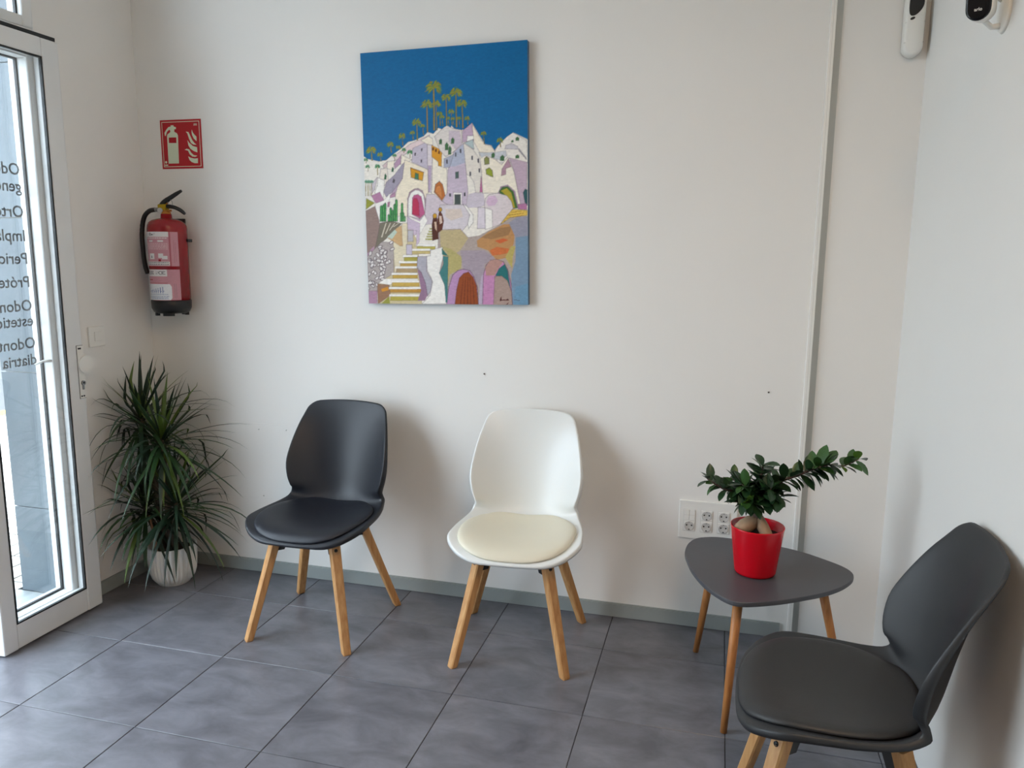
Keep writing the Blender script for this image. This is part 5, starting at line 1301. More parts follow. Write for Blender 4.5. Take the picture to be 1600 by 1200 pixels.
((150,150,60),[(15.2,62.9),(15.7,63.7),(16.0,63.4),(15.7,63.3),(15.5,62.9)],0),
((90,130,60),[(15.2,62.9),(15.8,63.5),(16.2,63.1),(15.8,63.1),(15.5,62.9)],0),
((160,120,50),[(15.2,62.9),(16.0,63.4),(16.5,62.9),(16.0,63.0),(15.5,62.9)],0),
((120,140,50),[(15.2,62.9),(16.2,63.2),(16.8,62.5),(16.1,62.8),(15.5,62.9)],0),
((150,150,60),[(15.2,62.9),(16.0,62.9),(16.6,62.3),(16.0,62.5),(15.5,62.9)],0),
((90,130,60),[(15.2,62.9),(16.0,62.7),(16.6,62.0),(16.0,62.3),(15.5,62.9)],0),
((160,120,50),[(15.2,62.9),(15.9,62.5),(16.3,61.8),(15.9,62.1),(15.5,62.9)],0),
((150,130,60),[(7.5,57.8),(7.2,60.4),(7.5,60.4),(7.8,57.8)],0.2),
((120,140,50),[(7.2,60.4),(6.9,60.1),(6.5,59.6),(6.8,59.7),(7.5,60.4)],0),
((150,150,60),[(7.2,60.4),(6.7,60.3),(6.1,59.6),(6.7,59.8),(7.5,60.4)],0),
((90,130,60),[(7.2,60.4),(6.6,60.5),(5.9,59.8),(6.6,60.1),(7.5,60.4)],0),
((160,120,50),[(7.2,60.4),(6.5,60.7),(5.7,60.0),(6.4,60.3),(7.5,60.4)],0),
((120,140,50),[(7.2,60.4),(6.6,61.0),(5.9,60.4),(6.5,60.5),(7.5,60.4)],0),
((150,150,60),[(7.2,60.4),(6.7,61.2),(6.1,60.7),(6.6,60.8),(7.5,60.4)],0),
((90,130,60),[(7.2,60.4),(7.0,61.2),(6.6,60.9),(6.9,60.8),(7.5,60.4)],0),
((160,120,50),[(7.2,60.4),(7.1,61.4),(6.9,61.2),(7.1,61.0),(7.5,60.4)],0),
((120,140,50),[(7.2,60.4),(7.4,61.4),(7.4,61.3),(7.4,60.9),(7.5,60.4)],0),
((150,150,60),[(7.2,60.4),(7.7,61.5),(7.9,61.3),(7.6,61.1),(7.5,60.4)],0),
((90,130,60),[(7.2,60.4),(7.9,61.4),(8.3,61.0),(7.9,60.9),(7.5,60.4)],0),
((160,120,50),[(7.2,60.4),(8.0,61.1),(8.5,60.6),(8.0,60.7),(7.5,60.4)],0),
((120,140,50),[(7.2,60.4),(8.3,60.9),(9.0,60.2),(8.3,60.5),(7.5,60.4)],0),
((150,150,60),[(7.2,60.4),(8.1,60.6),(8.7,60.0),(8.1,60.2),(7.5,60.4)],0),
((90,130,60),[(7.2,60.4),(8.0,60.4),(8.6,59.8),(8.0,60.0),(7.5,60.4)],0),
((160,120,50),[(7.2,60.4),(8.0,60.2),(8.6,59.4),(8.0,59.8),(7.5,60.4)],0),
((120,140,50),[(7.2,60.4),(7.9,59.9),(8.4,59.2),(7.9,59.5),(7.5,60.4)],0),
((150,130,60),[(5.9,52.4),(5.9,55.9),(6.1,55.9),(6.1,52.4)],0.2),
((70,130,85),[(5.9,55.9),(5.5,55.4),(5.0,54.8),(5.5,55.1),(6.1,55.8)],0),
((70,130,85),[(5.9,55.9),(5.5,55.6),(5.0,55.0),(5.5,55.3),(6.1,55.8)],0),
((70,130,85),[(5.9,55.9),(5.5,55.7),(5.1,55.2),(5.5,55.4),(6.1,55.8)],0),
((70,130,85),[(5.9,55.9),(5.4,55.7),(4.8,55.2),(5.4,55.5),(6.1,55.8)],0),
((70,130,85),[(5.9,55.9),(5.5,55.9),(5.0,55.4),(5.5,55.6),(6.1,55.8)],0),
((70,130,85),[(5.9,55.9),(5.3,55.9),(4.6,55.4),(5.3,55.7),(6.1,55.8)],0),
((70,130,85),[(5.9,55.9),(5.4,56.0),(4.8,55.6),(5.4,55.8),(6.1,55.8)],0),
((70,130,85),[(5.9,55.9),(5.5,56.1),(5.0,55.7),(5.5,55.9),(6.1,55.8)],0),
((70,130,85),[(5.9,55.9),(5.5,56.2),(5.0,55.8),(5.5,55.9),(6.1,55.8)],0),
((70,130,85),[(5.9,55.9),(5.4,56.4),(4.8,56.0),(5.4,56.1),(6.1,55.8)],0),
((70,130,85),[(5.9,55.9),(5.4,56.5),(4.9,56.1),(5.4,56.2),(6.1,55.8)],0),
((70,130,85),[(5.9,55.9),(5.6,56.4),(5.3,56.2),(5.6,56.2),(6.1,55.8)],0),
((70,130,85),[(5.9,55.9),(5.6,56.7),(5.2,56.4),(5.6,56.4),(6.1,55.8)],0),
((70,130,85),[(5.9,55.9),(5.7,56.7),(5.4,56.5),(5.7,56.4),(6.1,55.8)],0),
((70,130,85),[(5.9,55.9),(5.9,56.6),(5.7,56.5),(5.9,56.3),(6.1,55.8)],0),
((70,130,85),[(5.9,55.9),(6.0,56.5),(5.9,56.5),(6.0,56.3),(6.1,55.8)],0),
((70,130,85),[(5.9,55.9),(6.1,56.6),(6.1,56.6),(6.1,56.3),(6.1,55.8)],0),
((70,130,85),[(5.9,55.9),(6.2,56.6),(6.3,56.6),(6.2,56.4),(6.1,55.8)],0),
((70,130,85),[(5.9,55.9),(6.3,56.6),(6.4,56.5),(6.2,56.3),(6.1,55.8)],0),
((70,130,85),[(5.9,55.9),(6.3,56.5),(6.5,56.3),(6.3,56.2),(6.1,55.8)],0),
((70,130,85),[(5.9,55.9),(6.4,56.5),(6.7,56.3),(6.4,56.2),(6.1,55.8)],0),
((70,130,85),[(5.9,55.9),(6.6,56.5),(7.0,56.2),(6.6,56.3),(6.1,55.8)],0),
((70,130,85),[(5.9,55.9),(6.5,56.3),(6.9,56.0),(6.5,56.0),(6.1,55.8)],0),
((70,130,85),[(5.9,55.9),(6.8,56.3),(7.3,55.9),(6.8,56.1),(6.1,55.8)],0),
((70,130,85),[(5.9,55.9),(6.7,56.2),(7.2,55.7),(6.7,55.9),(6.1,55.8)],0),
((70,130,85),[(5.9,55.9),(6.8,56.1),(7.4,55.6),(6.8,55.8),(6.1,55.8)],0),
((70,130,85),[(5.9,55.9),(6.7,56.0),(7.3,55.5),(6.7,55.7),(6.1,55.8)],0),
((70,130,85),[(5.9,55.9),(6.8,55.9),(7.5,55.2),(6.8,55.6),(6.1,55.8)],0),
((70,130,85),[(5.9,55.9),(6.6,55.8),(7.1,55.3),(6.6,55.6),(6.1,55.8)],0),
((70,130,85),[(5.9,55.9),(6.6,55.7),(7.1,55.2),(6.6,55.5),(6.1,55.8)],0),
((70,130,85),[(5.9,55.9),(6.6,55.6),(7.1,55.0),(6.6,55.3),(6.1,55.8)],0),
((70,130,85),[(5.9,55.9),(6.5,55.5),(7.0,55.0),(6.5,55.3),(6.1,55.8)],0),
((70,130,85),[(5.9,55.9),(6.4,55.5),(6.8,55.0),(6.4,55.2),(6.1,55.8)],0),
((150,130,60),[(1.7,54.0),(1.7,55.9),(1.8,55.9),(1.9,54.0)],0.2),
((70,130,85),[(1.6,55.9),(1.4,55.6),(1.1,55.2),(1.4,55.4),(1.8,55.9)],0),
((70,130,85),[(1.6,55.9),(1.4,55.7),(1.0,55.3),(1.3,55.5),(1.8,55.9)],0),
((70,130,85),[(1.6,55.9),(1.2,55.7),(0.8,55.3),(1.2,55.5),(1.8,55.9)],0),
((70,130,85),[(1.6,55.9),(1.1,55.8),(0.6,55.3),(1.1,55.6),(1.8,55.9)],0),
((70,130,85),[(1.6,55.9),(1.1,55.9),(0.5,55.4),(1.1,55.7),(1.8,55.9)],0),
((70,130,85),[(1.6,55.9),(1.2,56.0),(0.7,55.6),(1.2,55.8),(1.8,55.9)],0),
((70,130,85),[(1.6,55.9),(1.1,56.1),(0.5,55.7),(1.1,55.9),(1.8,55.9)],0),
((70,130,85),[(1.6,55.9),(1.1,56.3),(0.6,55.9),(1.1,56.0),(1.8,55.9)],0),
((70,130,85),[(1.6,55.9),(1.3,56.3),(0.9,56.0),(1.3,56.1),(1.8,55.9)],0),
((70,130,85),[(1.6,55.9),(1.4,56.3),(1.1,56.1),(1.4,56.1),(1.8,55.9)],0),
((70,130,85),[(1.6,55.9),(1.4,56.5),(1.0,56.3),(1.3,56.3),(1.8,55.9)],0),
((70,130,85),[(1.6,55.9),(1.4,56.6),(1.2,56.4),(1.4,56.4),(1.8,55.9)],0),
((70,130,85),[(1.6,55.9),(1.6,56.6),(1.4,56.5),(1.6,56.3),(1.8,55.9)],0),
((70,130,85),[(1.6,55.9),(1.7,56.7),(1.6,56.6),(1.7,56.4),(1.8,55.9)],0),
((70,130,85),[(1.6,55.9),(1.8,56.6),(1.8,56.6),(1.8,56.3),(1.8,55.9)],0),
((70,130,85),[(1.6,55.9),(1.9,56.6),(2.0,56.5),(1.9,56.3),(1.8,55.9)],0),
((70,130,85),[(1.6,55.9),(1.9,56.4),(2.1,56.3),(1.9,56.2),(1.8,55.9)],0),
((70,130,85),[(1.6,55.9),(2.0,56.5),(2.3,56.3),(2.0,56.2),(1.8,55.9)],0),
((70,130,85),[(1.6,55.9),(2.2,56.5),(2.6,56.2),(2.2,56.3),(1.8,55.9)],0),
((70,130,85),[(1.6,55.9),(2.1,56.3),(2.4,56.0),(2.1,56.1),(1.8,55.9)],0),
((70,130,85),[(1.6,55.9),(2.2,56.2),(2.5,55.9),(2.2,56.0),(1.8,55.9)],0),
((70,130,85),[(1.6,55.9),(2.2,56.1),(2.6,55.8),(2.2,55.9),(1.8,55.9)],0),
((70,130,85),[(1.6,55.9),(2.3,56.1),(2.8,55.7),(2.3,55.9),(1.8,55.9)],0),
((70,130,85),[(1.6,55.9),(2.4,56.0),(2.8,55.5),(2.3,55.8),(1.8,55.9)],0),
((70,130,85),[(1.6,55.9),(2.3,55.9),(2.8,55.4),(2.3,55.7),(1.8,55.9)],0),
((70,130,85),[(1.6,55.9),(2.4,55.8),(2.9,55.2),(2.4,55.5),(1.8,55.9)],0),
((70,130,85),[(1.6,55.9),(2.3,55.7),(2.7,55.2),(2.3,55.5),(1.8,55.9)],0),
((70,130,85),[(1.6,55.9),(2.2,55.6),(2.6,55.1),(2.2,55.4),(1.8,55.9)],0),
((70,130,85),[(1.6,55.9),(2.1,55.5),(2.4,55.1),(2.1,55.3),(1.8,55.9)],0),
((150,130,60),[(13.5,57.8),(13.5,59.9),(13.6,59.8),(13.7,57.8)],0.2),
((70,130,85),[(13.5,59.9),(13.2,59.6),(12.9,59.1),(13.2,59.3),(13.7,59.8)],0),
((70,130,85),[(13.5,59.9),(13.2,59.7),(12.9,59.3),(13.2,59.5),(13.7,59.8)],0),
((70,130,85),[(13.5,59.9),(13.1,59.7),(12.8,59.4),(13.1,59.5),(13.7,59.8)],0),
((70,130,85),[(13.5,59.9),(13.0,59.8),(12.5,59.3),(13.0,59.6),(13.7,59.8)],0),
((70,130,85),[(13.5,59.9),(13.1,59.9),(12.6,59.5),(13.1,59.7),(13.7,59.8)],0),
((70,130,85),[(13.5,59.9),(13.0,60.0),(12.5,59.6),(13.0,59.8),(13.7,59.8)],0),
((70,130,85),[(13.5,59.9),(13.0,60.1),(12.5,59.7),(13.0,59.9),(13.7,59.8)],0),
((70,130,85),[(13.5,59.9),(13.0,60.2),(12.5,59.8),(13.0,60.0),(13.7,59.8)],0),
((70,130,85),[(13.5,59.9),(13.1,60.2),(12.8,59.9),(13.1,60.0),(13.7,59.8)],0),
((70,130,85),[(13.5,59.9),(13.2,60.3),(12.8,60.1),(13.2,60.1),(13.7,59.8)],0),
((70,130,85),[(13.5,59.9),(13.3,60.3),(13.0,60.2),(13.3,60.1),(13.7,59.8)],0),
((70,130,85),[(13.5,59.9),(13.3,60.5),(13.0,60.3),(13.3,60.3),(13.7,59.8)],0),
((70,130,85),[(13.5,59.9),(13.4,60.5),(13.2,60.5),(13.4,60.3),(13.7,59.8)],0),
((70,130,85),[(13.5,59.9),(13.5,60.4),(13.4,60.4),(13.5,60.2),(13.7,59.8)],0),
((70,130,85),[(13.5,59.9),(13.6,60.5),(13.6,60.5),(13.6,60.3),(13.7,59.8)],0),
((70,130,85),[(13.5,59.9),(13.7,60.4),(13.7,60.4),(13.7,60.2),(13.7,59.8)],0),
((70,130,85),[(13.5,59.9),(13.8,60.5),(14.0,60.4),(13.8,60.3),(13.7,59.8)],0),
((70,130,85),[(13.5,59.9),(13.8,60.4),(14.1,60.2),(13.8,60.2),(13.7,59.8)],0),
((70,130,85),[(13.5,59.9),(14.0,60.4),(14.3,60.2),(14.0,60.2),(13.7,59.8)],0),
((70,130,85),[(13.5,59.9),(14.0,60.3),(14.3,60.0),(14.0,60.1),(13.7,59.8)],0),
((70,130,85),[(13.5,59.9),(14.1,60.2),(14.5,59.9),(14.1,60.0),(13.7,59.8)],0),
((70,130,85),[(13.5,59.9),(14.1,60.1),(14.6,59.7),(14.1,59.9),(13.7,59.8)],0),
((70,130,85),[(13.5,59.9),(14.2,60.1),(14.7,59.6),(14.2,59.8),(13.7,59.8)],0),
((70,130,85),[(13.5,59.9),(14.2,59.9),(14.7,59.5),(14.2,59.7),(13.7,59.8)],0),
((70,130,85),[(13.5,59.9),(14.2,59.8),(14.7,59.3),(14.2,59.6),(13.7,59.8)],0),
((70,130,85),[(13.5,59.9),(14.1,59.7),(14.5,59.3),(14.1,59.5),(13.7,59.8)],0),
((70,130,85),[(13.5,59.9),(14.0,59.7),(14.3,59.3),(14.0,59.5),(13.7,59.8)],0),
((70,130,85),[(13.5,59.9),(14.0,59.6),(14.3,59.2),(14.0,59.4),(13.7,59.8)],0),
((70,130,85),[(13.5,59.9),(14.0,59.5),(14.3,59.0),(13.9,59.3),(13.7,59.8)],0),
((150,130,60),[(17.6,60.7),(17.6,61.9),(17.8,61.9),(17.9,60.7)],0.2),
((70,130,85),[(17.6,61.9),(17.3,61.7),(17.0,61.3),(17.3,61.4),(17.8,61.9)],0),
((70,130,85),[(17.6,61.9),(17.2,61.7),(16.8,61.2),(17.2,61.5),(17.8,61.9)],0),
((70,130,85),[(17.6,61.9),(17.3,61.8),(16.9,61.4),(17.3,61.6),(17.8,61.9)],0),
((70,130,85),[(17.6,61.9),(17.1,61.9),(16.7,61.4),(17.1,61.7),(17.8,61.9)],0),
((70,130,85),[(17.6,61.9),(17.2,62.0),(16.7,61.6),(17.2,61.8),(17.8,61.9)],0),
((70,130,85),[(17.6,61.9),(17.0,62.1),(16.5,61.6),(17.0,61.9),(17.8,61.9)],0),
((70,130,85),[(17.6,61.9),(17.2,62.1),(16.8,61.8),(17.2,61.9),(17.8,61.9)],0),
((70,130,85),[(17.6,61.9),(17.2,62.2),(16.8,61.9),(17.2,62.0),(17.8,61.9)],0),
((70,130,85),[(17.6,61.9),(17.2,62.4),(16.7,62.1),(17.2,62.2),(17.8,61.9)],0),
((70,130,85),[(17.6,61.9),(17.3,62.4),(16.9,62.2),(17.3,62.2),(17.8,61.9)],0),
((70,130,85),[(17.6,61.9),(17.4,62.5),(17.1,62.3),(17.4,62.3),(17.8,61.9)],0),
((70,130,85),[(17.6,61.9),(17.5,62.5),(17.2,62.4),(17.4,62.3),(17.8,61.9)],0),
((70,130,85),[(17.6,61.9),(17.6,62.5),(17.4,62.4),(17.5,62.3),(17.8,61.9)],0),
((70,130,85),[(17.6,61.9),(17.6,62.6),(17.6,62.5),(17.6,62.3),(17.8,61.9)],0),
((70,130,85),[(17.6,61.9),(17.7,62.7),(17.7,62.7),(17.7,62.5),(17.8,61.9)],0),
((70,130,85),[(17.6,61.9),(17.8,62.6),(17.9,62.6),(17.8,62.4),(17.8,61.9)],0),
((70,130,85),[(17.6,61.9),(17.9,62.5),(18.0,62.4),(17.9,62.3),(17.8,61.9)],0),
((70,130,85),[(17.6,61.9),(18.0,62.5),(18.3,62.4),(18.0,62.3),(17.8,61.9)],0),
((70,130,85),[(17.6,61.9),(18.1,62.5),(18.4,62.3),(18.1,62.3),(17.8,61.9)],0),
((70,130,85),[(17.6,61.9),(18.2,62.4),(18.6,62.1),(18.2,62.2),(17.8,61.9)],0),
((70,130,85),[(17.6,61.9),(18.1,62.3),(18.4,62.0),(18.1,62.0),(17.8,61.9)],0),
((70,130,85),[(17.6,61.9),(18.2,62.2),(18.5,61.8),(18.2,62.0),(17.8,61.9)],0),
((70,130,85),[(17.6,61.9),(18.4,62.1),(18.9,61.7),(18.3,61.9),(17.8,61.9)],0),
((70,130,85),[(17.6,61.9),(18.2,62.0),(18.6,61.6),(18.2,61.8),(17.8,61.9)],0),
((70,130,85),[(17.6,61.9),(18.3,61.9),(18.8,61.4),(18.3,61.7),(17.8,61.9)],0),
((70,130,85),[(17.6,61.9),(18.3,61.8),(18.7,61.3),(18.2,61.6),(17.8,61.9)],0),
((70,130,85),[(17.6,61.9),(18.3,61.7),(18.7,61.2),(18.2,61.5),(17.8,61.9)],0),
((70,130,85),[(17.6,61.9),(18.1,61.7),(18.3,61.3),(18.0,61.5),(17.8,61.9)],0),
((70,130,85),[(17.6,61.9),(18.1,61.5),(18.4,61.0),(18.1,61.3),(17.8,61.9)],0),
((150,130,60),[(20.2,58.6),(20.2,60.8),(20.4,60.8),(20.5,58.6)],0.2),
((70,130,85),[(20.2,60.8),(19.7,60.4),(19.3,59.8),(19.7,60.1),(20.4,60.8)],0),
((70,130,85),[(20.2,60.8),(19.8,60.6),(19.4,60.0),(19.8,60.3),(20.4,60.8)],0),
((70,130,85),[(20.2,60.8),(19.6,60.6),(19.1,60.0),(19.6,60.3),(20.4,60.8)],0),
((70,130,85),[(20.2,60.8),(19.8,60.7),(19.3,60.2),(19.7,60.5),(20.4,60.8)],0),
((70,130,85),[(20.2,60.8),(19.5,60.8),(18.8,60.1),(19.5,60.5),(20.4,60.8)],0),
((70,130,85),[(20.2,60.8),(19.6,60.9),(19.0,60.3),(19.6,60.6),(20.4,60.8)],0),
((70,130,85),[(20.2,60.8),(19.5,61.0),(18.8,60.4),(19.5,60.7),(20.4,60.8)],0),
((70,130,85),[(20.2,60.8),(19.5,61.1),(18.8,60.6),(19.5,60.8),(20.4,60.8)],0),
((70,130,85),[(20.2,60.8),(19.7,61.1),(19.2,60.7),(19.7,60.9),(20.4,60.8)],0),
((70,130,85),[(20.2,60.8),(19.5,61.3),(18.9,60.9),(19.5,61.1),(20.4,60.8)],0),
((70,130,85),[(20.2,60.8),(19.8,61.3),(19.3,61.0),(19.8,61.0),(20.4,60.8)],0),
((70,130,85),[(20.2,60.8),(19.8,61.4),(19.4,61.1),(19.8,61.1),(20.4,60.8)],0),
((70,130,85),[(20.2,60.8),(19.8,61.5),(19.4,61.3),(19.8,61.2),(20.4,60.8)],0),
((70,130,85),[(20.2,60.8),(20.0,61.5),(19.7,61.3),(20.0,61.2),(20.4,60.8)],0),
((70,130,85),[(20.2,60.8),(20.0,61.7),(19.7,61.5),(20.0,61.4),(20.4,60.8)],0),
((70,130,85),[(20.2,60.8),(20.1,61.6),(20.0,61.5),(20.1,61.3),(20.4,60.8)],0),
((70,130,85),[(20.2,60.8),(20.2,61.7),(20.1,61.7),(20.2,61.4),(20.4,60.8)],0),
((70,130,85),[(20.2,60.8),(20.3,61.7),(20.3,61.8),(20.3,61.5),(20.4,60.8)],0),
((70,130,85),[(20.2,60.8),(20.5,61.8),(20.6,61.8),(20.4,61.5),(20.4,60.8)],0),
((70,130,85),[(20.2,60.8),(20.5,61.6),(20.7,61.5),(20.5,61.3),(20.4,60.8)],0),
((70,130,85),[(20.2,60.8),(20.6,61.5),(20.8,61.4),(20.6,61.3),(20.4,60.8)],0),
((70,130,85),[(20.2,60.8),(20.7,61.6),(21.1,61.3),(20.7,61.3),(20.4,60.8)],0),
((70,130,85),[(20.2,60.8),(20.8,61.5),(21.2,61.2),(20.8,61.2),(20.4,60.8)],0),
((70,130,85),[(20.2,60.8),(21.0,61.5),(21.5,61.1),(21.0,61.2),(20.4,60.8)],0),
((70,130,85),[(20.2,60.8),(21.0,61.3),(21.5,60.9),(20.9,61.1),(20.4,60.8)],0),
((70,130,85),[(20.2,60.8),(21.0,61.2),(21.5,60.8),(21.0,60.9),(20.4,60.8)],0),
((70,130,85),[(20.2,60.8),(21.0,61.1),(21.5,60.6),(20.9,60.8),(20.4,60.8)],0),
((70,130,85),[(20.2,60.8),(21.1,61.0),(21.7,60.4),(21.1,60.8),(20.4,60.8)],0),
((70,130,85),[(20.2,60.8),(21.1,60.9),(21.7,60.3),(21.1,60.6),(20.4,60.8)],0),
((70,130,85),[(20.2,60.8),(20.9,60.8),(21.4,60.3),(20.9,60.6),(20.4,60.8)],0),
((70,130,85),[(20.2,60.8),(20.9,60.7),(21.5,60.2),(20.9,60.5),(20.4,60.8)],0),
((70,130,85),[(20.2,60.8),(20.9,60.7),(21.3,60.1),(20.9,60.4),(20.4,60.8)],0),
((70,130,85),[(20.2,60.8),(20.9,60.5),(21.4,59.9),(20.9,60.3),(20.4,60.8)],0),
((70,130,85),[(20.2,60.8),(20.8,60.5),(21.2,59.9),(20.8,60.2),(20.4,60.8)],0),
((70,130,85),[(20.2,60.8),(20.7,60.5),(21.0,60.0),(20.7,60.2),(20.4,60.8)],0),
((150,130,60),[(1.0,57.3),(0.9,58.6),(1.1,58.6),(1.2,57.3)],0.2),
((70,130,85),[(0.9,58.6),(0.6,58.3),(0.3,57.9),(0.6,58.1),(1.1,58.6)],0),
((70,130,85),[(0.9,58.6),(0.5,58.3),(0.1,57.9),(0.5,58.1),(1.1,58.6)],0),
((70,130,85),[(0.9,58.6),(0.5,58.5),(0.1,58.0),(0.5,58.2),(1.1,58.6)],0),
((70,130,85),[(0.9,58.6),(0.4,58.5),(-0.1,58.0),(0.4,58.3),(1.1,58.6)],0),
((70,130,85),[(0.9,58.6),(0.5,58.6),(0.1,58.3),(0.5,58.4),(1.1,58.6)],0),
((70,130,85),[(0.9,58.6),(0.5,58.7),(0.1,58.4),(0.5,58.5),(1.1,58.6)],0),
((70,130,85),[(0.9,58.6),(0.4,58.8),(-0.1,58.4),(0.4,58.6),(1.1,58.6)],0),
((70,130,85),[(0.9,58.6),(0.5,58.9),(-0.0,58.6),(0.5,58.7),(1.1,58.6)],0),
((70,130,85),[(0.9,58.6),(0.5,59.0),(0.0,58.7),(0.5,58.8),(1.1,58.6)],0),
((70,130,85),[(0.9,58.6),(0.5,59.2),(0.1,58.9),(0.5,58.9),(1.1,58.6)],0),
((70,130,85),[(0.9,58.6),(0.7,59.2),(0.3,59.0),(0.7,58.9),(1.1,58.6)],0),
((70,130,85),[(0.9,58.6),(0.7,59.3),(0.4,59.1),(0.7,59.0),(1.1,58.6)],0),
((70,130,85),[(0.9,58.6),(0.8,59.3),(0.7,59.2),(0.8,59.0),(1.1,58.6)],0),
((70,130,85),[(0.9,58.6),(0.9,59.3),(0.9,59.2),(0.9,59.0),(1.1,58.6)],0),
((70,130,85),[(0.9,58.6),(1.0,59.3),(1.0,59.3),(1.0,59.0),(1.1,58.6)],0),
((70,130,85),[(0.9,58.6),(1.2,59.4),(1.3,59.3),(1.2,59.1),(1.1,58.6)],0),
((70,130,85),[(0.9,58.6),(1.2,59.2),(1.4,59.1),(1.2,59.0),(1.1,58.6)],0),
((70,130,85),[(0.9,58.6),(1.3,59.2),(1.5,59.0),(1.3,58.9),(1.1,58.6)],0),
((70,130,85),[(0.9,58.6),(1.4,59.1),(1.7,58.9),(1.4,58.9),(1.1,58.6)],0),
((70,130,85),[(0.9,58.6),(1.5,59.1),(1.9,58.8),(1.5,58.8),(1.1,58.6)],0),
((70,130,85),[(0.9,58.6),(1.5,58.9),(1.8,58.6),(1.4,58.7),(1.1,58.6)],0),
((70,130,85),[(0.9,58.6),(1.6,58.9),(2.1,58.5),(1.6,58.7),(1.1,58.6)],0),
((70,130,85),[(0.9,58.6),(1.5,58.8),(1.9,58.4),(1.5,58.5),(1.1,58.6)],0),
((70,130,85),[(0.9,58.6),(1.6,58.7),(2.0,58.2),(1.6,58.5),(1.1,58.6)],0),
((70,130,85),[(0.9,58.6),(1.6,58.6),(2.0,58.1),(1.6,58.4),(1.1,58.6)],0),
((70,130,85),[(0.9,58.6),(1.6,58.5),(2.0,58.0),(1.6,58.3),(1.1,58.6)],0),
((70,130,85),[(0.9,58.6),(1.5,58.4),(1.9,57.9),(1.5,58.2),(1.1,58.6)],0),
((70,130,85),[(0.9,58.6),(1.5,58.3),(1.8,57.8),(1.5,58.1),(1.1,58.6)],0),
((70,130,85),[(0.9,58.6),(1.3,58.3),(1.5,58.0),(1.3,58.1),(1.1,58.6)],0),
((150,130,60),[(0.3,44.2),(0.5,49.9),(0.7,49.9),(0.5,44.2)],0.2),
((95,150,120),[(0.5,49.9),(0.2,49.6),(-0.1,49.3),(0.2,49.4),(0.7,49.9)],0),
((95,150,120),[(0.5,49.9),(0.1,49.7),(-0.3,49.2),(0.1,49.4),(0.7,49.9)],0),
((95,150,120),[(0.5,49.9),(0.1,49.8),(-0.3,49.4),(0.1,49.6),(0.7,49.9)],0),
((95,150,120),[(0.5,49.9),(-0.0,49.8),(-0.5,49.4),(-0.0,49.6),(0.7,49.9)],0),
((95,150,120),[(0.5,49.9),(0.0,50.0),(-0.4,49.5),(0.0,49.7),(0.7,49.9)],0),
((95,150,120),[(0.5,49.9),(0.0,50.1),(-0.5,49.6),(0.0,49.8),(0.7,49.9)],0),
((95,150,120),[(0.5,49.9),(0.0,50.2),(-0.5,49.8),(0.0,49.9),(0.7,49.9)],0),
((95,150,120),[(0.5,49.9),(0.0,50.3),(-0.5,49.9),(-0.0,50.1),(0.7,49.9)],0),
((95,150,120),[(0.5,49.9),(0.2,50.3),(-0.1,50.0),(0.2,50.1),(0.7,49.9)],0),
((95,150,120),[(0.5,49.9),(0.3,50.3),(-0.0,50.1),(0.3,50.1),(0.7,49.9)],0),
((95,150,120),[(0.5,49.9),(0.3,50.4),(0.1,50.2),(0.3,50.2),(0.7,49.9)],0),
((95,150,120),[(0.5,49.9),(0.4,50.5),(0.2,50.3),(0.4,50.2),(0.7,49.9)],0),
((95,150,120),[(0.5,49.9),(0.5,50.4),(0.4,50.4),(0.5,50.2),(0.7,49.9)],0),
((95,150,120),[(0.5,49.9),(0.6,50.7),(0.5,50.7),(0.6,50.4),(0.7,49.9)],0),
((95,150,120),[(0.5,49.9),(0.7,50.5),(0.7,50.5),(0.7,50.3),(0.7,49.9)],0),
((95,150,120),[(0.5,49.9),(0.8,50.5),(0.9,50.5),(0.8,50.3),(0.7,49.9)],0),
((95,150,120),[(0.5,49.9),(0.9,50.6),(1.1,50.4),(0.9,50.3),(0.7,49.9)],0),
((95,150,120),[(0.5,49.9),(0.9,50.4),(1.2,50.2),(0.9,50.2),(0.7,49.9)],0),
((95,150,120),[(0.5,49.9),(1.0,50.3),(1.3,50.1),(1.0,50.1),(0.7,49.9)],0),
((95,150,120),[(0.5,49.9),(1.0,50.3),(1.4,50.0),(1.0,50.1),(0.7,49.9)],0),
((95,150,120),[(0.5,49.9),(1.1,50.2),(1.5,49.9),(1.1,50.0),(0.7,49.9)],0),
((95,150,120),[(0.5,49.9),(1.1,50.1),(1.5,49.7),(1.1,49.9),(0.7,49.9)],0),
((95,150,120),[(0.5,49.9),(1.2,50.0),(1.6,49.6),(1.1,49.8),(0.7,49.9)],0),
((95,150,120),[(0.5,49.9),(1.1,49.9),(1.5,49.5),(1.1,49.7),(0.7,49.9)],0),
((95,150,120),[(0.5,49.9),(1.0,49.9),(1.4,49.4),(1.0,49.6),(0.7,49.9)],0),
((95,150,120),[(0.5,49.9),(1.1,49.7),(1.6,49.2),(1.1,49.5),(0.7,49.9)],0),
((95,150,120),[(0.5,49.9),(1.1,49.6),(1.5,49.1),(1.1,49.4),(0.7,49.9)],0),
((95,150,120),[(0.5,49.9),(1.0,49.6),(1.2,49.1),(0.9,49.4),(0.7,49.9)],0),
((150,130,60),[(1.3,44.2),(1.5,49.9),(1.7,49.9),(1.6,44.2)],0.2),
((95,150,120),[(1.5,49.9),(1.3,49.6),(1.0,49.3),(1.3,49.4),(1.7,49.9)],0),
((95,150,120),[(1.5,49.9),(1.1,49.6),(0.7,49.1),(1.1,49.4),(1.7,49.9)],0),
((95,150,120),[(1.5,49.9),(1.1,49.8),(0.7,49.3),(1.1,49.5),(1.7,49.9)],0),
((95,150,120),[(1.5,49.9),(1.1,49.8),(0.7,49.4),(1.1,49.6),(1.7,49.9)],0),
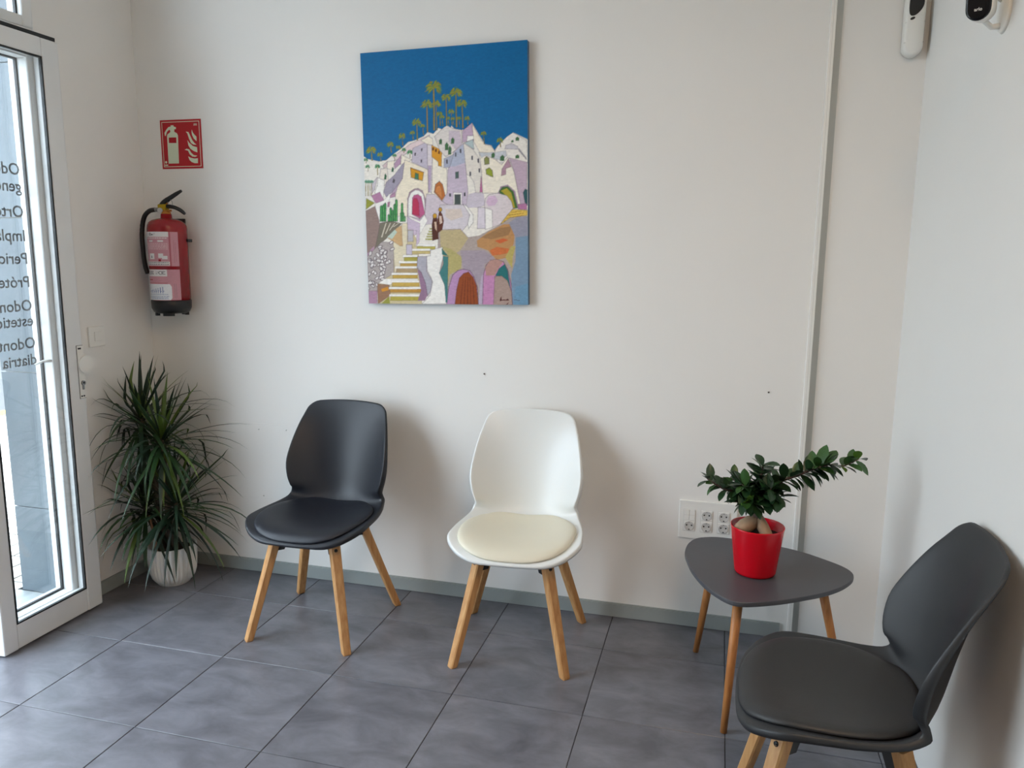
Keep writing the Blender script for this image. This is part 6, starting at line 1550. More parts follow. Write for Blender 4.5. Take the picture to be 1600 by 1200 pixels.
((95,150,120),[(1.5,49.9),(1.1,49.9),(0.7,49.5),(1.1,49.7),(1.7,49.9)],0),
((95,150,120),[(1.5,49.9),(1.0,50.0),(0.4,49.6),(1.0,49.8),(1.7,49.9)],0),
((95,150,120),[(1.5,49.9),(1.0,50.1),(0.5,49.7),(1.0,49.9),(1.7,49.9)],0),
((95,150,120),[(1.5,49.9),(1.1,50.2),(0.7,49.9),(1.1,50.0),(1.7,49.9)],0),
((95,150,120),[(1.5,49.9),(1.2,50.3),(0.8,50.0),(1.2,50.1),(1.7,49.9)],0),
((95,150,120),[(1.5,49.9),(1.2,50.4),(0.9,50.1),(1.2,50.1),(1.7,49.9)],0),
((95,150,120),[(1.5,49.9),(1.3,50.4),(1.0,50.2),(1.3,50.2),(1.7,49.9)],0),
((95,150,120),[(1.5,49.9),(1.4,50.5),(1.2,50.4),(1.4,50.3),(1.7,49.9)],0),
((95,150,120),[(1.5,49.9),(1.5,50.6),(1.3,50.5),(1.5,50.4),(1.7,49.9)],0),
((95,150,120),[(1.5,49.9),(1.6,50.4),(1.6,50.4),(1.6,50.2),(1.7,49.9)],0),
((95,150,120),[(1.5,49.9),(1.7,50.6),(1.7,50.6),(1.7,50.4),(1.7,49.9)],0),
((95,150,120),[(1.5,49.9),(1.8,50.6),(1.9,50.5),(1.8,50.4),(1.7,49.9)],0),
((95,150,120),[(1.5,49.9),(1.8,50.4),(2.0,50.3),(1.8,50.2),(1.7,49.9)],0),
((95,150,120),[(1.5,49.9),(2.0,50.5),(2.3,50.3),(2.0,50.3),(1.7,49.9)],0),
((95,150,120),[(1.5,49.9),(2.1,50.4),(2.5,50.1),(2.1,50.2),(1.7,49.9)],0),
((95,150,120),[(1.5,49.9),(2.1,50.3),(2.5,50.0),(2.1,50.1),(1.7,49.9)],0),
((95,150,120),[(1.5,49.9),(2.1,50.1),(2.4,49.8),(2.0,49.9),(1.7,49.9)],0),
((95,150,120),[(1.5,49.9),(2.1,50.1),(2.6,49.7),(2.1,49.9),(1.7,49.9)],0),
((95,150,120),[(1.5,49.9),(2.2,50.0),(2.7,49.5),(2.2,49.8),(1.7,49.9)],0),
((95,150,120),[(1.5,49.9),(2.2,49.9),(2.6,49.4),(2.2,49.7),(1.7,49.9)],0),
((95,150,120),[(1.5,49.9),(2.0,49.8),(2.4,49.4),(2.0,49.6),(1.7,49.9)],0),
((95,150,120),[(1.5,49.9),(2.1,49.7),(2.5,49.2),(2.1,49.5),(1.7,49.9)],0),
((95,150,120),[(1.5,49.9),(2.0,49.6),(2.3,49.2),(2.0,49.4),(1.7,49.9)],0),
((95,150,120),[(1.5,49.9),(1.9,49.6),(2.2,49.2),(1.9,49.4),(1.7,49.9)],0),
((150,130,60),[(2.2,44.2),(2.4,49.8),(2.5,49.8),(2.4,44.2)],0.2),
((95,150,120),[(2.4,49.8),(2.1,49.6),(1.8,49.2),(2.1,49.4),(2.6,49.8)],0),
((95,150,120),[(2.4,49.8),(2.1,49.7),(1.8,49.3),(2.1,49.5),(2.6,49.8)],0),
((95,150,120),[(2.4,49.8),(2.0,49.7),(1.6,49.3),(2.0,49.5),(2.6,49.8)],0),
((95,150,120),[(2.4,49.8),(2.0,49.8),(1.7,49.5),(2.0,49.6),(2.6,49.8)],0),
((95,150,120),[(2.4,49.8),(1.8,49.9),(1.3,49.4),(1.8,49.7),(2.6,49.8)],0),
((95,150,120),[(2.4,49.8),(2.0,50.0),(1.6,49.6),(2.0,49.8),(2.6,49.8)],0),
((95,150,120),[(2.4,49.8),(2.0,50.1),(1.5,49.7),(2.0,49.9),(2.6,49.8)],0),
((95,150,120),[(2.4,49.8),(2.0,50.2),(1.6,49.8),(2.0,49.9),(2.6,49.8)],0),
((95,150,120),[(2.4,49.8),(2.0,50.3),(1.6,50.0),(2.0,50.0),(2.6,49.8)],0),
((95,150,120),[(2.4,49.8),(2.1,50.3),(1.8,50.1),(2.1,50.1),(2.6,49.8)],0),
((95,150,120),[(2.4,49.8),(2.1,50.5),(1.8,50.3),(2.1,50.3),(2.6,49.8)],0),
((95,150,120),[(2.4,49.8),(2.3,50.4),(2.1,50.3),(2.3,50.2),(2.6,49.8)],0),
((95,150,120),[(2.4,49.8),(2.3,50.6),(2.2,50.5),(2.3,50.4),(2.6,49.8)],0),
((95,150,120),[(2.4,49.8),(2.4,50.5),(2.4,50.5),(2.4,50.3),(2.6,49.8)],0),
((95,150,120),[(2.4,49.8),(2.6,50.6),(2.6,50.6),(2.5,50.4),(2.6,49.8)],0),
((95,150,120),[(2.4,49.8),(2.6,50.4),(2.7,50.4),(2.6,50.2),(2.6,49.8)],0),
((95,150,120),[(2.4,49.8),(2.7,50.4),(2.9,50.2),(2.7,50.1),(2.6,49.8)],0),
((95,150,120),[(2.4,49.8),(2.9,50.4),(3.2,50.2),(2.9,50.2),(2.6,49.8)],0),
((95,150,120),[(2.4,49.8),(2.8,50.3),(3.1,50.0),(2.8,50.0),(2.6,49.8)],0),
((95,150,120),[(2.4,49.8),(3.0,50.3),(3.4,49.9),(3.0,50.0),(2.6,49.8)],0),
((95,150,120),[(2.4,49.8),(3.1,50.2),(3.5,49.8),(3.1,50.0),(2.6,49.8)],0),
((95,150,120),[(2.4,49.8),(3.0,50.0),(3.3,49.7),(2.9,49.8),(2.6,49.8)],0),
((95,150,120),[(2.4,49.8),(3.0,50.0),(3.4,49.5),(3.0,49.7),(2.6,49.8)],0),
((95,150,120),[(2.4,49.8),(3.0,49.9),(3.5,49.4),(3.0,49.6),(2.6,49.8)],0),
((95,150,120),[(2.4,49.8),(3.1,49.7),(3.5,49.2),(3.1,49.5),(2.6,49.8)],0),
((95,150,120),[(2.4,49.8),(3.0,49.6),(3.4,49.1),(3.0,49.4),(2.6,49.8)],0),
((95,150,120),[(2.4,49.8),(2.9,49.6),(3.2,49.2),(2.9,49.4),(2.6,49.8)],0),
((95,150,120),[(2.4,49.8),(2.8,49.5),(3.1,49.1),(2.8,49.3),(2.6,49.8)],0),
((150,130,60),[(2.9,44.2),(3.1,49.8),(3.3,49.8),(3.1,44.2)],0.2),
((95,150,120),[(3.1,49.8),(2.8,49.5),(2.4,49.0),(2.8,49.3),(3.3,49.8)],0),
((95,150,120),[(3.1,49.8),(2.8,49.6),(2.5,49.3),(2.8,49.4),(3.3,49.8)],0),
((95,150,120),[(3.1,49.8),(2.6,49.6),(2.1,49.2),(2.6,49.4),(3.3,49.8)],0),
((95,150,120),[(3.1,49.8),(2.6,49.8),(2.1,49.3),(2.6,49.5),(3.3,49.8)],0),
((95,150,120),[(3.1,49.8),(2.7,49.9),(2.3,49.5),(2.7,49.7),(3.3,49.8)],0),
((95,150,120),[(3.1,49.8),(2.6,50.0),(2.1,49.6),(2.6,49.8),(3.3,49.8)],0),
((95,150,120),[(3.1,49.8),(2.6,50.1),(2.1,49.7),(2.6,49.9),(3.3,49.8)],0),
((95,150,120),[(3.1,49.8),(2.7,50.2),(2.2,49.8),(2.6,50.0),(3.3,49.8)],0),
((95,150,120),[(3.1,49.8),(2.8,50.2),(2.5,49.9),(2.8,50.0),(3.3,49.8)],0),
((95,150,120),[(3.1,49.8),(2.9,50.3),(2.6,50.0),(2.9,50.0),(3.3,49.8)],0),
((95,150,120),[(3.1,49.8),(2.9,50.3),(2.7,50.2),(2.9,50.1),(3.3,49.8)],0),
((95,150,120),[(3.1,49.8),(3.0,50.4),(2.8,50.2),(3.0,50.1),(3.3,49.8)],0),
((95,150,120),[(3.1,49.8),(3.1,50.5),(2.9,50.4),(3.1,50.2),(3.3,49.8)],0),
((95,150,120),[(3.1,49.8),(3.2,50.5),(3.1,50.5),(3.2,50.3),(3.3,49.8)],0),
((95,150,120),[(3.1,49.8),(3.3,50.5),(3.3,50.5),(3.3,50.3),(3.3,49.8)],0),
((95,150,120),[(3.1,49.8),(3.4,50.5),(3.5,50.5),(3.4,50.3),(3.3,49.8)],0),
((95,150,120),[(3.1,49.8),(3.5,50.4),(3.6,50.3),(3.4,50.2),(3.3,49.8)],0),
((95,150,120),[(3.1,49.8),(3.5,50.3),(3.8,50.2),(3.5,50.1),(3.3,49.8)],0),
((95,150,120),[(3.1,49.8),(3.5,50.2),(3.8,50.0),(3.5,50.0),(3.3,49.8)],0),
((95,150,120),[(3.1,49.8),(3.7,50.3),(4.2,49.9),(3.7,50.0),(3.3,49.8)],0),
((95,150,120),[(3.1,49.8),(3.7,50.1),(4.2,49.8),(3.7,49.9),(3.3,49.8)],0),
((95,150,120),[(3.1,49.8),(3.8,50.0),(4.3,49.6),(3.8,49.8),(3.3,49.8)],0),
((95,150,120),[(3.1,49.8),(3.8,49.9),(4.3,49.4),(3.8,49.7),(3.3,49.8)],0),
((95,150,120),[(3.1,49.8),(3.6,49.9),(4.0,49.5),(3.6,49.6),(3.3,49.8)],0),
((95,150,120),[(3.1,49.8),(3.7,49.7),(4.2,49.3),(3.7,49.5),(3.3,49.8)],0),
((95,150,120),[(3.1,49.8),(3.7,49.7),(4.0,49.2),(3.6,49.4),(3.3,49.8)],0),
((95,150,120),[(3.1,49.8),(3.6,49.5),(4.0,49.1),(3.6,49.3),(3.3,49.8)],0),
((95,150,120),[(3.1,49.8),(3.5,49.6),(3.7,49.2),(3.5,49.4),(3.3,49.8)],0),
((45,95,60),[(8.8,50.5),(9.1,52.4),(9.5,52.8),(9.9,52.0),(9.7,50.5)],0.2),
((45,95,60),[(12.1,53.5),(12.4,54.9),(12.7,55.2),(13.1,54.6),(12.9,53.4)],0.2),
((45,95,60),[(15.8,67.0),(15.8,67.0),(15.8,67.0),(15.8,67.0),(15.8,67.0)],0.2),
((70,110,70),[(35.2,61.0),(35.2,63.0),(36.0,64.0),(36.7,63.0),(36.5,61.0)],0.2),
((70,110,70),[(36.5,59.3),(36.6,61.5),(37.2,62.6),(37.9,61.6),(37.7,59.3)],0.2),
((70,110,70),[(32.8,63.4),(32.9,64.8),(33.5,65.5),(34.0,64.9),(33.9,63.3)],0.2),
((70,110,70),[(37.8,63.4),(37.9,65.0),(38.5,65.7),(39.2,65.0),(39.0,63.4)],0.2),
((70,110,70),[(54.4,57.4),(54.4,58.7),(55.1,59.3),(55.7,58.7),(55.5,57.4)],0.2),
((70,110,70),[(57.9,56.1),(57.9,57.5),(58.8,58.2),(59.6,57.5),(59.4,56.0)],0.2),
((70,110,70),[(64.0,56.7),(64.0,57.7),(64.8,58.1),(65.5,57.7),(65.4,56.7)],0.2),
((70,110,70),[(64.1,63.4),(64.1,64.3),(64.8,64.8),(65.5,64.3),(65.4,63.3)],0.2),
((70,110,70),[(57.4,63.6),(57.4,63.7),(57.5,63.8),(57.5,63.7),(57.5,63.6)],0.2),
((70,110,70),[(62.4,62.9),(62.4,63.4),(62.9,63.6),(63.3,63.4),(63.2,62.9)],0.2),
]
SIGN = [
[(3.3,14.3),(3.6,14.9),(5.2,15.9),(5.0,16.8),(4.5,16.8),(3.4,16.0),(2.6,14.2),(2.2,14.4),(2.1,15.6),(3.0,16.8),(4.3,18.0),(5.5,18.2),(5.5,18.7),(7.0,18.7),(7.0,18.2),(8.2,17.8),(8.1,17.0),(7.3,17.0),(7.2,15.9),(8.6,15.2),(9.0,14.3),(8.7,2.3),(3.3,2.3)],
[(4.2,13.5),(8.1,13.5),(8.0,11.1),(4.1,11.2)],
[(13.1,15.8),(14.5,15.6),(15.2,14.2),(16.1,12.3),(17.2,10.9),(18.3,10.1),(16.7,10.2),(15.5,10.9),(14.6,12.8),(13.9,15.0)],
[(16.3,16.6),(16.7,15.4),(17.5,14.4),(18.5,13.5),(18.4,11.6),(17.1,12.7),(16.3,14.2),(16.1,15.4)],
[(13.7,12.2),(14.7,10.9),(16.4,9.6),(18.5,9.0),(18.5,6.8),(16.7,7.4),(15.1,8.4),(14.1,9.9)],
[(12.0,8.1),(13.1,8.5),(14.4,8.2),(15.4,6.7),(16.6,5.7),(18.4,5.4),(17.3,4.9),(15.8,5.1),(14.5,6.1),(13.8,7.6)],
[(13.7,5.2),(15.0,4.6),(16.8,4.2),(18.6,4.3),(18.5,2.2),(16.9,2.2),(15.4,2.7),(14.3,3.6)],
]

# ------------------------------------------------------------------ chairs
SPINE = [  # y, z, half width, edge lift
    (-0.240, 0.4170, 0.226, 0.004), (-0.222, 0.4280, 0.231, 0.010), (-0.190, 0.4340, 0.236, 0.022), (-0.130, 0.4350, 0.240, 0.034),
    (-0.060, 0.4310, 0.238, 0.040), (0.010, 0.4280, 0.232, 0.042), (0.080, 0.4280, 0.219, 0.044), (0.130, 0.4320, 0.206, 0.050),
    (0.168, 0.4470, 0.199, 0.060), (0.193, 0.4760, 0.191, 0.080), (0.206, 0.5110, 0.194, 0.095), (0.215, 0.5560, 0.206, 0.102),
    (0.224, 0.6060, 0.213, 0.100), (0.235, 0.6600, 0.209, 0.086), (0.248, 0.7200, 0.200, 0.066), (0.262, 0.7800, 0.187, 0.044),
    (0.274, 0.8280, 0.175, 0.029), (0.283, 0.8620, 0.166, 0.021)]

def chair_rows(n=64):
    R = catmull(SPINE, n)
    seg = np.hypot(np.diff(R[:, 0]), np.diff(R[:, 1]))
    d0 = np.concatenate([[0], np.cumsum(seg)])
    d1 = d0[-1] - d0
    w = R[:, 2].copy()
    for d, r in ((d0, 0.125), (d1, 0.036)):
        k = d < r
        w[k] = w[k] - r + np.sqrt(np.maximum(0, r * r - (r - d[k]) ** 2))
    tan = np.gradient(R[:, :2], axis=0)
    tan /= np.linalg.norm(tan, axis=1)[:, None]
    return R, w, np.stack([-tan[:, 1], tan[:, 0]], 1), d0, d1

def chair_shell(m, parent):
    R, w, N, d0, d1 = chair_rows()
    sv = np.sin(np.linspace(-PI / 2, PI / 2, 29))
    sv = 0.55 * sv + 0.45 * np.linspace(-1, 1, 29)
    n, nv = len(R), len(sv)
    G = np.zeros((n, nv, 3))
    for i in range(n):
        for k, s in enumerate(sv):
            x = w[i] * s
            q = abs(x) / max(R[i, 2], 1e-6)
            L = R[i, 3] * q ** 2.0
            y, z = R[i, 0] + N[i, 0] * L, R[i, 1] + N[i, 1] * L
            y += max(0, 1 - d0[i] / 0.15) * 0.020 * q * q     # front edge bows forward in the middle
            z -= max(0, 1 - d1[i] / 0.10) * 0.014 * q * q
            G[i, k] = (x, y, z)
    V = [tuple(p) for p in G.reshape(-1, 3)]
    F = []
    for i in range(n - 1):
        for k in range(nv - 1):
            a = i * nv + k
            F.append((a, a + 1, a + nv + 1, a + nv))
    # rim rolled over all round: deep along the seat, shallow up the back
    loop = [(0, k) for k in range(nv)] + [(i, nv - 1) for i in range(1, n)] + [(n - 1, k) for k in range(nv - 2, -1, -1)] + [(i, 0) for i in range(n - 2, 0, -1)]
    P = np.array([G[a] for a in loop])
    m_ = len(P)
    lipd = np.interp(R[:, 1], [0.415, 0.430, 0.447, 0.476, 0.511, 0.556, 0.62, 0.70, 0.86], [0.012, 0.017, 0.028, 0.038, 0.038, 0.032, 0.022, 0.013, 0.007])
    tang = np.roll(P, -2, 0) - np.roll(P, 2, 0)
    tang /= np.linalg.norm(tang, axis=1)[:, None] + 1e-9
    nor = np.zeros_like(P)
    for q, (i, k) in enumerate(loop):
        du = G[min(i + 1, n - 1), k] - G[max(i - 1, 0), k]
        dv = G[i, min(k + 1, nv - 1)] - G[i, max(k - 1, 0)]
        nn = np.cross(dv, du)
        nor[q] = nn / (np.linalg.norm(nn) + 1e-9)
    spine_n = np.array([(0, N[i, 0], N[i, 1]) for i, k in loop])
    nor = np.where((np.sum(nor * spine_n, 1) < 0)[:, None], -nor, nor)
    out = np.cross(tang, nor)
    out /= np.linalg.norm(out, axis=1)[:, None] + 1e-9
    cen = np.array([G[i, nv // 2] if 0 < i < n - 1 else G[min(max(i, 6), n - 7), nv // 2] for i, k in loop])
    out = np.where((np.sum(out * (P - cen), 1) < 0)[:, None], -out, out)
    for _ in range(3):
        out = (np.roll(out, 1, 0) + out + np.roll(out, -1, 0)) / 3
    hh = np.array([lipd[i] for i, k in loop])[:, None]
    down = 0.55 * nor + 0.45 * spine_n
    down /= np.linalg.norm(down, axis=1)[:, None]
    dv_ = down * hh
    for _ in range(44):
        dv_ = (np.roll(dv_, 1, 0) + 2 * dv_ + np.roll(dv_, -1, 0)) / 4
    rows = [P + out * 0.0030 - down * 0.0008, P + out * 0.0052 - down * 0.0040, P + out * 0.0058 - dv_ * 0.6, P + out * 0.0045 - dv_]
    idx = [i * nv + k for i, k in loop]
    for r in rows:
        base = len(V)
        V += [tuple(p) for p in r]
        new = list(range(base, base + m_))
        for q in range(m_):
            q2 = (q + 1) % m_
            F.append((idx[q2], idx[q], new[q], new[q2]))
        idx = new
    o = mesh('seat_shell', V, F, m, parent, True)
    sd = o.modifiers.new('thickness', 'SOLIDIFY')
    sd.thickness = 0.004
    sd.offset = -1
    return o

def seat_z(x, y):
    T = np.array(SPINE)[:9]
    z = np.interp(y, T[:, 0], T[:, 1])
    w = np.interp(y, T[:, 0], T[:, 2])
    L = np.interp(y, T[:, 0], T[:, 3])
    return z + L * (abs(x) / w) ** 2.0

def chair_pad(m, parent):
    rings = [0.0, 0.25, 0.5, 0.7, 0.84, 0.92, 0.965, 0.99, 1.0]
    seg = 56
    V, F = [(0, -0.03, seat_z(0, -0.03) + 0.023)], []
    def outline(a):
        c, s = math.cos(a), math.sin(a)
        e = 2 / 3.0
        x = 0.219 * math.copysign(abs(c) ** e, c)
        y = 0.207 * math.copysign(abs(s) ** e, s)
        x *= 1 - 0.20 * max(0, y / 0.207) ** 1.5 - 0.03 * max(0, -y / 0.207)
        return x, y - 0.030
    for r in rings[1:]:
        for k in range(seg):
            ox, oy = outline(2 * PI * k / seg)
            x, y = ox * r, -0.030 + (oy + 0.030) * r
            V.append((x, y, seat_z(x, y) + 0.003 + 0.020 * (1 - r ** 10) ** 0.55))
    for k in range(seg):
        ox, oy = outline(2 * PI * k / seg)
        x, y = ox * 0.985, -0.030 + (oy + 0.030) * 0.985
        V.append((x, y, seat_z(x, y) + 0.0005))
    for k in range(seg): F.append((0, 1 + k, 1 + (k + 1) % seg))
    for i in range(len(rings) - 1):
        for k in range(seg):
            a, b = 1 + i * seg + k, 1 + i * seg + (k + 1) % seg
            F.append((a, a + seg, b + seg, b))
    return mesh('seat_pad', V, F, m, parent, True)

def chair_leg(top, foot, m, parent):
    ang = math.atan2(foot[1], foot[0])
    V, F = [], []
    def ring(c, w, d, z, ch):
        pts = [(w - ch, -d), (w, -d + ch), (w, d - ch), (w - ch, d), (-w + ch, d), (-w, d - ch), (-w, -d + ch), (-w + ch, -d)]
        for a, b in pts:
            V.append((c[0] + a * math.cos(ang) - b * math.sin(ang), c[1] + a * math.sin(ang) + b * math.cos(ang), z))
    at = lambda t: [foot[k] + (top[k] - foot[k]) * t for k in range(2)]
    h = top[2]
    ring(at(0), 0.0125, 0.0140, 0.0, 0.003)
    ring(at(0.012), 0.0145, 0.0160, 0.005, 0.004)
    ring(at(0.5), 0.0160, 0.0180, h * 0.5, 0.0045)
    ring(at(1), 0.0175, 0.0200, h, 0.0045)
    for i in range(3):
        for k in range(8):
            k2 = (k + 1) % 8
            F.append((i * 8 + k, i * 8 + k2, i * 8 + 8 + k2, i * 8 + 8 + k))
    F.append(tuple(reversed(range(8)))); F.append(tuple(range(24, 32)))
    leg = mesh('leg', V, F, m, parent)
    # bolt on the outer face
    t = 0.90
    c = at(t)
    out = Vector((math.cos(ang), math.sin(ang), 0))
    p0 = Vector((c[0], c[1], h * t)) + out * 0.0165
    lathe('bolt', [(0.0, 0.0022), (0.0035, 0.0022), (0.0038, 0.0015), (0.0062, 0.003), (0.0068, 0.0), (0.0068, -0.004)][::-1], 'black', leg, 16).matrix_local = Matrix.Translation(p0) @ out.to_track_quat('Z', 'Y').to_matrix().to_4x4()
    return leg

def make_chair(loc, rz, label, shell, pad, wood, group):
    e = empty('dining_chair', loc, rz)
    tag(e, label, 'chair', group)
    chair_shell(MATS[shell], e)
    chair_pad(MATS[pad], e)
    legs = []
    for sx, sy in ((-1, -1), (1, -1), (-1, 1), (1, 1)):
        if sy < 0: top, foot = (0.118 * sx, -0.125, 0.414), (0.205 * sx, -0.218)
        else: top, foot = (0.118 * sx, 0.115, 0.404), (0.228 * sx, 0.222)
        legs.append((top, foot))
        chair_leg(top, foot, wood, e)
    V, F = [], []
    for (ta, fa), (tb, fb) in ((legs[0], legs[3]), (legs[1], legs[2])):
        va, fa_ = tube_geo([(ta[0] * 0.85, ta[1] * 0.85, 0.400), (0, 0, 0.402), (tb[0] * 0.85, tb[1] * 0.85, 0.400)], 0.011, 6)
        n = len(V); V += va; F += [tuple(i + n for i in q) for q in fa_]
    for top, foot in legs:
        a = math.atan2(foot[1], foot[0])
        c, s = math.cos(a), math.sin(a)
        r = math.hypot(top[0], top[1])
        n = len(V)
        for rr0, rr1, z in ((r - 0.052, r - 0.0165, 0.412), (r - 0.020, r + 0.004, 0.345)):
            for rr in (rr0, rr1):
                for b in (-0.015, 0.015):
                    V.append((rr * c - b * s, rr * s + b * c, z))
        F += [tuple(n + i for i in q) for q in ((0, 1, 3, 2), (4, 6, 7, 5), (0, 4, 5, 1), (2, 3, 7, 6), (0, 2, 6, 4), (1, 5, 7, 3))]
    mesh('bracket', V, F, 'black', e)
    return e

CH = 'moulded waiting room chairs'
make_chair((-1.491, 2.655, 0), math.radians(1.0), 'navy black moulded chair with dark seat pad, beside the leafy corner plant', 'navy_plastic', 'navy_leather', 'beech', CH)
make_chair((-0.687, 2.700, 0), math.radians(5.0), 'white moulded chair with cream seat pad standing under the painting', 'white_plastic', 'cream_leather', 'beech', CH)
make_chair((0.328, 1.860, 0), math.radians(-92.0), 'dark grey moulded chair backed against the right wall, nearest the camera', 'grey_plastic', 'grey_leather', 'beech', CH)

# ------------------------------------------------------------------ side table
TOP = [(-0.075,2.651),(-0.072,2.718),(-0.061,2.768),(-0.036,2.812),(0.021,2.84),(0.083,2.841),(0.172,2.831),(0.262,2.803),(0.331,2.77),(0.395,2.721),(0.44,2.679),(0.464,2.639),(0.467,2.599),(0.451,2.551),(0.415,2.494),(0.361,2.437),(0.294,2.386),(0.229,2.342),(0.166,2.309),(0.112,2.289),(0.074,2.295),(0.034,2.334),(-0.007,2.4),(-0.044,2.495),(-0.064,2.579)]
tc0 = (0.19, 2.58)
tb = empty('side_table', (tc0[0], tc0[1], 0))
tag(tb, 'grey rounded triangular side table with wooden legs holding the red pot', 'table')
def closed_smooth(P, sub=4):
    P = np.array(P); n = len(P); out = []
    for i in range(n):
        p0, p1, p2, p3 = P[i - 1], P[i], P[(i + 1) % n], P[(i + 2) % n]
        for t in np.arange(sub) / sub:
            out.append(0.5 * ((2 * p1) + (p2 - p0) * t + (2 * p0 - 5 * p1 + 4 * p2 - p3) * t * t + (3 * p1 - p0 - 3 * p2 + p3) * t ** 3))
    return np.array(out)
P = closed_smooth(TOP) - np.array(tc0)
P = P[::-1]
V, F = [], []
n = len(P)
for sc, z in ((0.955, 0.439), (0.985, 0.4395), (0.998, 0.443), (1.0, 0.448), (0.998, 0.4535), (0.992, 0.4555)):
    V += [(p[0] * sc, p[1] * sc, z) for p in P]
for i in range(5):
    for k in range(n):
        k2 = (k + 1) % n
        F.append((i * n + k2, i * n + k, i * n + n + k, i * n + n + k2))
F.append(tuple(range(n))); F.append(tuple(reversed(range(5 * n, 6 * n))))
top_o = mesh('table_top', V, F, 'table_grey', tb)
bm = bmesh.new(); bm.from_mesh(top_o.data); bmesh.ops.recalc_face_normals(bm, faces=bm.faces[:]); bm.to_mesh(top_o.data); bm.free()
for ft, tp in (((-0.022, 2.825), (0.030, 2.76)), ((0.079, 2.328), (0.102, 2.368)), ((0.475, 2.655), (0.365, 2.60))):
    tube('leg', [(ft[0] - tc0[0], ft[1] - tc0[1], 0.0), ((ft[0] + tp[0]) / 2 - tc0[0], (ft[1] + tp[1]) / 2 - tc0[1], 0.22), (tp[0] - tc0[0], tp[1] - tc0[1], 0.4395)], [0.0105, 0.0135, 0.0155], 'beech_dark', tb, 14)

# ------------------------------------------------------------------ ficus in the red pot
rnd = random.Random(11)
FX, FY, FZ = 0.155, 2.540, 0.4558
fic = empty('potted_ficus', (FX, FY, FZ))
tag(fic, 'small ficus with bulging roots in a glossy red pot on the side table', 'plant')
lathe('pot', [(0.0, 0.0), (0.058, 0.0), (0.064, 0.003), (0.0665, 0.010), (0.084, 0.155), (0.0855, 0.160), (0.0845, 0.162), (0.0820, 0.160), (0.078, 0.128), (0.0, 0.128)], 'pot_red', fic, 56)
lathe('soil', [(0.0, 0.1285), (0.0785, 0.1285), (0.07, 0.131), (0.04, 0.136), (0.0, 0.138)], 'soil', fic, 32)
def fp(px, pz, dy=0.0):
    return (px - FX, dy, pz - FZ)
def root(pts, rad):
    tube('root', pts, rad, 'ficus_root', fic, 12)
root([fp(0.150, 0.640), fp(0.135, 0.630, -0.012), fp(0.112, 0.614, -0.022), fp(0.095, 0.606, -0.018), fp(0.082, 0.600, -0.01)], [0.014, 0.024, 0.026, 0.019, 0.008])
root([fp(0.156, 0.642), fp(0.170, 0.620, -0.022), fp(0.185, 0.596, -0.045), fp(0.196, 0.578, -0.056)], [0.016, 0.019, 0.018, 0.012])
root([fp(0.152, 0.640), fp(0.140, 0.612, 0.02), fp(0.13, 0.585, 0.035)], [0.013, 0.017, 0.012])
tube('trunk', [fp(0.152, 0.632), fp(0.151, 0.655), fp(0.148, 0.675), fp(0.145, 0.700)], [0.020, 0.017, 0.015, 0.010], 'ficus_bark', fic, 12)
LEAF = {}
def ficus_leaf_mesh(kind):
    if kind in LEAF: return LEAF[kind]
    V, F = [], []
    prof = [(0.0, 0.0), (0.10, 0.10), (0.28, 0.20), (0.5, 0.25), (0.72, 0.215), (0.88, 0.12), (1.0, 0.0)]
    for t, w in prof:
        droop = -0.16 * t * t
        V += [(t, -w, droop + 0.07 * (w / 0.25)), (t, 0, droop), (t, w, droop + 0.07 * (w / 0.25))]
    for i in range(len(prof) - 1):
        a = i * 3
        F += [(a, a + 3, a + 4, a + 1), (a + 1, a + 4, a + 5, a + 2)]
    me = bpy.data.meshes.new('leaf')
    me.from_pydata(V, [], F)
    me.materials.append(MATS[kind])
    me.polygons.foreach_set('use_smooth', [True] * len(me.polygons))
    LEAF[kind] = me
    return me
def put_leaf(pos, direction, size, kind, roll):
    o = bpy.data.objects.new('leaf', ficus_leaf_mesh(kind))
    COL.objects.link(o)
    o.parent = fic
    d = Vector(direction).normalized()
    q = d.to_track_quat('X', 'Z') @ Matrix.Rotation(roll, 3, 'X').to_quaternion()
    o.matrix_local = Matrix.LocRotScale(Vector(pos), q, (size, size * 0.98, size))
def branch(pts, r0, r1, n, size, light=0.05, mid=0.15, start=0.25):
    m = len(pts)
    tube('branch', pts, [r0 + (r1 - r0) * i / (m - 1) for i in range(m)], 'ficus_bark', fic, 7)
    P = np.array(pts)
    sl = np.concatenate([[0], np.cumsum(np.linalg.norm(np.diff(P, axis=0), axis=1))])
    for k in range(n):
        t = start + (1 - start) * (k + 0.5) / n
        p = np.array([np.interp(t * sl[-1], sl, P[:, c]) for c in range(3)])
        i = min(int(np.searchsorted(sl, t * sl[-1])), m - 1)
        ax = Vector(P[i] - P[i - 1]).normalized()
        side = ax.cross(Vector((0, 0, 1))).normalized()
        up = side.cross(ax)
        a = k * 2.4 + rnd.uniform(-0.4, 0.4)
        d = ax * rnd.uniform(0.2, 0.8) + side * math.cos(a) + up * (0.85 * math.sin(a) - 0.05)
        u = rnd.random()
        kind = 'ficus_leaf_light' if u < light else ('ficus_leaf_mid' if u < light + mid else 'ficus_leaf')
        put_leaf(p, d, size * rnd.uniform(0.75, 1.12), kind, rnd.uniform(-0.5, 0.5))
j = fp(0.146, 0.694)
branch([j, fp(0.118, 0.712, -0.02), fp(0.082, 0.732, -0.03), fp(0.045, 0.738, -0.035), fp(0.005, 0.757, -0.03), fp(-0.012, 0.768, -0.03)], 0.006, 0.002, 36, 0.052, start=0.15)
branch([j, fp(0.125, 0.735, -0.03), fp(0.098, 0.763, -0.05)], 0.006, 0.002, 32, 0.060, 0.06)
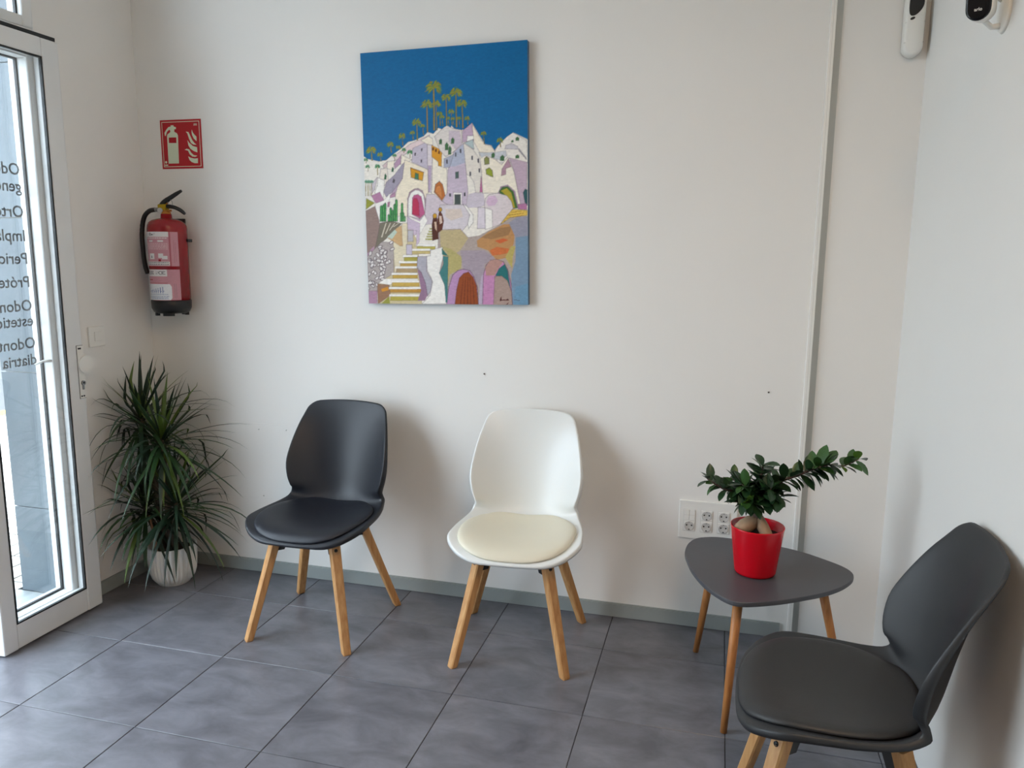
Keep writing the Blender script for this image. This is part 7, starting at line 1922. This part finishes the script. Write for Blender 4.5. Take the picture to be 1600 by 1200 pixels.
branch([j, fp(0.110, 0.720, 0.03), fp(0.070, 0.752, 0.05)], 0.005, 0.002, 26, 0.058)
branch([j, fp(0.150, 0.745, 0.0), fp(0.158, 0.790, 0.0), fp(0.160, 0.822, 0.0)], 0.006, 0.002, 32, 0.058, 0.04)
branch([j, fp(0.165, 0.738, -0.04), fp(0.185, 0.760, -0.06)], 0.005, 0.002, 28, 0.060)
branch([j, fp(0.130, 0.706, -0.045), fp(0.100, 0.708, -0.065)], 0.004, 0.002, 22, 0.060, 0.10)
branch([j, fp(0.178, 0.720, -0.03), fp(0.205, 0.735, -0.045), fp(0.215, 0.725, -0.05)], 0.004, 0.002, 22, 0.060)
branch([j, fp(0.165, 0.740, 0.04), fp(0.190, 0.765, 0.06)], 0.005, 0.002, 22, 0.058)
branch([j, fp(0.185, 0.742), fp(0.225, 0.775), fp(0.270, 0.796), fp(0.305, 0.815)], 0.006, 0.0035, 40, 0.060, 0.0, 0.12, 0.15)
branch([fp(0.295, 0.810), fp(0.330, 0.826), fp(0.360, 0.838)], 0.0035, 0.003, 26, 0.070, 0.2, 0.5, 0.0)
branch([fp(0.355, 0.836), fp(0.400, 0.835), fp(0.425, 0.850), fp(0.442, 0.862)], 0.003, 0.0018, 13, 0.058, 0.1, 0.6, 0.35)

# ------------------------------------------------------------------ dracaena in the corner
DX, DY = -2.338, 2.825
dra = empty('potted_dracaena', (DX, DY, 0))
tag(dra, 'tall spiky green dracaena in a white ribbed pot in the corner by the door', 'plant')
FL = 30
def flute(i, a):
    return (0.0095 * abs(math.sin(a * FL / 2)) - 0.0065) if 4 <= i <= 12 else 0.0
prof = [(0.0, 0.0), (0.066, 0.0), (0.070, 0.004), (0.070, 0.010), (0.076, 0.014), (0.089, 0.032), (0.097, 0.060), (0.1005, 0.095), (0.1020, 0.130), (0.1020, 0.150), (0.1020, 0.162), (0.1020, 0.170), (0.1020, 0.174), (0.1005, 0.178), (0.0960, 0.178), (0.0940, 0.174), (0.0920, 0.150), (0.0, 0.150)]
lathe('pot', prof, 'pot_white', dra, FL * 6, flute=flute)
lathe('soil', [(0.0, 0.1505), (0.0925, 0.1505), (0.085, 0.154), (0.05, 0.158), (0.0, 0.160)], 'soil', dra, 32)
rd = random.Random(5)
heads = [(-0.100, -0.020, 0.735, 66, 0.36), (0.012, -0.035, 0.650, 84, 0.37), (-0.090, -0.045, 0.345, 62, 0.34), (0.064, -0.035, 0.365, 70, 0.37)]
for hx, hy, hz, nl, L0 in heads:
    bx_, by_ = hx * 0.35, hy * 0.3
    tube('cane', [(bx_, by_, 0.150), (bx_ + (hx - bx_) * 0.3, by_ + (hy - by_) * 0.3, 0.15 + (hz - 0.15) * 0.5), (hx, hy, hz - 0.02), (hx, hy, hz + 0.03)], [0.016, 0.014, 0.012, 0.006], 'cane', dra, 10)
tube('cut_cane', [(-0.010, -0.085, 0.155), (-0.020, -0.082, 0.23), (-0.045, -0.075, 0.33)], [0.007, 0.006, 0.004], 'cane_pale', dra, 8)
def drac_leaf(hx, hy, hz, az, el, L, W, droop, kind):
    n = 9
    d = Vector((math.cos(az) * math.cos(el), math.sin(az) * math.cos(el), math.sin(el)))
    p = Vector((hx, hy, hz)) + d * 0.008
    V, F = [], []
    e = el
    side = Vector((-math.sin(az), math.cos(az), 0))
    for i in range(n):
        t = i / (n - 1)
        d = Vector((math.cos(az) * math.cos(e), math.sin(az) * math.cos(e), math.sin(e)))
        w = W * (0.55 + 0.9 * t if t < 0.4 else max(0.02, 0.91 * (1 - ((t - 0.4) / 0.6) ** 1.6)))
        up = side.cross(d)
        wx, wy = p.x + DX, p.y + DY
        # leaves lie against the walls instead of passing through them
        q = Vector((max(wx, XL + 0.016) - DX, min(wy, YB - 0.016) - DY, p.z))
        for s in (-1, 0, 1):
            v = q + side * (s * w * 0.5) + up * (abs(s) * w * 0.10)
            v.x = max(v.x, XL + 0.013 - DX); v.y = min(v.y, YB - 0.013 - DY)
            # and stop short of the glazed leaf
            if v.y + DY < 2.565 and v.x + DX < -2.44: return False
            v.z = max(v.z, 0.012)
            V.append(v)
        p = p + d * (L / (n - 1))
        e -= droop * (0.4 + 1.2 * t) / (n - 1) * max(0.25, math.cos(max(-1.4, min(1.4, e))))
    for i in range(n - 1):
        a = i * 3
        F += [(a, a + 3, a + 4, a + 1), (a + 1, a + 4, a + 5, a + 2)]
    mesh('leaf', V, F, kind, dra, True)
    return True
for h, (hx, hy, hz, nl, L0) in enumerate(heads):
    for k in range(nl):
        t = k / (nl - 1)
        az = k * 2.39996 + h * 0.7 + rd.uniform(-0.25, 0.25)
        el = math.radians(84 - 142 * t ** 0.8 + rd.uniform(-10, 10))
        # towards the two walls the leaves grow steeper
        if math.cos(az) < -0.35 or math.sin(az) > 0.4:
            el = el * 0.7 + math.radians(18)
        L = L0 * rd.uniform(0.72, 1.1) * (0.85 + 0.25 * math.sin(PI * t))
        u = rd.random()
        kind = 'drac_leaf_light' if (t < 0.25 and u < 0.4) or u < 0.06 else ('drac_leaf_dark' if u > 0.55 else 'drac_leaf')
        wd_, dr_ = rd.uniform(0.015, 0.022), rd.uniform(0.6, 1.9) * (1.0 if t > 0.3 else 0.45)
        for tries in range(4):
            if drac_leaf(hx, hy, hz + 0.03 * (1 - t) - 0.03 * t, az + 0.8 * tries, el, L * (0.85 if t < 0.2 else 1.0), wd_, dr_, kind): break

# ------------------------------------------------------------------ painting
pa = empty('painting', (-1.428, YB, 1.272))
tag(pa, 'unframed canvas painting of a white hillside village with palms under blue sky', 'painting')
PW, PH, PD = 0.690, 0.998, 0.030
tilt = Matrix.Rotation(math.radians(-0.7), 4, 'Y')
img = raster(69, 100, 8, PAINT, (0, 100, 154), 4, 0.032)
def canvas_fn(u, v):
    return np.stack([u * PW, np.full_like(u, -PD - 0.0004), v * PH], 1)
fr = printed_grid('painted_canvas', img, 2, canvas_fn, 'canvas_paint', pa)
mat('canvas_edge', (52, 96, 132), 0.6, col2=(90, 110, 130), scale=9)
sup = box('stretcher', 0, PW, -PD, -0.002, 0, PH, 'canvas_edge', pa, 0.001, 1)
pa.rotation_euler = (0, math.radians(-0.9), 0)

# ------------------------------------------------------------------ fire extinguisher sign
sg = empty('fire_sign', (-2.428, YB, 1.842))
tag(sg, 'red square fire extinguisher sign with pale pictograms on the wall', 'sign')
S = 0.208
box('plate', 0, S, -0.0020, 0, 0, S, 'sign_red', sg)
def sfr(off):
    return lambda a, b, d: (a / 21 * S, -off - d, b / 21 * S)
def strip(pts):
    prism('border', pts, 0.0002, 'sign_glow', sg, sfr(0.0020))
strip([(0.8, 0.8), (20.2, 0.8), (20.2, 1.05), (0.8, 1.05)]); strip([(0.8, 19.95), (20.2, 19.95), (20.2, 20.2), (0.8, 20.2)])
strip([(0.8, 1.05), (1.05, 1.05), (1.05, 19.95), (0.8, 19.95)]); strip([(19.95, 1.05), (20.2, 1.05), (20.2, 19.95), (19.95, 19.95)])
for i, pts in enumerate(SIGN):
    prism('extinguisher_pictogram' if i == 0 else ('pictogram_band' if i == 1 else 'flame_pictogram'), pts, 0.0002 if i != 1 else 0.0003, 'sign_red' if i == 1 else 'sign_glow', sg, sfr(0.0020))
prism('maker_mark', [(1.3, 1.4), (3.0, 1.4), (3.0, 1.9), (1.3, 1.9)], 0.0002, 'sign_glow', sg, sfr(0.0020))
prism('maker_ring', [(2.0 + 0.55 * math.cos(a), 2.9 + 0.55 * math.sin(a)) for a in np.linspace(0, 2 * PI, 13)[:-1]], 0.0002, 'sign_glow', sg, sfr(0.0020))
for k in range(3):
    prism('fine_print', [(17.2 + 0.1 * k, 18.3 + 0.32 * k), (19.0, 18.3 + 0.32 * k), (19.0, 18.45 + 0.32 * k), (17.2 + 0.1 * k, 18.45 + 0.32 * k)], 0.0002, 'sign_glow', sg, sfr(0.0020))

# ------------------------------------------------------------------ fire extinguisher
EX, EY, EZ = -2.356, 2.945, 1.205
ex = empty('fire_extinguisher', (EX, EY, EZ))
tag(ex, 'red fire extinguisher with black hose hanging on the wall in the corner', 'extinguisher')
RB = 0.0815
lathe('cylinder', [(0.0, 0.045), (RB, 0.045), (RB, 0.372), (0.0800, 0.386), (0.074, 0.399), (0.060, 0.409), (0.042, 0.415), (0.024, 0.418), (0.022, 0.436), (0.0, 0.436)], 'ext_red', ex, 56)
lathe('base_cap', [(0.0, 0.006), (0.062, 0.006), (0.074, 0.012), (0.0825, 0.030), (0.0838, 0.062), (0.0815, 0.064), (0.0, 0.064)], 'black', ex, 56)
for a0, a1 in ((-2.35, -2.05), (-1.45, -0.75), (0.6, 1.4), (2.2, 2.8)):
    pts = [(0.070 * math.cos(a), 0.070 * math.sin(a)) for a in np.linspace(a0, a1, 6)] + [(0.053 * math.cos(a), 0.053 * math.sin(a)) for a in np.linspace(a1, a0, 6)]
    prism('foot', pts, 0.013, 'black', ex, lambda a, b, d: (a, b, -0.004 + d))
def label(name, W, H, z0, ang0, polys, bg, seed):
    im = raster(W, H, 24, polys, bg, seed, 0.02, 0.02)
    r = RB + 0.0006
    def fn(u, v):
        a = ang0 + u * 2.12
        return np.stack([r * np.cos(a), r * np.sin(a), z0 + v * H / 100], 1)
    return printed_grid(name, im, 2, fn, 'label_print', ex)
def rc(c, x0, y0, x1, y1): return (c, [(x0, y0), (x1, y0), (x1, y1), (x0, y1)], 0)
WH, PK, DK, RD = (222, 220, 220), (196, 142, 152), (70, 66, 80), (150, 20, 40)
rl = random.Random(2)
def lines(x0, x1, y0, y1, n, c, hgt):
    out = []
    for k in range(n):
        y = y0 + (y1 - y0) * k / max(1, n - 1)
        x = x0
        while x < x1 - 0.3:
            w = rl.uniform(0.25, 0.9)
            out.append(rc(c, x, y, min(x + w, x1), y + hgt))
            x += w + 0.16
    return out
up = [rc(WH, 0, 12.4, 9.6, 14.6)]
up += [(DK, [(3.2, 13.9), (4.0, 13.9), (4.0, 13.0), (3.2, 13.0)], 0), rc(WH, 3.4, 13.2, 3.8, 13.7), rc(DK, 3.5, 13.9, 3.65, 14.4), rc(DK, 4.2, 13.1, 4.75, 13.6), rc(DK, 4.9, 13.1, 5.0, 13.7), rc(DK, 5.2, 13.6, 5.6, 13.75)]
up += lines(0.6, 9.4, 11.7, 11.7, 1, WH, 0.35) + [rc(WH, 2.9, 10.3, 4.6, 11.0), rc(WH, 6.3, 10.3, 8.0, 11.0)]
up += lines(1.0, 9.2, 7.2, 9.5, 5, (226, 200, 206), 0.22)
up += [rc(WH, 0.2, 3.0, 1.4, 5.2), rc(WH, 2.8, 3.0, 4.9, 5.4), rc(WH, 6.3, 3.6, 7.8, 5.4), rc(WH, 7.4, 3.0, 9.0, 4.4), (DK, [(3.6, 3.6), (3.85, 4.8), (4.1, 3.6)], 0), rc(RD, 6.3, 1.6, 7.1, 3.0)]
up += [rc(WH, 0, 0.4, 9.6, 2.0)] + lines(0.4, 9.4, 0.7, 1.5, 2, DK, 0.25)
up += [rc((170, 92, 104), 9.6, 0, 10.1, 14.6)] + [rc((160, 80, 92), 10.9, 1.5, 11.0, 11), rc((160, 80, 92), 11.4, 2, 11.5, 10)]
label('instruction_label', 12.4, 14.6, 0.212, -2.50, up, PK, 3)
lo = [rc(WH, 0, 10.2, 8.6, 13.2), rc(DK, 0.8, 10.8, 1.9, 12.6), rc(WH, 1.1, 11.2, 1.6, 12.0)] + lines(2.4, 4.3, 10.9, 12.3, 5, DK, 0.2) + lines(4.9, 6.1, 11.2, 11.9, 2, DK, 0.18)
for cx in (6.7, 7.7):
    ro, ri = 0.72, 0.52
    lo.append(((50, 50, 60), [(cx + ro * math.cos(a), 11.7 + ro * math.sin(a)) for a in np.linspace(0.9, 5.4, 14)] + [(cx + ri * math.cos(a), 11.7 + ri * math.sin(a)) for a in np.linspace(5.4, 0.9, 14)], 0))
lo.append(rc((50, 50, 60), 7.25, 11.62, 7.8, 11.8))
lo += lines(1.2, 3.9, 8.5, 8.5, 1, RD, 0.45) + [rc((176, 104, 116), 0, 7.2, 8.6, 7.5)]
lo += [rc((226, 228, 232), 0, 0, 9.2, 6.9), ((226, 228, 232), [(9.2, 0), (9.2, 6.9), (9.7, 5.8), (9.7, 1.0)], 0)]
BL = (70, 100, 160)
lo += [rc(BL, 0.9, 3.2, 1.15, 5.2)] + [rc(BL, 1.5 + 0.78 * k, 3.0, 1.68 + 0.78 * k, 4.0 + 0.25 * k) for k in range(8)] + [rc(BL, 1.5 + 0.78 * k, 3.7 + 0.1 * (k % 3), 2.0 + 0.78 * k, 3.9 + 0.1 * (k % 3)) for k in range(8)] + lines(0.8, 8.6, 2.4, 2.4, 1, BL, 0.2) + lines(0.8, 8.8, 0.6, 1.6, 3, BL, 0.14)
lo += [rc((150, 120, 130), 10.4, 1.0, 10.55, 7), rc((150, 120, 130), 10.9, 1.0, 11.05, 7)]
label('service_label', 12.4, 13.2, 0.066, -2.50, lo, PK, 4)
lathe('valve_neck', [(0.0, 0.434), (0.020, 0.434), (0.020, 0.444), (0.016, 0.446), (0.016, 0.452), (0.0, 0.452)], 'brass_orange', ex, 20)
box('valve_body', -0.032, 0.008, -0.015, 0.015, 0.448, 0.478, 'brass', ex, 0.005)
disc = lathe('pressure_gauge', [(0.0, 0.0), (0.012, 0.0), (0.012, 0.006), (0.009, 0.007), (0.0, 0.007)], 'plastic_pale_grey', ex, 20)
disc.matrix_local = Matrix.Translation((-0.016, -0.015, 0.450)) @ Matrix.Rotation(PI / 2, 4, 'X')
box('outlet', 0.008, 0.026, -0.006, 0.006, 0.446, 0.455, 'brass_orange', ex, 0.002)
tube('hose_ferrule', [(-0.028, 0, 0.455), (-0.058, -0.002, 0.455)], [0.009, 0.010], 'steel', ex, 12)
hp = [(-0.052, -0.002, 0.455), (-0.082, -0.003, 0.450), (-0.108, -0.004, 0.428), (-0.121, -0.006, 0.390), (-0.124, -0.010, 0.340), (-0.117, -0.018, 0.290), (-0.105, -0.030, 0.245), (-0.092, -0.038, 0.205), (-0.080, -0.042, 0.180)]
hp = [tuple(q) for q in catmull(hp, 30)]
tube('hose', hp, 0.0100, 'black', ex, 12)
tube('squeeze_lever', bez((-0.026, 0, 0.470), (0.0, 0, 0.492), (0.020, 0, 0.502), 6) + [(0.055, 0, 0.520), (0.084, 0, 0.534)], [0.009, 0.0115, 0.012, 0.0115, 0.011, 0.010, 0.009, 0.006], 'black', ex, 10)
tube('carry_handle', bez((-0.010, 0, 0.468), (0.055, 0, 0.474), (0.095, 0, 0.436), 9), [0.009, 0.009, 0.009, 0.0085, 0.0085, 0.0085, 0.0085, 0.008, 0.006], 'black', ex, 10)
box('safety_pin', -0.004, 0.012, -0.004, 0.004, 0.474, 0.494, 'brass_orange', ex, 0.002)
V, F = tube_geo([(0.026 + 0.012 * math.cos(a), -0.004, 0.482 + 0.016 * math.sin(a)) for a in np.linspace(0, 2 * PI, 17)], 0.0012, 6)
mesh('pull_ring', V, F, 'steel', ex, True)
box('wall_bracket', -0.03, 0.03, 0.076, YB - EY - 0.0005, 0.30, 0.42, 'black', ex, 0.002)
box('bracket_clip', 0.070, 0.088, 0.020, 0.050, 0.316, 0.330, 'black', ex, 0.002)

# ------------------------------------------------------------------ sockets and switches
sk = empty('socket_panel', (-0.115, YB, 0.373))
tag(sk, 'white wall panel with five round sockets and two small switches', 'socket panel')
PWD, PHT = 0.223, 0.156
box('plate', 0, PWD, -0.010, 0, 0, PHT, 'plastic_white', sk, 0.003)
def facing(o, x, z, d):
    o.matrix_local = Matrix.Translation((x, -d, z)) @ Matrix.Rotation(PI / 2, 4, 'X')
    return o
def socket(cx, cz):
    f = box('socket_frame', cx - 0.0215, cx + 0.0215, -0.0130, -0.0095, cz - 0.0205, cz + 0.0205, 'plastic_white', sk, 0.0008)
    s = facing(lathe('socket_well', [(0.0, 0.0004), (0.0150, 0.0004), (0.0185, 0.0022), (0.0192, 0.0012), (0.0192, 0.0)], 'plastic_pale_grey', f, 32), cx, cz, 0.0128)
    for dx, dz, r in ((-0.0095, 0.003, 0.0030), (0.0095, 0.003, 0.0030), (0.0, -0.0150, 0.0032), (0.0, 0.0150, 0.0016)):
        facing(lathe('pin_hole', [(0.0, 0.0007), (r, 0.0006), (r, 0.0)], 'black', f, 12), cx + dx, cz + dz, 0.0132)
for cx in (0.041, 0.107, 0.172):
    for cz in (0.053, 0.099):
        if cx < 0.05 and cz > 0.06: continue
        socket(cx, cz)
for dx in (-0.0108, 0.0108):
    w_ = box('switch_rocker', 0.041 + dx - 0.0104, 0.041 + dx + 0.0104, -0.0140, -0.0095, 0.0765, 0.1195, 'plastic_white', sk, 0.001)
    box('rocker_split', 0.041 + dx - 0.0104, 0.041 + dx + 0.0104, -0.0143, -0.0138, 0.0977, 0.0985, 'plastic_pale_grey', w_)
for x0 in (0.0185, 0.0845, 0.1495):
    for (a, b, c, d) in ((x0 - 0.001, x0, 0.0305, 0.1215), (x0 + 0.045, x0 + 0.046, 0.0305, 0.1215), (x0, x0 + 0.045, 0.0305, 0.0313), (x0, x0 + 0.045, 0.1207, 0.1215)):
        box('module_seam', a, b, -0.0104, -0.0098, c, d, 'plastic_pale_grey', sk)

# light switch by the door
sw = empty('light_switch', (XL, 2.650, 1.080))
tag(sw, 'square white light switch on the wall between door and corner', 'switch')
box('plate', 0, 0.009, 0, 0.086, 0, 0.086, 'plastic_white', sw, 0.003)
box('rocker', 0.009, 0.013, 0.026, 0.066, 0.024, 0.064, 'plastic_white', sw, 0.002)

# ------------------------------------------------------------------ motion detector in the corner
md = empty('motion_detector', (0.578, YB, 2.148))
tag(md, 'white capsule shaped motion detector with black window high in the corner', 'detector')
def capsule(name, w, h, d0, d1, m, parent, z0=0.0, bev=0.010):
    r = w / 2
    pts = [(r * math.cos(a), z0 + r + r * math.sin(a)) for a in np.linspace(PI, 2 * PI, 15)] + [(r * math.cos(a), z0 + h - r + r * math.sin(a)) for a in np.linspace(0, PI, 15)]
    V, F = [], []
    n = len(pts)
    for sc_, d in ((1.0, d0), (1.0, d1 - bev), (0.975, d1 - bev * 0.5), (0.90, d1 - bev * 0.15), (0.75, d1)):
        for a, b in pts:
            bz = min(max(b, z0 + r), z0 + h - r)
            V.append((a * sc_, -d, bz + (b - bz) * sc_))
    for i in range(4):
        for k in range(n):
            k2 = (k + 1) % n
            F.append((i * n + k, i * n + k2, i * n + n + k2, i * n + n + k))
    F.append(tuple(reversed(range(n)))); F.append(tuple(range(4 * n, 5 * n)))
    return mesh(name, V, F, m, parent, True)
capsule('body', 0.062, 0.30, 0.006, 0.056, 'plastic_white', md, 0.0, 0.022)
capsule('back_plate', 0.050, 0.27, 0.0, 0.008, 'plastic_pale_grey', md, 0.015, 0.002)
tear = [(-0.020, 0.130), (-0.008, 0.124), (0.006, 0.132), (0.018, 0.148), (0.022, 0.166), (0.020, 0.190), (0.010, 0.215), (0.0, 0.222), (-0.012, 0.215), (-0.020, 0.190), (-0.023, 0.160)]
tear = [tuple(q) for q in closed_smooth(tear, 3)]
prism('sensor_window', tear, 0.0055, 'black_gloss', md, lambda a, b, d: (a, -0.0525 - d, b))
prism('sensor_eye', [(-0.010 + 0.0075 * math.cos(a), 0.116 + 0.0045 * math.sin(a) + 0.002 * math.cos(a)) for a in np.linspace(0, 2 * PI, 15)[:-1]], 0.004, 'black_gloss', md, lambda a, b, d: (a, -0.0530 - d, b))
box('seam', -0.030, 0.030, -0.0552, -0.020, 0.0405, 0.0413, 'plastic_pale_grey', md)
box('seam', 0.0300, 0.0316, -0.040, -0.020, 0.045, 0.115, 'black', md)
box('seam', -0.030, 0.030, -0.0552, -0.020, 0.1045, 0.1050, 'plastic_pale_grey', md)

# ------------------------------------------------------------------ security camera on the right wall
sc_o = empty('security_camera', (XR, 2.240, 2.068))
tag(sc_o, 'white security camera with black face on a bracket on the right wall', 'camera')
wd = lathe('wall_disc', [(0.0, 0.014), (0.020, 0.013), (0.042, 0.008), (0.048, 0.0), (0.0, 0.0)][::-1], 'plastic_white', sc_o, 36)
wd.matrix_local = Matrix.Translation((0, 0, 0.0)) @ Matrix.Rotation(-PI / 2, 4, 'Y')
tube('bracket_arm', [(-0.010, 0.0, -0.030), (-0.030, -0.010, -0.034), (-0.048, -0.022, -0.024), (-0.050, -0.026, -0.004)], [0.008, 0.0065, 0.0065, 0.008], 'plastic_white', sc_o, 10)
tube('bracket_arm', [(-0.008, 0.0, 0.030), (-0.028, -0.010, 0.036), (-0.046, -0.022, 0.030)], [0.008, 0.0065, 0.007], 'plastic_white', sc_o, 10)
cb = capsule('camera_body', 0.058, 0.115, -0.060, 0.0, 'plastic_white', sc_o, -0.0575, 0.006)
fc = capsule('face', 0.054, 0.111, 0.0005, 0.004, 'black_gloss', cb, -0.0555, 0.003)
ln = lathe('lens', [(0.0, 0.001), (0.010, 0.001), (0.014, 0.003), (0.015, 0.0)][::-1], 'black', cb, 28)
ln.matrix_local = Matrix.Translation((0, -0.004, 0.022)) @ Matrix.Rotation(PI / 2, 4, 'X')
lt = text_mesh('lettering', 'arlo', 0.0105, 'plastic_white', cb, Matrix.Translation((-0.0080, -0.0043, -0.034)) @ Matrix.Rotation(PI / 2, 4, 'X'), 0.0002, 0.0001)
cb.matrix_local = Matrix.Translation((-0.082, -0.085, 0.020)) @ Matrix.Rotation(math.radians(-24), 4, 'Z') @ Matrix.Rotation(math.radians(10), 4, 'X')
